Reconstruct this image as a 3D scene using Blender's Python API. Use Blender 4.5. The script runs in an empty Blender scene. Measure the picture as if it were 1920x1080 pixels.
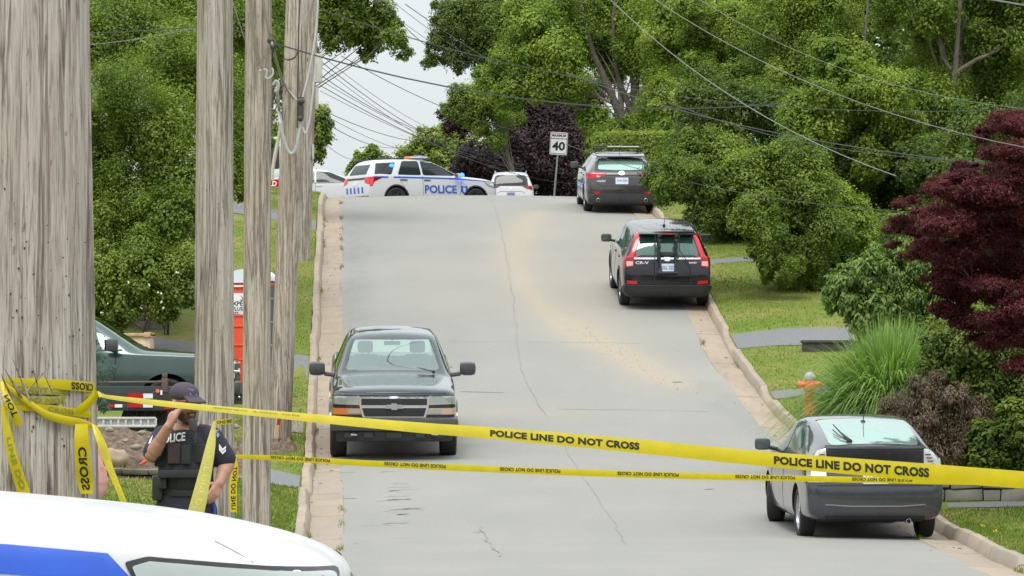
import bpy, bmesh, math, random
import numpy as np
from mathutils import Vector, Matrix, Quaternion
from mathutils.bvhtree import BVHTree
from mathutils.kdtree import KDTree
from mathutils.geometry import delaunay_2d_cdt

rad = math.radians
random.seed(7)
RNG = np.random.default_rng(7)
SC = bpy.context.scene
COL = SC.collection

# ------------------------------------------------------------------ camera
F = 8000.0          # focal length in pixels of a 1920 wide frame (150 mm lens)
HOR = 745.0         # row of the horizon
CZ = 1.5            # camera height datum
cam_d = bpy.data.cameras.new('camera')
cam_d.lens = 150.0; cam_d.sensor_width = 36.0
cam_d.shift_y = (HOR - 540.0) / 1920.0
cam_d.clip_start = 0.5; cam_d.clip_end = 3000
cam = bpy.data.objects.new('camera', cam_d); COL.objects.link(cam)
cam.location = (0, 0, CZ); cam.rotation_euler = (rad(90), 0, 0)
SC.camera = cam

# ------------------------------------------------------------------ world
W = bpy.data.worlds.new('World'); SC.world = W; W.use_nodes = True
nt = W.node_tree; bg = nt.nodes['Background']
SUN_EL, SUN_AZ = rad(62), rad(200)
sky = nt.nodes.new('ShaderNodeTexSky'); sky.sky_type = 'NISHITA'
sky.sun_disc = False; sky.sun_elevation = SUN_EL; sky.sun_rotation = SUN_AZ
sky.dust_density = 3.0; sky.air_density = 1.0
mix = nt.nodes.new('ShaderNodeMix'); mix.data_type = 'RGBA'
mix.inputs[0].default_value = 0.86          # closed cloud deck over the blue sky
nt.links.new(sky.outputs[0], mix.inputs[6])
tcw = nt.nodes.new('ShaderNodeTexCoord'); nw = nt.nodes.new('ShaderNodeTexNoise')
nw.inputs['Scale'].default_value = 2.2; nw.inputs['Detail'].default_value = 5
rw = nt.nodes.new('ShaderNodeValToRGB')
rw.color_ramp.elements[0].position = .3; rw.color_ramp.elements[0].color = (8.9, 9.5, 9.7, 1)
rw.color_ramp.elements[1].position = .7; rw.color_ramp.elements[1].color = (9.7, 10.1, 10.2, 1)
nt.links.new(tcw.outputs['Generated'], nw.inputs['Vector'])
nt.links.new(nw.outputs['Fac'], rw.inputs[0])
# overcast sky: three times brighter overhead than at the horizon (CIE overcast luminance)
sepw = nt.nodes.new('ShaderNodeSeparateXYZ'); nt.links.new(tcw.outputs['Generated'], sepw.inputs[0])
grw = nt.nodes.new('ShaderNodeMapRange'); grw.inputs['From Min'].default_value = 0; grw.inputs['From Max'].default_value = 1
grw.inputs['To Min'].default_value = .50; grw.inputs['To Max'].default_value = 1.50; nt.links.new(sepw.outputs['Z'], grw.inputs['Value'])
mulw = nt.nodes.new('ShaderNodeVectorMath'); mulw.operation = 'SCALE'; nt.links.new(rw.outputs[0], mulw.inputs[0]); nt.links.new(grw.outputs[0], mulw.inputs['Scale'])
nt.links.new(mulw.outputs[0], mix.inputs[7])
nt.links.new(mix.outputs[2], bg.inputs[0])
bg.inputs[1].default_value = 0.10

sun_d = bpy.data.lights.new('sun', 'SUN'); sun_d.energy = 1.2; sun_d.angle = rad(25)
sun_d.color = (1, .97, .92)
sun = bpy.data.objects.new('sun', sun_d); COL.objects.link(sun)
sun.rotation_euler = (rad(28), rad(-8), rad(0))

SC.view_settings.view_transform = 'Standard'; SC.view_settings.look = 'None'
SC.view_settings.gamma = 1; SC.view_settings.exposure = 0.70
SC.cycles.max_bounces = 6; SC.cycles.transparent_max_bounces = 12
SC.cycles.sample_clamp_indirect = 6

# ------------------------------------------------------------------ ground function
def pchip(tab):
    xs = np.array([a for a, b in tab], float); ys = np.array([b for a, b in tab], float)
    h = np.diff(xs); dl = np.diff(ys) / h; m = np.zeros(len(xs)); m[0] = dl[0]; m[-1] = dl[-1]
    for i in range(1, len(xs) - 1):
        if dl[i-1] * dl[i] > 0:
            w1 = 2*h[i] + h[i-1]; w2 = h[i] + 2*h[i-1]
            m[i] = (w1 + w2) / (w1/dl[i-1] + w2/dl[i])
    def f(x):
        x = np.clip(np.asarray(x, float), xs[0], xs[-1])
        i = np.clip(np.searchsorted(xs, x, side='right') - 1, 0, len(xs) - 2)
        t = (x - xs[i]) / h[i]
        return ((1+2*t)*(1-t)**2*ys[i] + t*(1-t)**2*h[i]*m[i] + t*t*(3-2*t)*ys[i+1] + t*t*(t-1)*h[i]*m[i+1])
    return f
prof = pchip([(-60, -1.3), (0, -1.38), (11, -1.43), (20, -1.56), (27, -1.70), (38, -1.80), (44, -1.81), (50, -1.78), (54, -1.73),
              (57, -1.55), (60, -1.35), (63, -1.15), (66.4, -.94), (70, -.61), (75, .10), (80, .93), (84.6, 1.70), (95, 3.25), (104, 4.46), (108, 4.88), (115, 5.35),
              (122, 5.72), (130, 5.98), (143, 6.22), (156, 6.75), (167, 7.16), (200, 8.0), (280, 8.2), (420, 5), (900, -6)])
fXL = lambda d: -0.04 * np.asarray(d, float)
fXR = pchip([(-60, 4.6), (0, 4.7), (44, 4.87), (50, 5.0), (54, 5.05), (58, 4.95), (62, 4.72), (66, 4.48), (69, 4.30), (71, 4.16),
             (72.4, 4.04), (76, 3.84), (78.5, 3.66), (84, 3.50), (95, 3.22), (107, 2.95), (122, 2.6), (166, 1.6), (420, -8)])
GUT = 0.42; KERB = 0.16; KH = 0.13
def smooth(a, b, x):
    t = np.clip((np.asarray(x, float) - a) / (b - a), 0, 1); return t*t*(3-2*t)
def gz(X, d):
    """world height of the natural ground (road surface level next to the kerbs)"""
    X = np.asarray(X, float); d = np.asarray(d, float)
    z = CZ + prof(d)
    el = np.clip(fXL(d) - GUT - KERB - X, 0, None)
    er = np.clip(X - fXR(d) - GUT - KERB, 0, None)
    z = z + (np.minimum(el, 2.5)*.10 + np.clip(el-2.5, 0, 30)*.02) * smooth(40, 56, d)
    z = z + (np.minimum(er, 3)*.03 + np.clip(er-3, 0, 30)*.05) * smooth(40, 56, d)
    z = z - .50*smooth(3.7, 4.5, -X)*smooth(60, 62.5, d)*(1-smooth(75, 80, d))   # sunken yard on the left
    return z
def P(px, py, d): return Vector(((px-960)/F*d, d, CZ + (HOR-py)/F*d))
def Gd(px, py, d0=40, d1=125):
    """distance at which the sight line through a pixel of the photograph meets the ground"""
    d = np.arange(d0, d1, .05); X = (px-960)/F*d; z = CZ + (HOR-py)/F*d
    g = gz(X, d); k = np.where(g >= z)[0]
    return float(d[k[0]]) if len(k) else float(d1)
def G(px, py, d0=40, d1=125):
    d = Gd(px, py, d0, d1); X = (px-960)/F*d
    return Vector((X, d, float(gz(X, d))))
def GX(X, d, up=0): return Vector((X, d, float(gz(X, d)) + up))

# ------------------------------------------------------------------ scene tree helpers
def tag(o, label=None, cat=None, group=None, kind=None):
    if label: o['label'] = label
    if cat: o['category'] = cat
    if group: o['group'] = group
    if kind: o['kind'] = kind
    return o
def empty(name, loc=(0, 0, 0), label=None, cat=None, group=None, mat=None):
    o = bpy.data.objects.new(name, None); COL.objects.link(o); o.empty_display_size = .2
    if mat is not None: o.matrix_world = mat
    else: o.location = loc
    return tag(o, label, cat, group)
def link(name, me, mats, parent=None):
    o = bpy.data.objects.new(name, me); COL.objects.link(o)
    if not isinstance(mats, (list, tuple)): mats = [mats]
    if mats and not len(me.materials):
        for m in mats: me.materials.append(m)
    if parent is not None: o.parent = parent
    return o
def mesh(name, V, Fs, mats, parent=None, smooth_=False, loc=None):
    me = bpy.data.meshes.new(name); me.from_pydata([tuple(v) for v in V], [], Fs); me.update()
    if smooth_: me.polygons.foreach_set('use_smooth', [True]*len(me.polygons))
    o = link(name, me, mats, parent)
    if loc is not None: o.location = loc
    return o
class MB:
    """collects simple solids into one mesh"""
    def __init__(s): s.V = []; s.F = []; s.sm = []
    def add(s, V, Fc, sm=False):
        n = len(s.V); s.V += [Vector(v) for v in V]
        s.F += [tuple(i+n for i in f) for f in Fc]; s.sm += [sm]*len(Fc); return s
    def box(s, c, size, rot=None, bev=0.0, taper=1.0):
        x, y, z = [k/2 for k in size]; c = Vector(c)
        if bev <= 0:
            V = [Vector((sx*x*(taper if sz > 0 else 1), sy*y*(taper if sz > 0 else 1), sz*z)) for sz in (-1, 1) for sy in (-1, 1) for sx in (-1, 1)]
            Fc = [(0, 2, 3, 1), (4, 5, 7, 6), (0, 1, 5, 4), (2, 6, 7, 3), (0, 4, 6, 2), (1, 3, 7, 5)]
        else:
            bm = bmesh.new(); bmesh.ops.create_cube(bm, size=1)
            for v in bm.verts:
                t = taper if v.co.z > 0 else 1
                v.co = Vector((v.co.x*2*x*t, v.co.y*2*y*t, v.co.z*2*z))
            bmesh.ops.bevel(bm, geom=bm.edges[:], offset=bev, segments=2, affect='EDGES', profile=.6)
            bm.verts.index_update(); V = [v.co.copy() for v in bm.verts]; Fc = [tuple(v.index for v in f.verts) for f in bm.faces]; bm.free()
        if rot is not None: V = [rot @ v for v in V]
        return s.add([c+v for v in V], Fc, bev > 0)
    def tube(s, pts, r, n=8, cap=True, flat=1.0):
        pts = [Vector(p) for p in pts]
        if not isinstance(r, (list, tuple)): r = [r]*len(pts)
        V = []; up = Vector((0, 0, 1))
        t0 = (pts[1]-pts[0]).normalized()
        a = t0.orthogonal().normalized()
        for i, p in enumerate(pts):
            t = (pts[min(i+1, len(pts)-1)] - pts[max(i-1, 0)])
            t = t.normalized() if t.length > 1e-9 else t0
            a = (a - t*a.dot(t)); a = a.normalized() if a.length > 1e-6 else t.orthogonal().normalized()
            b = t.cross(a)
            for k in range(n):
                w = 2*math.pi*k/n; V.append(p + (a*math.cos(w) + b*math.sin(w)*flat)*r[i])
        Fc = []
        for i in range(len(pts)-1):
            for k in range(n):
                Fc.append((i*n+k, i*n+(k+1) % n, (i+1)*n+(k+1) % n, (i+1)*n+k))
        if cap: Fc += [tuple(range(n))[::-1], tuple(range((len(pts)-1)*n, len(pts)*n))]
        return s.add(V, Fc, True)
    def ball(s, c, r, n=12, m=8, rot=None):
        if not isinstance(r, (list, tuple)): r = (r, r, r)
        c = Vector(c); V = []; Fc = []
        for i in range(m+1):
            th = math.pi*i/m
            for k in range(n):
                ph = 2*math.pi*k/n
                v = Vector((r[0]*math.sin(th)*math.cos(ph), r[1]*math.sin(th)*math.sin(ph), r[2]*math.cos(th)))
                V.append(c + (rot @ v if rot is not None else v))
        for i in range(m):
            for k in range(n): Fc.append((i*n+k, (i+1)*n+k, (i+1)*n+(k+1) % n, i*n+(k+1) % n))
        return s.add(V, Fc, True)
    def lathe(s, prof_, c, axis='z', n=24):
        c = Vector(c); V = []; Fc = []
        for (r, h) in prof_:
            for k in range(n):
                w = 2*math.pi*k/n; a, b = r*math.cos(w), r*math.sin(w)
                V.append(c + (Vector((a, b, h)) if axis == 'z' else Vector((a, h, b)) if axis == 'y' else Vector((h, a, b))))
        for i in range(len(prof_)-1):
            for k in range(n): Fc.append((i*n+k, i*n+(k+1) % n, (i+1)*n+(k+1) % n, (i+1)*n+k))
        return s.add(V, Fc, True)
    def prism(s, pts, c0, axis='y', t=0.1):
        """pts 2D outline extruded t along axis from c0"""
        def m(a, b, h):
            return Vector((a, h, b)) if axis == 'y' else Vector((h, a, b)) if axis == 'x' else Vector((a, b, h))
        n = len(pts); c0 = Vector(c0)
        V = [c0+m(a, b, 0) for a, b in pts] + [c0+m(a, b, t) for a, b in pts]
        Fc = [tuple(range(n)), tuple(range(2*n-1, n-1, -1))] + [(i, i+n, (i+1) % n+n, (i+1) % n) for i in range(n)]
        return s.add(V, Fc)
    def mesh(s, name='m'):
        me = bpy.data.meshes.new(name); me.from_pydata([tuple(v) for v in s.V], [], s.F)
        me.polygons.foreach_set('use_smooth', s.sm); me.update()
        return me
    def build(s, name, mats, parent=None, loc=None, fixn=True):
        me = s.mesh(name)
        if fixn:
            bm = bmesh.new(); bm.from_mesh(me); bmesh.ops.recalc_face_normals(bm, faces=bm.faces[:]); bm.to_mesh(me); bm.free()
        try: me.set_sharp_from_angle(angle=rad(40))
        except Exception: pass
        o = link(name, me, mats, parent)
        if loc is not None: o.location = loc
        return o
def evalmods(o, name=None):
    """apply an object's modifiers without operators; returns the new mesh"""
    bpy.context.view_layer.update()
    dg = bpy.context.evaluated_depsgraph_get()
    me = bpy.data.meshes.new_from_object(o.evaluated_get(dg)); me.name = name or o.name
    old = o.data; o.modifiers.clear(); o.data = me
    if old.users == 0: bpy.data.meshes.remove(old)
    return me
def chaikin(pts, n=2, closed=True):
    pts = [tuple(p) for p in pts]
    for _ in range(n):
        q = []; m = len(pts)
        for i in range(m if closed else m-1):
            a, b = pts[i], pts[(i+1) % m]
            q.append(tuple(.75*u+.25*v for u, v in zip(a, b))); q.append(tuple(.25*u+.75*v for u, v in zip(a, b)))
        if not closed: q = [pts[0]] + q + [pts[-1]]
        pts = q
    return pts
def roundp(pts, f=.18, n=2):
    """cut the corners of a polygon a little, keeping straight sides"""
    q = []; m = len(pts)
    for i in range(m):
        a, b, c = [Vector(pts[(i+k) % m]) for k in (-1, 0, 1)]
        l1 = (a-b).length; l2 = (c-b).length; e = f*min(l1, l2)
        p0 = b+(a-b)/max(l1, 1e-6)*e; p2 = b+(c-b)/max(l2, 1e-6)*e
        for k in range(n+1):
            t = k/n; q.append(tuple((1-t)**2*p0+2*t*(1-t)*b+t*t*p2))
    return q
def bez(pts, n=8):
    """Catmull-Rom through points"""
    pts = [Vector(p) for p in pts]; out = []
    for i in range(len(pts)-1):
        p0 = pts[max(i-1, 0)]; p1 = pts[i]; p2 = pts[i+1]; p3 = pts[min(i+2, len(pts)-1)]
        for k in range(n):
            t = k/n
            out.append(.5*((2*p1)+(p2-p0)*t+(2*p0-5*p1+4*p2-p3)*t*t+(3*p1-p0-3*p2+p3)*t**3))
    out.append(pts[-1]); return out

# ------------------------------------------------------------------ materials
def new_mat(name):
    m = bpy.data.materials.new(name); m.use_nodes = True
    return m, m.node_tree, m.node_tree.nodes['Principled BSDF']
def setc(b, col, rough=.6, metal=0, coat=0, spec=.5):
    b.inputs['Base Color'].default_value = (*col, 1); b.inputs['Roughness'].default_value = rough
    b.inputs['Metallic'].default_value = metal; b.inputs['Coat Weight'].default_value = coat
    b.inputs['Specular IOR Level'].default_value = spec
def bump(nt, b, h, st=.3, dist=.01):
    n = nt.nodes.new('ShaderNodeBump'); n.inputs['Strength'].default_value = st; n.inputs['Distance'].default_value = dist
    nt.links.new(h, n.inputs['Height']); nt.links.new(n.outputs[0], b.inputs['Normal'])
def noise(nt, scale, detail=4, vec=None, rough=.55, coord='Object', mapscale=None, dist=0):
    t = nt.nodes.new('ShaderNodeTexCoord'); src = t.outputs[coord]
    if mapscale:
        mp = nt.nodes.new('ShaderNodeMapping'); mp.inputs['Scale'].default_value = mapscale
        nt.links.new(src, mp.inputs[0]); src = mp.outputs[0]
    n = nt.nodes.new('ShaderNodeTexNoise'); n.inputs['Scale'].default_value = scale; n.inputs['Detail'].default_value = detail
    n.inputs['Roughness'].default_value = rough; n.inputs['Distortion'].default_value = dist
    nt.links.new(src, n.inputs['Vector']); return n.outputs['Fac']
def ramp(nt, fac, stops):
    r = nt.nodes.new('ShaderNodeValToRGB'); cr = r.color_ramp
    while len(cr.elements) < len(stops): cr.elements.new(.5)
    for e, (p, c) in zip(cr.elements, stops):
        e.position = p; e.color = (*c, 1) if len(c) == 3 else c
    nt.links.new(fac, r.inputs[0]); return r.outputs[0]
def mixc(nt, fac, a, b, mode='MIX'):
    n = nt.nodes.new('ShaderNodeMix'); n.data_type = 'RGBA'; n.blend_type = mode
    for s, k in ((fac, 0), (a, 6), (b, 7)):
        if isinstance(s, (int, float)): n.inputs[k].default_value = s
        elif isinstance(s, tuple): n.inputs[k].default_value = (*s, 1)
        else: nt.links.new(s, n.inputs[k])
    return n.outputs[2]
def attr(nt, name):
    n = nt.nodes.new('ShaderNodeAttribute'); n.attribute_name = name; return n.outputs['Fac']
_mc = {}
def flat(name, col, rough=.6, metal=0, coat=0, var=.12, scale=6, spec=.5, bmp=0):
    """plain material with a little procedural unevenness"""
    if name in _mc: return _mc[name]
    m, nt, b = new_mat(name); setc(b, col, rough, metal, coat, spec)
    f = noise(nt, scale, 5)
    c = ramp(nt, f, [(.25, tuple(x*(1-var) for x in col)), (.75, tuple(min(1, x*(1+var)) for x in col))])
    nt.links.new(c, b.inputs['Base Color'])
    if bmp: bump(nt, b, noise(nt, scale*8, 3), bmp, .004)
    _mc[name] = m; return m
def emit(name, col, st):
    m, nt, b = new_mat(name); setc(b, col, .3)
    b.inputs['Emission Color'].default_value = (*col, 1); b.inputs['Emission Strength'].default_value = st; return m
def paint(name, col, rough=.28, metal=.35, dust=.10, coat=1.0):
    m, nt, b = new_mat(name); setc(b, col, rough, metal, coat, .12)
    b.inputs['Coat Roughness'].default_value = .04; b.inputs['Coat IOR'].default_value = 1.5
    f = noise(nt, 3.0, 6); c = ramp(nt, f, [(.4, col), (.8, tuple(x*(1-dust)+.35*dust for x in col))])
    nt.links.new(c, b.inputs['Base Color'])
    r = ramp(nt, noise(nt, 5, 5), [(.3, (rough*.8,)*3), (.8, (rough*1.35,)*3)]); nt.links.new(r, b.inputs['Roughness'])
    return m
def glass_dark(name, col=(.02, .03, .03), spec=.35, rough=.04, metal=0.0):
    m, nt, b = new_mat(name); setc(b, col, rough, metal, 0, spec); b.inputs['IOR'].default_value = 1.5; return m
def glass_clear(name, tint=(.55, .8, .72), refl=.22):
    m = bpy.data.materials.new(name); m.use_nodes = True; nt = m.node_tree; nt.nodes.clear()
    o = nt.nodes.new('ShaderNodeOutputMaterial'); t = nt.nodes.new('ShaderNodeBsdfTransparent'); t.inputs[0].default_value = (*tint, 1)
    g = nt.nodes.new('ShaderNodeBsdfGlossy'); g.inputs[0].default_value = (.85, 1, .95, 1); g.inputs['Roughness'].default_value = .03
    fr = nt.nodes.new('ShaderNodeFresnel'); fr.inputs[0].default_value = 1.55
    ma = nt.nodes.new('ShaderNodeMath'); ma.operation = 'ADD'; ma.inputs[1].default_value = refl; ma.use_clamp = True
    nt.links.new(fr.outputs[0], ma.inputs[0])
    x = nt.nodes.new('ShaderNodeMixShader'); nt.links.new(ma.outputs[0], x.inputs[0]); nt.links.new(t.outputs[0], x.inputs[1])
    nt.links.new(g.outputs[0], x.inputs[2]); nt.links.new(x.outputs[0], o.inputs[0]); return m
def leafmat(name, dark, light, trans=.35, rough=.55):
    m = bpy.data.materials.new(name); m.use_nodes = True; nt = m.node_tree; b = nt.nodes['Principled BSDF']
    out = nt.nodes['Material Output']
    c = ramp(nt, attr(nt, 'tint'), [(0, dark), (.55, tuple((a+b_)/2 for a, b_ in zip(dark, light))), (1, light)])
    nt.links.new(c, b.inputs['Base Color']); b.inputs['Roughness'].default_value = rough; b.inputs['Specular IOR Level'].default_value = .3
    tr = nt.nodes.new('ShaderNodeBsdfTranslucent')
    cc = mixc(nt, 1.0, c, (1.1, 1.25, .55), 'MULTIPLY'); nt.links.new(cc, tr.inputs[0])
    x = nt.nodes.new('ShaderNodeMixShader'); x.inputs[0].default_value = trans
    nt.links.new(b.outputs[0], x.inputs[1]); nt.links.new(tr.outputs[0], x.inputs[2]); nt.links.new(x.outputs[0], out.inputs[0])
    return m
def wood_pole_mat(name, seed, k=1.0, warm=1.0, gs=1.0):
    k = k*.88
    m, nt, b = new_mat(name); setc(b, (.4, .38, .34), .85, spec=.2)
    off = nt.nodes.new('ShaderNodeTexCoord'); mp = nt.nodes.new('ShaderNodeMapping')
    mp.inputs['Location'].default_value = (seed*3.1, seed*1.7, seed); mp.inputs['Scale'].default_value = (1, 1, .035)
    nt.links.new(off.outputs['Object'], mp.inputs[0])
    def nz(s, d=6, r=.6, dist=0):
        n = nt.nodes.new('ShaderNodeTexNoise'); n.inputs['Scale'].default_value = s; n.inputs['Detail'].default_value = d
        n.inputs['Roughness'].default_value = r; n.inputs['Distortion'].default_value = dist; nt.links.new(mp.outputs[0], n.inputs[0]); return n.outputs['Fac']
    g1 = nz(34*gs, 10, .72, .3); g2 = nz(95*gs, 6, .7); g3 = nz(13*gs, 5, .55, .6); g4 = nz(22*gs, 4, .5, .2)
    A = lambda r, g, b_: (r*k*warm, g*k, b_*k/warm)
    c1 = ramp(nt, g1, [(.28, A(.17, .145, .125)), (.42, A(.37, .335, .30)), (.55, A(.49, .46, .42)), (.75, A(.62, .59, .55))])
    c2 = ramp(nt, g2, [(.36, (.35, .32, .3)), (.47, (1, 1, 1))])
    c = mixc(nt, .65, c1, c2, 'MULTIPLY')
    ck = ramp(nt, g3, [(.455, (1, 1, 1)), (.492, (.22, .19, .17)), (.508, (.22, .19, .17)), (.54, (1, 1, 1))])
    ck2 = ramp(nt, g4, [(.485, (1, 1, 1)), (.498, (.30, .26, .23)), (.504, (.30, .26, .23)), (.517, (1, 1, 1))])
    g5 = nz(190*gs, 4, .75); c = mixc(nt, .55, c, ramp(nt, g5, [(.38, (.5, .47, .44)), (.52, (1, 1, 1))]), 'MULTIPLY'); c = mixc(nt, .72, c, ck, 'MULTIPLY'); c = mixc(nt, .7, c, ck2, 'MULTIPLY')
    fleck = noise(nt, 60, 3, mapscale=(1, 1, .28)); c = mixc(nt, ramp(nt, fleck, [(.66, (0, 0, 0)), (.72, (.8, .8, .8))]), c, A(.10, .07, .05))
    big = noise(nt, .9, 3); c = mixc(nt, ramp(nt, big, [(.4, (0, 0, 0)), (.7, (.45, .45, .45))]), c, A(.40, .33, .26))
    nt.links.new(c, b.inputs['Base Color'])
    bump(nt, b, mixc(nt, .5, g2, ck), .7, .012); return m

ASPH = None
def build_mats():
    M = {}
    M['black_plastic'] = flat('black_plastic', (.022, .023, .025), .5)
    M['trim_dark'] = flat('trim_dark', (.045, .047, .05), .45)
    M['rubber'] = flat('rubber', (.025, .025, .025), .8, bmp=.2)
    M['chrome'] = flat('chrome', (.75, .76, .78), .15, 1.0)
    M['alloy'] = flat('alloy', (.5, .51, .53), .3, .8)
    M['steel'] = flat('steel', (.42, .44, .45), .4, .8)
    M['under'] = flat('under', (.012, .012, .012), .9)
    M['seam_pale'] = flat('seam_pale', (.25, .25, .26), .7)
    M['seam'] = flat('seam', (.01, .01, .011), .7)
    M['white'] = flat('white_paint', (.78, .79, .8), .45)
    M['red_lamp'] = paint('red_lamp', (.55, .012, .02), .12, .1, 0)
    M['red_lamp_dark'] = paint('red_lamp_dark', (.22, .01, .015), .12, .1, 0)
    M['clear_lamp'] = paint('clear_lamp', (.42, .46, .43), .1, .5, 0)
    M['amber'] = paint('amber', (.7, .18, .05), .2, .1, 0)
    M['plate'] = flat('plate', (.62, .68, .76), .4)
    M['blue'] = flat('police_blue', (.025, .10, .55), .35)
    M['blue_lamp'] = emit('blue_lamp', (.01, .08, 1.0), 6)
    M['red_glow'] = emit('red_glow', (1.0, .02, .02), 1.0)
    M['black_ink'] = flat('black_ink', (.012, .012, .01), .6)
    M['glass'] = glass_dark('window_glass')
    M['glass_green'] = glass_dark('tinted_glass', (.05, .12, .10), 1.0, .05, .25)
    M['glass_painted_sky'] = glass_dark('painted_sky_glass', (.30, .45, .40), 1.0, .06, .55)  # pale green base colour stands in for sky reflected and seen through
    M['mirror_face'] = flat('mirror_face', (.10, .12, .12), .12, .3)
    M['skin'] = flat('skin', (.40, .205, .145), .55, var=.15, scale=14)
    M['seat'] = flat('seat_cloth', (.10, .10, .11), .9)
    return M
M = build_mats()
# ------------------------------------------------------------------ vehicles
def loft_body(stations, rear, wts, sub=2, front=None, fwts=None):
    """stations front->rear: (x, zb, w, zs, ws, wt, zt, zc); rear: [(z, dx)] profile pushed forward"""
    rz = pchip(rear) if rear else None; fz = pchip(front) if front else None
    n = len(stations); rings = []
    for i, (x, zb, w, zs, ws, wt, zt, zc) in enumerate(stations):
        zm = zb + (zs-zb)*.55
        pts = [(0, zb), (w*.80, zb), (w*.96, zb+.04), (w*.992, zb+(zm-zb)*.45), (w, zm), (w*.25+ws*.75 + .004, zs-.05), (ws, zs),
               (ws*.5+wt*.5+.012, zs*.5+zt*.5), (wt, zt), (wt*.62, zt+(zc-zt)*.72), (0, zc)]
        wr = wts.get(i-n, 0) if rz else 0; wf = (fwts or {}).get(i, 0) if fz else 0
        rings.append([Vector((x + (float(rz(z))*wr if wr else 0) - (float(fz(z))*wf if wf else 0), y, z)) for y, z in pts])
    bm = bmesh.new(); cl = bm.edges.layers.float.new('crease_edge')
    VL = []; VR = []
    for r in rings:
        L = [bm.verts.new(p) for p in r]; R = [L[0]] + [bm.verts.new((p.x, -p.y, p.z)) for p in r[1:-1]] + [L[-1]]
        VL.append(L); VR.append(R)
    m = len(rings[0])
    for i in range(n-1):
        for j in range(m-1):
            bm.faces.new((VL[i][j], VL[i+1][j], VL[i+1][j+1], VL[i][j+1]))
            bm.faces.new((VR[i][j], VR[i][j+1], VR[i+1][j+1], VR[i+1][j]))
    for i in (0, n-1):
        L, R = VL[i], VR[i]
        bm.faces.new((L[0], L[1], R[1])); bm.faces.new((L[m-1], R[m-2], L[m-2]))
        for j in range(1, m-2): bm.faces.new((L[j], L[j+1], R[j+1], R[j]))
    bmesh.ops.recalc_face_normals(bm, faces=bm.faces[:])
    for V in (VL, VR):
        for i in range(n-1):
            for j, c in ((6, .35), (8, .30), (1, .5)):
                e = bm.edges.get((V[i][j], V[i+1][j]))
                if e: e[cl] = c
    me = bpy.data.meshes.new('body'); bm.to_mesh(me); bm.free()
    me.polygons.foreach_set('use_smooth', [True]*len(me.polygons))
    return me

class Surf:
    def __init__(s, me):
        s.V = [v.co.copy() for v in me.vertices]; s.N = [v.normal.copy() for v in me.vertices]
        s.bvh = BVHTree.FromPolygons(s.V, [tuple(p.vertices) for p in me.polygons])
        s.kd = KDTree(len(s.V))
        for i, v in enumerate(s.V): s.kd.insert(v, i)
        s.kd.balance()
    DIR = {'rear': Vector((1, 0, 0)), 'front': Vector((-1, 0, 0)), 'left': Vector((0, -1, 0)), 'right': Vector((0, 1, 0)), 'top': Vector((0, 0, -1))}
    def cast(s, ax, a, b):
        d = s.DIR[ax]
        o = {'rear': Vector((-8, a, b)), 'front': Vector((8, a, b)), 'left': Vector((a, 4, b)), 'right': Vector((a, -4, b)), 'top': Vector((a, b, 6))}[ax]
        h, nn, i, dd = s.bvh.ray_cast(o, d)
        if h is None:
            # just outside the silhouette: use the nearest surface point on the line
            mid = {'rear': Vector((s.xr, a, b)), 'front': Vector((s.xf, a, b)), 'left': Vector((a, 1, b)), 'right': Vector((a, -1, b)), 'top': Vector((a, b, 1.5))}[ax]
            h, nn, i, dd = s.bvh.find_nearest(mid)
        return h
    def nrm(s, p):
        acc = Vector()
        for co, i, dd in s.kd.find_n(p, 4): acc += s.N[i]/(dd+.004)
        return acc.normalized()
    xr = -2.3; xf = 2.3

def decal(surf, name, outline, ax, mat, parent, off=.004, res=.05, thick=.008):
    pts = [Vector((float(a), float(b))) for a, b in outline]
    # refine outline
    q = []
    for i in range(len(pts)):
        a, b = pts[i], pts[(i+1) % len(pts)]; k = max(1, int((b-a).length/res))
        for t in range(k): q.append(a.lerp(b, t/k))
    nb = len(q)
    xs = [p.x for p in q]; ys = [p.y for p in q]; inner = []
    x = min(xs)+res*.6
    def inside(px, py):
        c = False; j = nb-1
        for i in range(nb):
            if (q[i].y > py) != (q[j].y > py) and px < (q[j].x-q[i].x)*(py-q[i].y)/(q[j].y-q[i].y)+q[i].x: c = not c
            j = i
        return c
    while x < max(xs):
        y = min(ys)+res*.6
        while y < max(ys):
            if inside(x, y): inner.append(Vector((x, y)))
            y += res
        x += res
    vs, es, fs, ov, oe, of = delaunay_2d_cdt(q+inner, [], [list(range(nb))], 1, 1e-6)
    base = [surf.cast(ax, v.x, v.y) for v in vs]; N = [surf.nrm(p) for p in base]
    V = [p + n*off for p, n in zip(base, N)]
    Fs = [tuple(f) for f in fs if len(set(f)) == len(f)]
    # orient faces outward
    F2 = []
    for f in Fs:
        nn = (V[f[1]]-V[f[0]]).cross(V[f[2]]-V[f[0]])
        F2.append(f if nn.dot(N[f[0]]) > 0 else tuple(reversed(f)))
    # skirt
    idx = {}
    for i, v in enumerate(vs):
        for o in ov[i]:
            if o < nb: idx[o] = i
    n0 = len(V); ring = [idx[o] for o in range(nb) if o in idx]; k = len(ring)
    V2 = V + [V[i].copy() for i in ring] + [V[i]-N[i]*(thick+off) for i in ring]
    sk = [(n0+i, n0+(i+1) % k, n0+k+(i+1) % k, n0+k+i) for i in range(k)]
    me = bpy.data.meshes.new(name); me.from_pydata([tuple(v) for v in V2], [], F2+sk)
    sm = [True]*len(F2)+[False]*len(sk); me.polygons.foreach_set('use_smooth', sm); me.update()
    try:
        NN = [tuple(n) for n in N] + [(0, 0, 0)]*(2*k)
        me.normals_split_custom_set_from_vertices(NN)
    except Exception: pass
    return link(name, me, mat, parent)

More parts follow.
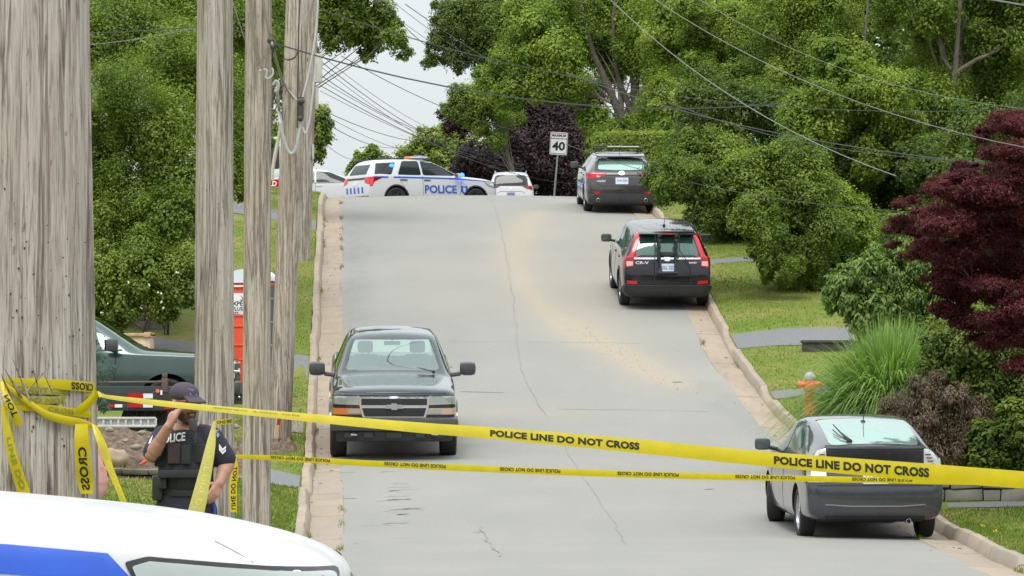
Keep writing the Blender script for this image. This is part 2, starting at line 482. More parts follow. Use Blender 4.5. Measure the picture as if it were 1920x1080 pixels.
_tc = {}
def text_mesh(txt, size=1.0, bold=.02, align='CENTER', spacing=1.0):
    k = (txt, bold, spacing)
    if k not in _tc:
        cu = bpy.data.curves.new('t', 'FONT'); cu.body = txt; cu.size = 1; cu.offset = bold; cu.align_x = 'LEFT'
        cu.space_character = spacing; cu.resolution_u = 3
        o = bpy.data.objects.new('t', cu); COL.objects.link(o); bpy.context.view_layer.update()
        me = bpy.data.meshes.new_from_object(o.evaluated_get(bpy.context.evaluated_depsgraph_get()))
        V = np.array([v.co[:2] for v in me.vertices]); Fc = [tuple(p.vertices) for p in me.polygons]
        bpy.data.objects.remove(o); bpy.data.meshes.remove(me)
        V[:, 0] -= V[:, 0].min(); V[:, 1] -= V[:, 1].min(); _tc[k] = (V, Fc, V[:, 0].max(), V[:, 1].max())
    V, Fc, w, h = _tc[k]
    return V/h*size, Fc, w/h*size, size      # height = size, origin bottom-left
def text_on(surf, name, txt, ax, c, h, mat, parent, width=None, off=.009, mirror=1, bold=.02):
    V, Fc, w, _ = text_mesh(txt, h, bold)
    sx = (width/w) if width else 1
    out = []
    for u, v in V:
        a = c[0] + mirror*(u - w/2)*sx; b = c[1] + v - h/2
        p = surf.cast(ax, a, b); out.append(p + surf.nrm(p)*off)
    return mesh(name, out, Fc, mat, parent)

def wheel(parent, c, r, w, side, rimmat, spokes=5, steer=0, style='alloy'):
    """wheel centred at c, axis y; side=+1 left"""
    b = MB(); h = w/2; ri = r*.68
    b.lathe([(ri, -h*.8), (r*.86, -h), (r*.97, -h*.85), (r, -h*.5), (r, h*.5), (r*.97, h*.85), (r*.86, h), (ri, h*.8), (ri*.98, h*.2), (ri*.98, -h*.8)], (0, 0, 0), 'y', 32)
    b.lathe([(ri, -h*.5), (.01, -h*.5)], (0, 0, 0), 'y', 32)
    o = b.build('wheel', M['rubber'], parent); o.location = c; o.rotation_euler = (0, 0, steer)
    g = MB(); y = side*h*.55
    g.lathe([(ri*.995, side*h*.82), (ri*.93, side*h*.80), (ri*.90, side*h*.3), (ri*.3, side*h*.25), (.005, side*h*.2)], (0, 0, 0), 'y', 28)
    for k in range(spokes):
        a = 2*math.pi*k/spokes + .3
        R = Matrix.Rotation(a, 3, 'Y')
        g.box(R @ Vector((0, side*h*.62, ri*.52)), (ri*.20, h*.22, ri*.82), R, .012, .75)
    g.lathe([(ri*.24, side*h*.5), (ri*.24, side*h*.8), (.005, side*h*.86)], (0, 0, 0), 'y', 16)
    g.build('rim', rimmat, o)
    d = MB(); d.lathe([(ri*.62, side*h*.32), (.005, side*h*.34)], (0, 0, 0), 'y', 20); d.build('brake_disc', M['steel'], o)
    return o

def mirror_part(parent, c, side, mat, size=(.16, .24, .17), glassmat=None, stalk=.10):
    b = MB(); b.box((0, 0, 0), size, None, .045)
    b.tube([(0, -side*size[1]*.45, -size[2]*.3), (.02, -side*(size[1]*.5+stalk), -size[2]*.45)], .028, 6)
    o = b.build('wing_mirror', mat, parent); o.location = c
    g = MB(); g.box((-size[0]/2-.004, 0, 0), (.008, size[1]*.82, size[2]*.78), None, .003); g.build('mirror_glass', M['mirror_face'] if glassmat is None else glassmat, o)
    return o

def car_root(name, pos, heading, label, cat, L, extra_pitch=0):
    """returns matrix; heading in world angle (0 = +X)"""
    return dict(name=name, pos=pos, heading=heading, label=label, cat=cat, L=L)

def place_on_ground(root, X, d, heading, wb, lift=0, track=1.5, flatg=None):
    fx, fy = math.cos(heading), math.sin(heading); g = flatg or (lambda a, b: float(gz(a, b)))
    pf = Vector((X+fx*wb/2, d+fy*wb/2, 0)); pr = Vector((X-fx*wb/2, d-fy*wb/2, 0))
    lx, ly = -fy*track/2, fx*track/2
    def road(x, y): return CZ + float(prof(y)) if flatg is None else flatg(x, y)
    pf.z = road(pf.x, pf.y); pr.z = road(pr.x, pr.y)
    f = (pf-pr).normalized(); up = Vector((0, 0, 1)); l = up.cross(f).normalized(); u = f.cross(l)
    m = Matrix((( f.x, l.x, u.x, 0), (f.y, l.y, u.y, 0), (f.z, l.z, u.z, 0), (0, 0, 0, 1)))
    c = (pf+pr)/2; m.translation = c + Vector((0, 0, lift)); root.matrix_world = m

def make_body(stations, rear, wts, matp, root, wheels, r, w, front=None, fwts=None, arch=.055, cuts=None, lift=0):
    me = loft_body(stations, rear, wts, front=front, fwts=fwts)
    o = link('body', me, [matp, M['under']], root)
    md = o.modifiers.new('s', 'SUBSURF'); md.levels = 3; md.render_levels = 3
    me = evalmods(o, 'body'); s = Surf(me)
    s.xr = min(v.x for v in s.V); s.xf = max(v.x for v in s.V)
    cb = MB()
    for (x, z) in wheels:
        for sd in (-1, 1):
            y0, y1 = sorted((sd*(w-.34), sd*(w+.3)))
            cb.lathe([(0.0005, y0), (r+arch, y0), (r+arch, y1), (.0005, y1)], (x, 0, z), 'y', 40)
    bm = bmesh.new(); m2 = cb.mesh(); bm.from_mesh(m2); bmesh.ops.remove_doubles(bm, verts=bm.verts[:], dist=.002)
    bmesh.ops.recalc_face_normals(bm, faces=bm.faces[:])
    for f in bm.faces: f.material_index = 1
    bm.to_mesh(m2); bm.free()
    cut = link('cut', m2, [matp, M['under']])
    cs = [cut] + (cuts or [])
    for c in cs:
        md = o.modifiers.new('b', 'BOOLEAN'); md.operation = 'DIFFERENCE'; md.object = c; md.solver = 'EXACT'
    me = evalmods(o, 'body')
    for c in cs: bpy.data.objects.remove(c)
    try: me.set_sharp_from_angle(angle=rad(38))
    except Exception: pass
    return o, s

def ring_poly(cx, cz, r0, r1, a0=0, a1=180, n=18):
    a = [rad(a0+(a1-a0)*i/n) for i in range(n+1)]
    return [(cx+r1*math.cos(t), cz+r1*math.sin(t)) for t in a] + [(cx+r0*math.cos(t), cz+r0*math.sin(t)) for t in reversed(a)]
def line_poly(pts, w):
    """thin strip polygon along an open polyline in 2D"""
    pts = [Vector(p) for p in pts]; L = []; R = []
    for i, p in enumerate(pts):
        t = (pts[min(i+1, len(pts)-1)]-pts[max(i-1, 0)]).normalized(); n = Vector((-t.y, t.x))*w/2
        L.append(tuple(p+n)); R.append(tuple(p-n))
    return L+R[::-1]
def mir(pts): return [(-a, b) for a, b in pts]

# ---- sport utility police car ------------------------------------------------
def police_suv(label, lights_on=True):
    root = empty('police_car', label=label, cat='police car')
    pw = _mc.setdefault('pwhite', paint('white_car_paint', (.62, .63, .64), .4, 0, .04, .35))
    S = [(2.50, .34, .68, .88, .64, .50, .93, .95), (2.46, .28, .85, .955, .80, .62, .985, 1.005), (2.32, .24, .94, .995, .89, .72, 1.03, 1.06),
         (2.1, .23, .97, 1.03, .93, .75, 1.075, 1.11), (1.85, .22, .985, 1.055, .94, .76, 1.11, 1.145), (1.2, .22, 1.0, 1.10, .95, .77, 1.16, 1.20), (1.0, .22, 1.0, 1.11, .95, .77, 1.18, 1.23),
         (.15, .22, 1.0, 1.13, .95, .69, 1.64, 1.68), (-.25, .22, 1.0, 1.13, .95, .68, 1.69, 1.735), (-1.2, .22, 1.0, 1.15, .95, .68, 1.69, 1.75),
         (-1.95, .24, 1.0, 1.16, .95, .66, 1.65, 1.71), (-2.30, .27, .97, 1.16, .93, .64, 1.61, 1.67), (-2.46, .32, .93, 1.15, .90, .62, 1.56, 1.62),
         (-2.52, .38, .86, 1.12, .84, .58, 1.52, 1.56)]
    rp = [(.2, .06), (.45, 0), (.75, 0), (.86, .07), (1.12, .09), (1.62, .38)]
    wb = 3.025; r = .385; wl = [(wb/2+.06, r), (-wb/2+.06, r)]
    o, s = make_body(S, rp, {-1: 1, -2: .95, -3: .5, -4: .1}, pw, root, wl, r, 1.0)
    D = lambda n, pts, ax, m, **k: decal(s, n, pts, ax, m, root, **k)
    for ax in ('left', 'right'):
        # windows
        D('front_side_window', roundp([(.92, 1.20), (.83, 1.24), (.28, 1.60), (-.05, 1.655), (-.42, 1.665), (-.42, 1.18), (.7, 1.175)], .12), ax, M['glass'])
        D('rear_side_window', roundp([(-.49, 1.665), (-1.10, 1.655), (-1.38, 1.19), (-.49, 1.18)], .12), ax, M['glass'])
        D('quarter_window', roundp([(-1.62, 1.19), (-1.36, 1.61), (-2.02, 1.57), (-2.18, 1.22)], .1), ax, M['glass'])
        # stripe, door seams, handles
        if lights_on: D('stripe', [(2.1, 1.00), (.9, 1.10), (-.6, 1.125), (-1.55, 1.13), (-1.55, 1.075), (-.6, 1.07), (.9, 1.05), (2.1, .985)], ax, M['blue'], off=.003)
        D('stripe', [(-1.75, 1.13), (-2.3, 1.13), (-2.3, 1.07), (-1.75, 1.07)], ax, M['blue'], off=.003)
        D('door_seam', line_poly([(1.02, 1.12), (1.0, .7), (.93, .32)], .012), ax, M['seam'], off=.002)
        D('door_seam', line_poly([(-.45, 1.17), (-.45, .32)], .012), ax, M['seam'], off=.002)
        D('door_seam', line_poly([(-1.35, 1.17), (-1.28, .95), (-1.05, .62)], .012), ax, M['seam'], off=.002)
        D('sill_trim', [(1.05, .34), (-1.05, .34), (-1.05, .25), (1.05, .25)], ax, M['trim_dark'], off=.01)
        for x in (-.28, -1.16): D('door_handle', roundp([(x-.13, 1.0), (x+.12, 1.0), (x+.12, 1.035), (x-.13, 1.035)], .3), ax, M['trim_dark'], off=.02)
        for x, z in wl: D('arch_trim', ring_poly(x, z, r+.055, r+.10, -8, 188), ax, M['trim_dark'], off=.008, res=.08)
        mm = -1 if ax == 'left' else 1
        text_on(s, 'lettering', 'POLICE', ax, (.22, .72), .27, M['blue'], root, width=1.22, mirror=mm, bold=.03)
        # shield crest beside the lettering
        cx = 1.12 if ax == 'right' else -.60
        D('crest', [(cx-.13, .85), (cx, .82), (cx+.13, .85), (cx+.12, .64), (cx, .55), (cx-.12, .64)], ax, M['blue'], off=.004, res=.06)
        D('crest_detail', [(cx-.05, .78), (cx+.05, .78), (cx+.04, .66), (cx, .62), (cx-.04, .66)], ax, M['plate'], off=.009, res=.05)
    # rear
    D('rear_window', roundp([(-.60, 1.20), (.60, 1.20), (.55, 1.53), (-.55, 1.53)], .14), 'rear', M['glass'])
    D('quarter_pillar', roundp([(-2.24, 1.2), (-2.10, 1.2), (-2.0, 1.58), (-2.08, 1.56)], .1), 'right', M['black_plastic'], off=.006)
    for sg in (-1, 1):
        D('tail_lamp', roundp([(sg*.93, .86), (sg*.62, .93), (sg*.60, 1.10), (sg*.93, 1.10)], .15), 'rear', M['red_lamp'], off=.012)
        D('tail_lamp', roundp([(-2.42, .80), (-2.33, .82), (-2.28, .95), (-1.95, 1.10), (-2.44, 1.10)], .12), 'left' if sg > 0 else 'right', M['red_lamp_dark'], off=.012)
        D('tail_lamp_glow', roundp([(-2.43, .84), (-2.35, .84), (-2.30, 1.06), (-2.43, 1.06)], .2), 'left' if sg > 0 else 'right', M['red_glow'], off=.018)
    D('lamp_bar', [(-.6, 1.03), (.6, 1.03), (.6, 1.09), (-.6, 1.09)], 'rear', M['trim_dark'], off=.01)
    for k in range(5):
        y0 = -.62+k*.27; D('chevron', [(y0, .58), (y0+.12, .58), (y0+.18, .78), (y0+.06, .78)], 'rear', M['blue'], off=.006)
    D('rear_bumper', roundp([(-.88, .32), (.88, .32), (.9, .48), (-.9, .48)], .2), 'rear', M['trim_dark'], off=.02)
    D('number_plate', [(-.16, .84), (.16, .84), (.16, .98), (-.16, .98)], 'rear', M['plate'], off=.01)
    # front
    D('windscreen', roundp([(-.70, 1.24), (.70, 1.24), (.60, 1.62), (-.60, 1.62)], .12), 'front', M['glass'])
    D('grille', roundp([(-.48, .58), (.48, .58), (.60, .92), (-.60, .92)], .15), 'front', M['black_plastic'], off=.01)
    D('front_bumper', roundp([(-.80, .34), (.80, .34), (.74, .52), (-.74, .52)], .2), 'front', M['trim_dark'], off=.012)
    hl = [(2.47, .980), (2.30, .992), (1.97, 1.022), (1.91, 1.008), (1.94, .95), (2.07, .85), (2.28, .80), (2.44, .80)]
    for ax in ('left', 'right'):
        D('headlight_trim', roundp(hl, .16, 4), ax, M['black_plastic'], off=.006, res=.035)
        inn = [(2.46, .966), (2.30, .979), (1.975, 1.009), (1.930, .996), (1.955, .94), (2.09, .86), (2.28, .82), (2.42, .82)]
        h = D('headlight', roundp(inn, .16, 4), ax, M['clear_lamp'], off=.014, res=.035)
        lo = D('lamp_reflector', roundp([(2.40, .915), (2.14, .935), (2.16, .88), (2.38, .87)], .2), ax, M['chrome'], off=.019); lo.parent = h
        for k in range(6):
            q = MB(); p = s.cast(ax, 2.06+k*.04, .962-k*.004); q.ball(p+s.nrm(p)*.022, .007, 8, 6); j = q.build('led', M['chrome'], h)
        # broad blue fender flash with slanted end (front quarter)
        if not lights_on: D('fender_stripe', [(1.867, 1.031), (1.606, 1.055), (1.1, 1.075), (-1.5, 1.10), (-1.5, 1.01), (1.1, 1.0), (1.606, .979), (1.945, .950)], ax, M['blue'], off=.0035, res=.04)
    # bonnet seam
    for ax in ('left', 'right'):
        D('bonnet_seam', line_poly([(2.245, 1.005), (2.20, 1.03), (2.14, 1.058)], .003), ax, M['seam_pale'], off=.0015, res=.06)
    for sg in (-1, 1):
        m_ = mirror_part(root, (.82, sg*1.12, 1.17), sg, pw, (.14, .22, .16))
        wheel(root, (wl[0][0], sg*.87, r), r, .25, sg, M['trim_dark'], 5, 0)
        wheel(root, (wl[1][0], sg*.87, r), r, .25, sg, M['trim_dark'], 5, 0)
    # light bar on the roof
    b = MB(); b.box((-.18, 0, 1.80), (.30, 1.15, .05), None, .02); b.box((-.18, .45, 1.765), (.08, .06, .06)); b.box((-.18, -.45, 1.765), (.08, .06, .06))
    lb = b.build('light_bar', M['white'], root)
    for k in range(6):
        y = -.48+k*.192; q = MB(); q.box((-.18, y, 1.835), (.26, .16, .07), None, .02)
        q.build('beacon', (M['red_beacon'] if k > 2 else M['blue_beacon']), lb)
    for (x, z) in ((-1.52, 1.50),) if lights_on else ():
        p = s.cast('right', x, z); q = MB(); q.ball(p+Vector((0, -.02, 0)), (.10, .03, .06), 14, 8); q.build('strobe_light', M['blue_lamp'], root)
    if lights_on:
        q = MB(); q.ball((.98, -1.10, 1.19), (.085, .06, .08), 14, 8); q.build('strobe_light', M['blue_lamp'], root)
    ru = MB()
    for sg in (-1, 1): ru.tube([(.0, sg*.66, 1.72), (-.4, sg*.655, 1.765), (-1.9, sg*.62, 1.73), (-2.1, sg*.60, 1.69)], .016, 6)
    ru.build('roof_rail', M['trim_dark'], root)
    return root, wb

# ---- hatchback / suv generic -------------------------------------------------
def stations_hatch(L, W, H, belt, hoodz, xws, xwt, xrt, zb=.20, tw=.70, rear_low=.9, nose=.55, hoodf=.72, rtaper=.96):
    w = W/2; f = L/2
    return [(f, zb+.14, w*.62, hoodf-.05, w*.58, w*.45, hoodf-.02, hoodf), (f-.07, zb+.07, w*.84, hoodf+.03, w*.78, w*.62, hoodf+.06, hoodf+.08),
            (f-.28, zb+.02, w*.95, hoodf+.09, w*.88, w*.72, hoodf+.13, hoodf+.155), (f-.6, zb, .99*w, (hoodf+hoodz)/2+.02, .93*w, w*.76, (hoodf+hoodz)/2+.06, (hoodf+hoodz)/2+.10),
            (xws+.12, zb, w, belt-.03, w*.95, w*.78, hoodz, hoodz+.04), (xws, zb, w, belt-.02, w*.95, w*.78, hoodz+.02, hoodz+.07),
            (xwt, zb, w, belt, w*.95, w*tw, H-.08, H-.04), (xwt-.4, zb, w, belt+.01, w*.95, w*(tw-.01), H-.035, H+.005),
            (xrt+.9, zb, w, belt+.02, w*.95, w*(tw-.01), H-.045, H), (xrt+.3, zb+.01, .995*w, belt+.03, w*.945, w*(tw-.02), H-.09, H-.035),
            (-f+.28, zb+.03, .985*w, belt+.03, w*.94, w*(tw-.03), H-.13, H-.07), (-f+.08, zb+.06, w*rtaper*.98, belt+.02, w*.90, w*(tw-.05), H-.16, H-.10),
            (-f, zb+.12, w*rtaper*.93, belt, w*.86, w*(tw-.09), H-.19, H-.14)]

def small_wheelset(root, wb, r, w, rim, xo=0, steer=0, sp=5, ww=.21):
    for x in (wb/2+xo, -wb/2+xo):
        for sg in (-1, 1): wheel(root, (x, sg*(w-.125), r), r, ww, sg, rim, sp, steer if x > 0 else 0)

def plate_part(s, root, c, txt, mat, ax='rear', w=.31, h=.155, ink=None):
    p = decal(s, 'number_plate', [(c[0]-w/2, c[1]-h/2), (c[0]+w/2, c[1]-h/2), (c[0]+w/2, c[1]+h/2), (c[0]-w/2, c[1]+h/2)], ax, mat, root, off=.014, res=.08, thick=.02)
    if txt: t = text_on(s, 'plate_number', txt, ax, c, h*.45, ink or M['blue'], p, width=w*.8, off=.018, mirror=-1 if ax == 'rear' else 1, bold=.01)
    return p

def compact_suv(label):       # black, bicycle rack on the tailgate
    root = empty('parked_car', label=label, cat='car')
    pm = paint('black_car_paint', (.008, .008, .014), .3, .0, .01, 1.0)
    L, Wd, H = 4.53, 1.82, 1.62
    S = stations_hatch(L, Wd, H, 1.02, 1.03, 1.05, .25, -1.75, .22, .72, hoodf=.80)
    rp = [(.2, .05), (.45, 0), (.72, .0), (.80, .05), (1.05, .10), (1.52, .42)]
    wb, r = 2.62, .345; wl = [(wb/2, r), (-wb/2, r)]
    o, s = make_body(S, rp, {-1: 1, -2: .95, -3: .6, -4: .12}, pm, root, wl, r, Wd/2)
    D = lambda n, pts, ax, m, **k: decal(s, n, pts, ax, m, root, **k)
    D('rear_window', roundp([(-.63, 1.10), (.63, 1.10), (.51, 1.48), (-.51, 1.48)], .08), 'rear', M['glass_green'])
    for sg in (-1, 1):
        f = (lambda p: mir(p)) if sg < 0 else (lambda p: p)
        D('tail_lamp', f([(.54, 1.50), (.605, 1.48), (.73, 1.12), (.81, 1.02), (.73, .95), (.665, 1.07), (.525, 1.46)]), 'rear', M['red_lamp'], off=.016, res=.04)
        D('tail_lamp_lens', f(roundp([(.66, 1.06), (.85, 1.04), (.85, .84), (.66, .88)], .1)), 'rear', M['red_lamp_dark'], off=.018)
        D('tail_lamp_lens', f(roundp([(.68, .98), (.80, .98), (.80, .88), (.68, .90)], .1)), 'rear', M['lamp_pink'], off=.023)
        D('reflector', f([(.60, .535), (.80, .55), (.80, .61), (.60, .60)]), 'rear', M['red_lamp'], off=.012)
        D('tail_lamp', [(-2.10, .98), (-2.02, 1.05), (-2.12, 1.10), (-2.2, 1.03), (-2.2, .95)], 'left' if sg > 0 else 'right', M['red_lamp'], off=.012, res=.04)
    D('chrome_strip', roundp([(-.66, 1.02), (.66, 1.02), (.66, 1.05), (.2, 1.055), (-.2, 1.055), (-.66, 1.05)], .1), 'rear', M['chrome'], off=.012)
    D('badge', roundp([(-.055, .985), (.055, .985), (.065, 1.075), (-.065, 1.075)], .3), 'rear', M['chrome'], off=.022)
    text_on(s, 'badge_lettering', 'CR-V', 'rear', (.50, .955), .055, M['chrome'], root, width=.26, mirror=-1, off=.01)
    text_on(s, 'badge_lettering', 'AWD', 'rear', (-.50, .955), .035, M['chrome'], root, width=.16, mirror=-1, off=.01)
    D('bumper_cladding', roundp([(-.86, .27), (.86, .27), (.87, .50), (-.87, .50)], .12), 'rear', M['black_plastic'], off=.02)
    D('bumper_strip', [(-.84, .50), (.84, .50), (.84, .52), (-.84, .52)], 'rear', M['trim_dark'], off=.028)
    D('tailgate_seam', line_poly([(-.66, .62), (.66, .62)], .012), 'rear', M['seam'], off=.003)
    plate_part(s, root, (0, .86), 'GGL 327', M['plate'])
    for ax in ('left', 'right'):
        D('front_side_window', roundp([(.82, 1.09), (.22, 1.45), (-.15, 1.50), (-.15, 1.07)], .12), ax, M['glass_green'])
        D('rear_side_window', roundp([(-.22, 1.50), (-.95, 1.47), (-1.18, 1.12), (-.22, 1.07)], .12), ax, M['glass_green'])
        D('quarter_window', roundp([(-1.05, 1.45), (-1.42, 1.38), (-1.62, 1.20), (-1.25, 1.13)], .15), ax, M['glass_green'])
        D('window_chrome', line_poly([(.85, 1.06), (-.2, 1.045), (-1.2, 1.09), (-1.66, 1.19)], .025), ax, M['chrome'], off=.008)
        D('door_seam', line_poly([(-.18, 1.05), (-.18, .30)], .012), ax, M['seam'], off=.002)
        D('door_seam', line_poly([(.85, 1.02), (.80, .30)], .012), ax, M['seam'], off=.002)
        D('sill_trim', [(1.0, .33), (-1.0, .33), (-1.0, .24), (1.0, .24)], ax, M['black_plastic'], off=.012)
        for x in (-.05, -.98): D('door_handle', roundp([(x-.1, .94), (x+.1, .94), (x+.1, .97), (x-.1, .97)], .3), ax, pm, off=.02)
        for x, z in wl: D('arch_trim', ring_poly(x, z, r+.055, r+.11, -5, 185), ax, M['black_plastic'], off=.01, res=.08)
        D('headlight', roundp([(2.15, .78), (1.7, .92), (1.75, .80), (2.18, .68)], .15), ax, M['clear_lamp'], off=.01)
    D('windscreen', roundp([(-.68, 1.10), (.68, 1.10), (.58, 1.50), (-.58, 1.50)], .12), 'front', M['glass'])
    D('grille', roundp([(-.5, .55), (.5, .55), (.55, .75), (-.55, .75)], .15), 'front', M['black_plastic'])
    for sg in (-1, 1): mirror_part(root, (.72, sg*1.02, 1.12), sg, M['black_plastic'], (.13, .21, .16))
    small_wheelset(root, wb, r, Wd/2, M['alloy'])
    # aerial
    q = MB(); q.tube([(-1.25, 0, 1.60), (-1.50, 0, 1.82)], .006, 5); q.ball((-1.25, 0, 1.60), (.05, .03, .025)); q.build('aerial', M['black_plastic'], root)
    # roof spoiler lip with high brake lamp
    b = MB(); b.box((-1.92, 0, 1.53), (.30, 1.12, .03), Matrix.Rotation(rad(-8), 3, 'Y'), .012); sp = b.build('spoiler', pm, root)
    q = MB(); q.box((-2.075, 0, 1.518), (.012, .30, .022)); q.build('brake_lamp', M['red_lamp'], sp)
    # exhausts
    # folded bicycle rack strapped on
    rk = empty('bicycle_rack', label='folded black bicycle rack strapped to the tailgate of the black SUV', cat='bicycle rack')
    q = MB()
    for y in (.17, -.17):
        q.tube([(-2.02, y, 1.50), (-2.16, y, 1.40), (-2.20, y*.95, 1.15), (-2.36, y*.8, .80)], .022, 8)
        q.tube([(-2.14, y, 1.52), (-2.27, y, 1.40), (-2.28, y, 1.18), (-2.30, y*1.2, 1.05)], .020, 8)
    q.tube([(-2.36, .2, .78), (-2.36, -.2, .78)], .03, 8); q.tube([(-2.22, .2, 1.15), (-2.22, -.2, 1.15)], .03, 8)
    q.build('frame', M['black_plastic'], rk)
    for y in (.17, -.17):
        for z in (1.28, 1.40, 1.50):
            q = MB(); q.box((-2.24-.05*(1.5-z), y, z), (.09, .07, .06), Matrix.Rotation(rad(20), 3, 'Y'), .015); q.build('cradle', M['rubber'], rk)
    for ys, ye in ((.24, .26), (-.24, -.46)):
        q = MB(); q.tube([(-2.06, ys, 1.50), (-2.20, ys, 1.2), (-2.30, ye, .9), (-2.31, ye, .55)], .010, 4, flat=.5); q.build('strap', M['rubber'], rk)
    return root, wb, rk

def estate_hatch(label):     # warm grey hatchback with roof bars
    root = empty('parked_car', label=label, cat='car')
    pm = paint('bronze_grey_paint', (.085, .076, .075), .25, .6, .05)
    L, Wd, H = 4.46, 1.795, 1.45
    S = stations_hatch(L, Wd, H, .98, .98, 1.0, .15, -1.55, .18, .70, hoodf=.70)
    rp = [(.2, .06), (.42, 0), (.66, .01), (.80, .07), (.98, .10), (1.08, .22), (1.34, .62)]
    wb, r = 2.70, .325; wl = [(wb/2+.05, r), (-wb/2+.05, r)]
    o, s = make_body(S, rp, {-1: 1, -2: .95, -3: .7, -4: .15}, pm, root, wl, r, Wd/2)
    D = lambda n, pts, ax, m, **k: decal(s, n, pts, ax, m, root, **k)
    D('rear_window', roundp([(-.58, 1.07), (-.2, 1.055), (.2, 1.055), (.58, 1.07), (.52, 1.30), (-.52, 1.30)], .16), 'rear', M['glass_painted_sky'], off=.006)
    D('window_surround', roundp([(-.66, 1.03), (.66, 1.03), (.60, 1.34), (-.60, 1.34)], .16), 'rear', M['black_plastic'], off=.003)
    for sg in (-1, 1):
        f = (lambda p: mir(p)) if sg < 0 else (lambda p: p)
        D('tail_lamp', f(chaikin([(.36, .93), (.62, .99), (.86, .98), (.88, .86), (.70, .84), (.58, .89)], 2)), 'rear', M['red_lamp'], off=.014, res=.035)
        D('tail_lamp_lens', f(roundp([(.50, .91), (.62, .93), (.62, .88), (.56, .88)], .2)), 'rear', M['lamp_pink'], off=.02)
        D('reflector', f(roundp([(.55, .48), (.68, .48), (.68, .55), (.55, .53)], .2)), 'rear', M['red_lamp'], off=.028)
        D('tail_lamp', [(-2.15, .98), (-1.85, 1.0), (-2.0, .90), (-2.18, .86)], 'left' if sg > 0 else 'right', M['red_lamp'], off=.012, res=.04)
        q = MB(); q.lathe([(.028, -2.10), (.045, -2.10), (.045, -2.27), (.036, -2.275), (.032, -2.18), (.005, -2.16)], (0, sg*.58, .34), 'x', 16); q.build('exhaust', M['steel'], root)
    D('tailgate_seam', line_poly([(-.62, .74), (-.50, .68), (.50, .68), (.62, .74)], .012), 'rear', M['seam'], off=.003)
    D('plate_recess', roundp([(-.38, .72), (.38, .72), (.48, .88), (-.48, .88)], .15), 'rear', M['trim_bronze'], off=.004)
    D('tailgate_edge', line_poly([(-.55, .88), (-.42, .94), (.42, .94), (.55, .88)], .012), 'rear', M['seam'], off=.006)
    plate_part(s, root, (0, .80), 'JNA 524', M['plate'])
    b = D('badge', [(.075*math.cos(t)*1.0, .985+.05*math.sin(t)) for t in [i*math.pi/8 for i in range(16)]], 'rear', M['chrome'], off=.010, res=.03)
    D('badge_centre', [(-.05, 1.005), (-.015, .97), (.015, .97), (.05, 1.005), (.02, .985), (0, .975), (-.02, .985)], 'rear', M['trim_dark'], off=.016, res=.02)
    text_on(s, 'badge_lettering', 'mazda3', 'rear', (.50, .80), .045, M['chrome'], root, width=.20, mirror=-1, off=.01)
    D('bumper_cladding', roundp([(-.82, .22), (.82, .22), (.80, .36), (.62, .50), (-.62, .50), (-.80, .36)], .1), 'rear', M['trim_dark'], off=.02)
    for ax in ('left', 'right'):
        D('front_side_window', roundp([(.80, 1.02), (.20, 1.30), (-.12, 1.34), (-.12, 1.01)], .12), ax, M['glass_green'])
        D('rear_side_window', roundp([(-.18, 1.34), (-.85, 1.31), (-1.20, 1.12), (-1.05, 1.05), (-.18, 1.01)], .12), ax, M['glass_green'])
        D('door_seam', line_poly([(-.15, 1.0), (-.15, .28)], .012), ax, M['seam'], off=.002)
        D('sill_trim', [(1.0, .28), (-1.0, .28), (-1.0, .21), (1.0, .21)], ax, M['black_plastic'], off=.01)
        for x in (-.02, -.92): D('door_handle', roundp([(x-.1, .88), (x+.1, .88), (x+.1, .91), (x-.1, .91)], .3), ax, pm, off=.02)
        D('headlight', roundp([(2.1, .70), (1.7, .82), (1.75, .72), (2.12, .62)], .15), ax, M['clear_lamp'], off=.01)
    D('windscreen', roundp([(-.66, 1.04), (.66, 1.04), (.56, 1.36), (-.56, 1.36)], .12), 'front', M['glass'])
    D('grille', roundp([(-.5, .42), (.5, .42), (.6, .64), (-.6, .64)], .15), 'front', M['black_plastic'])
    for sg in (-1, 1): mirror_part(root, (.66, sg*1.0, 1.06), sg, M['trim_dark'], (.13, .21, .15))
    small_wheelset(root, wb, r, Wd/2, M['alloy'], .05)
    b = MB(); b.box((-1.62, 0, 1.40), (.34, 1.16, .03), Matrix.Rotation(rad(-9), 3, 'Y'), .012); b.build('spoiler', pm, root)
    # roof rack: two bars, feet and a pale deflector
    q = MB()
    for x in (.0, -.85):
        q.box((x, 0, 1.545), (.09, 1.16, .03), None, .012)
        for y in (-.56, .56): q.box((x, y, 1.495), (.12, .06, .10), None, .02, .7)
    for y in (-.54, .54): q.tube([(.1, y, 1.53), (-1.0, y, 1.52)], .014, 6)
    rk = q.build('roof_rack', M['black_plastic'], root)
    q = MB(); q.box((-.86, -.12, 1.575), (.10, .78, .022), None, .008); q.build('fairing', M['cream'], rk)
    q = MB(); q.tube([(-1.30, 0, 1.44), (-1.52, 0, 1.62)], .006, 5); q.build('aerial', M['black_plastic'], root)
    return root, wb

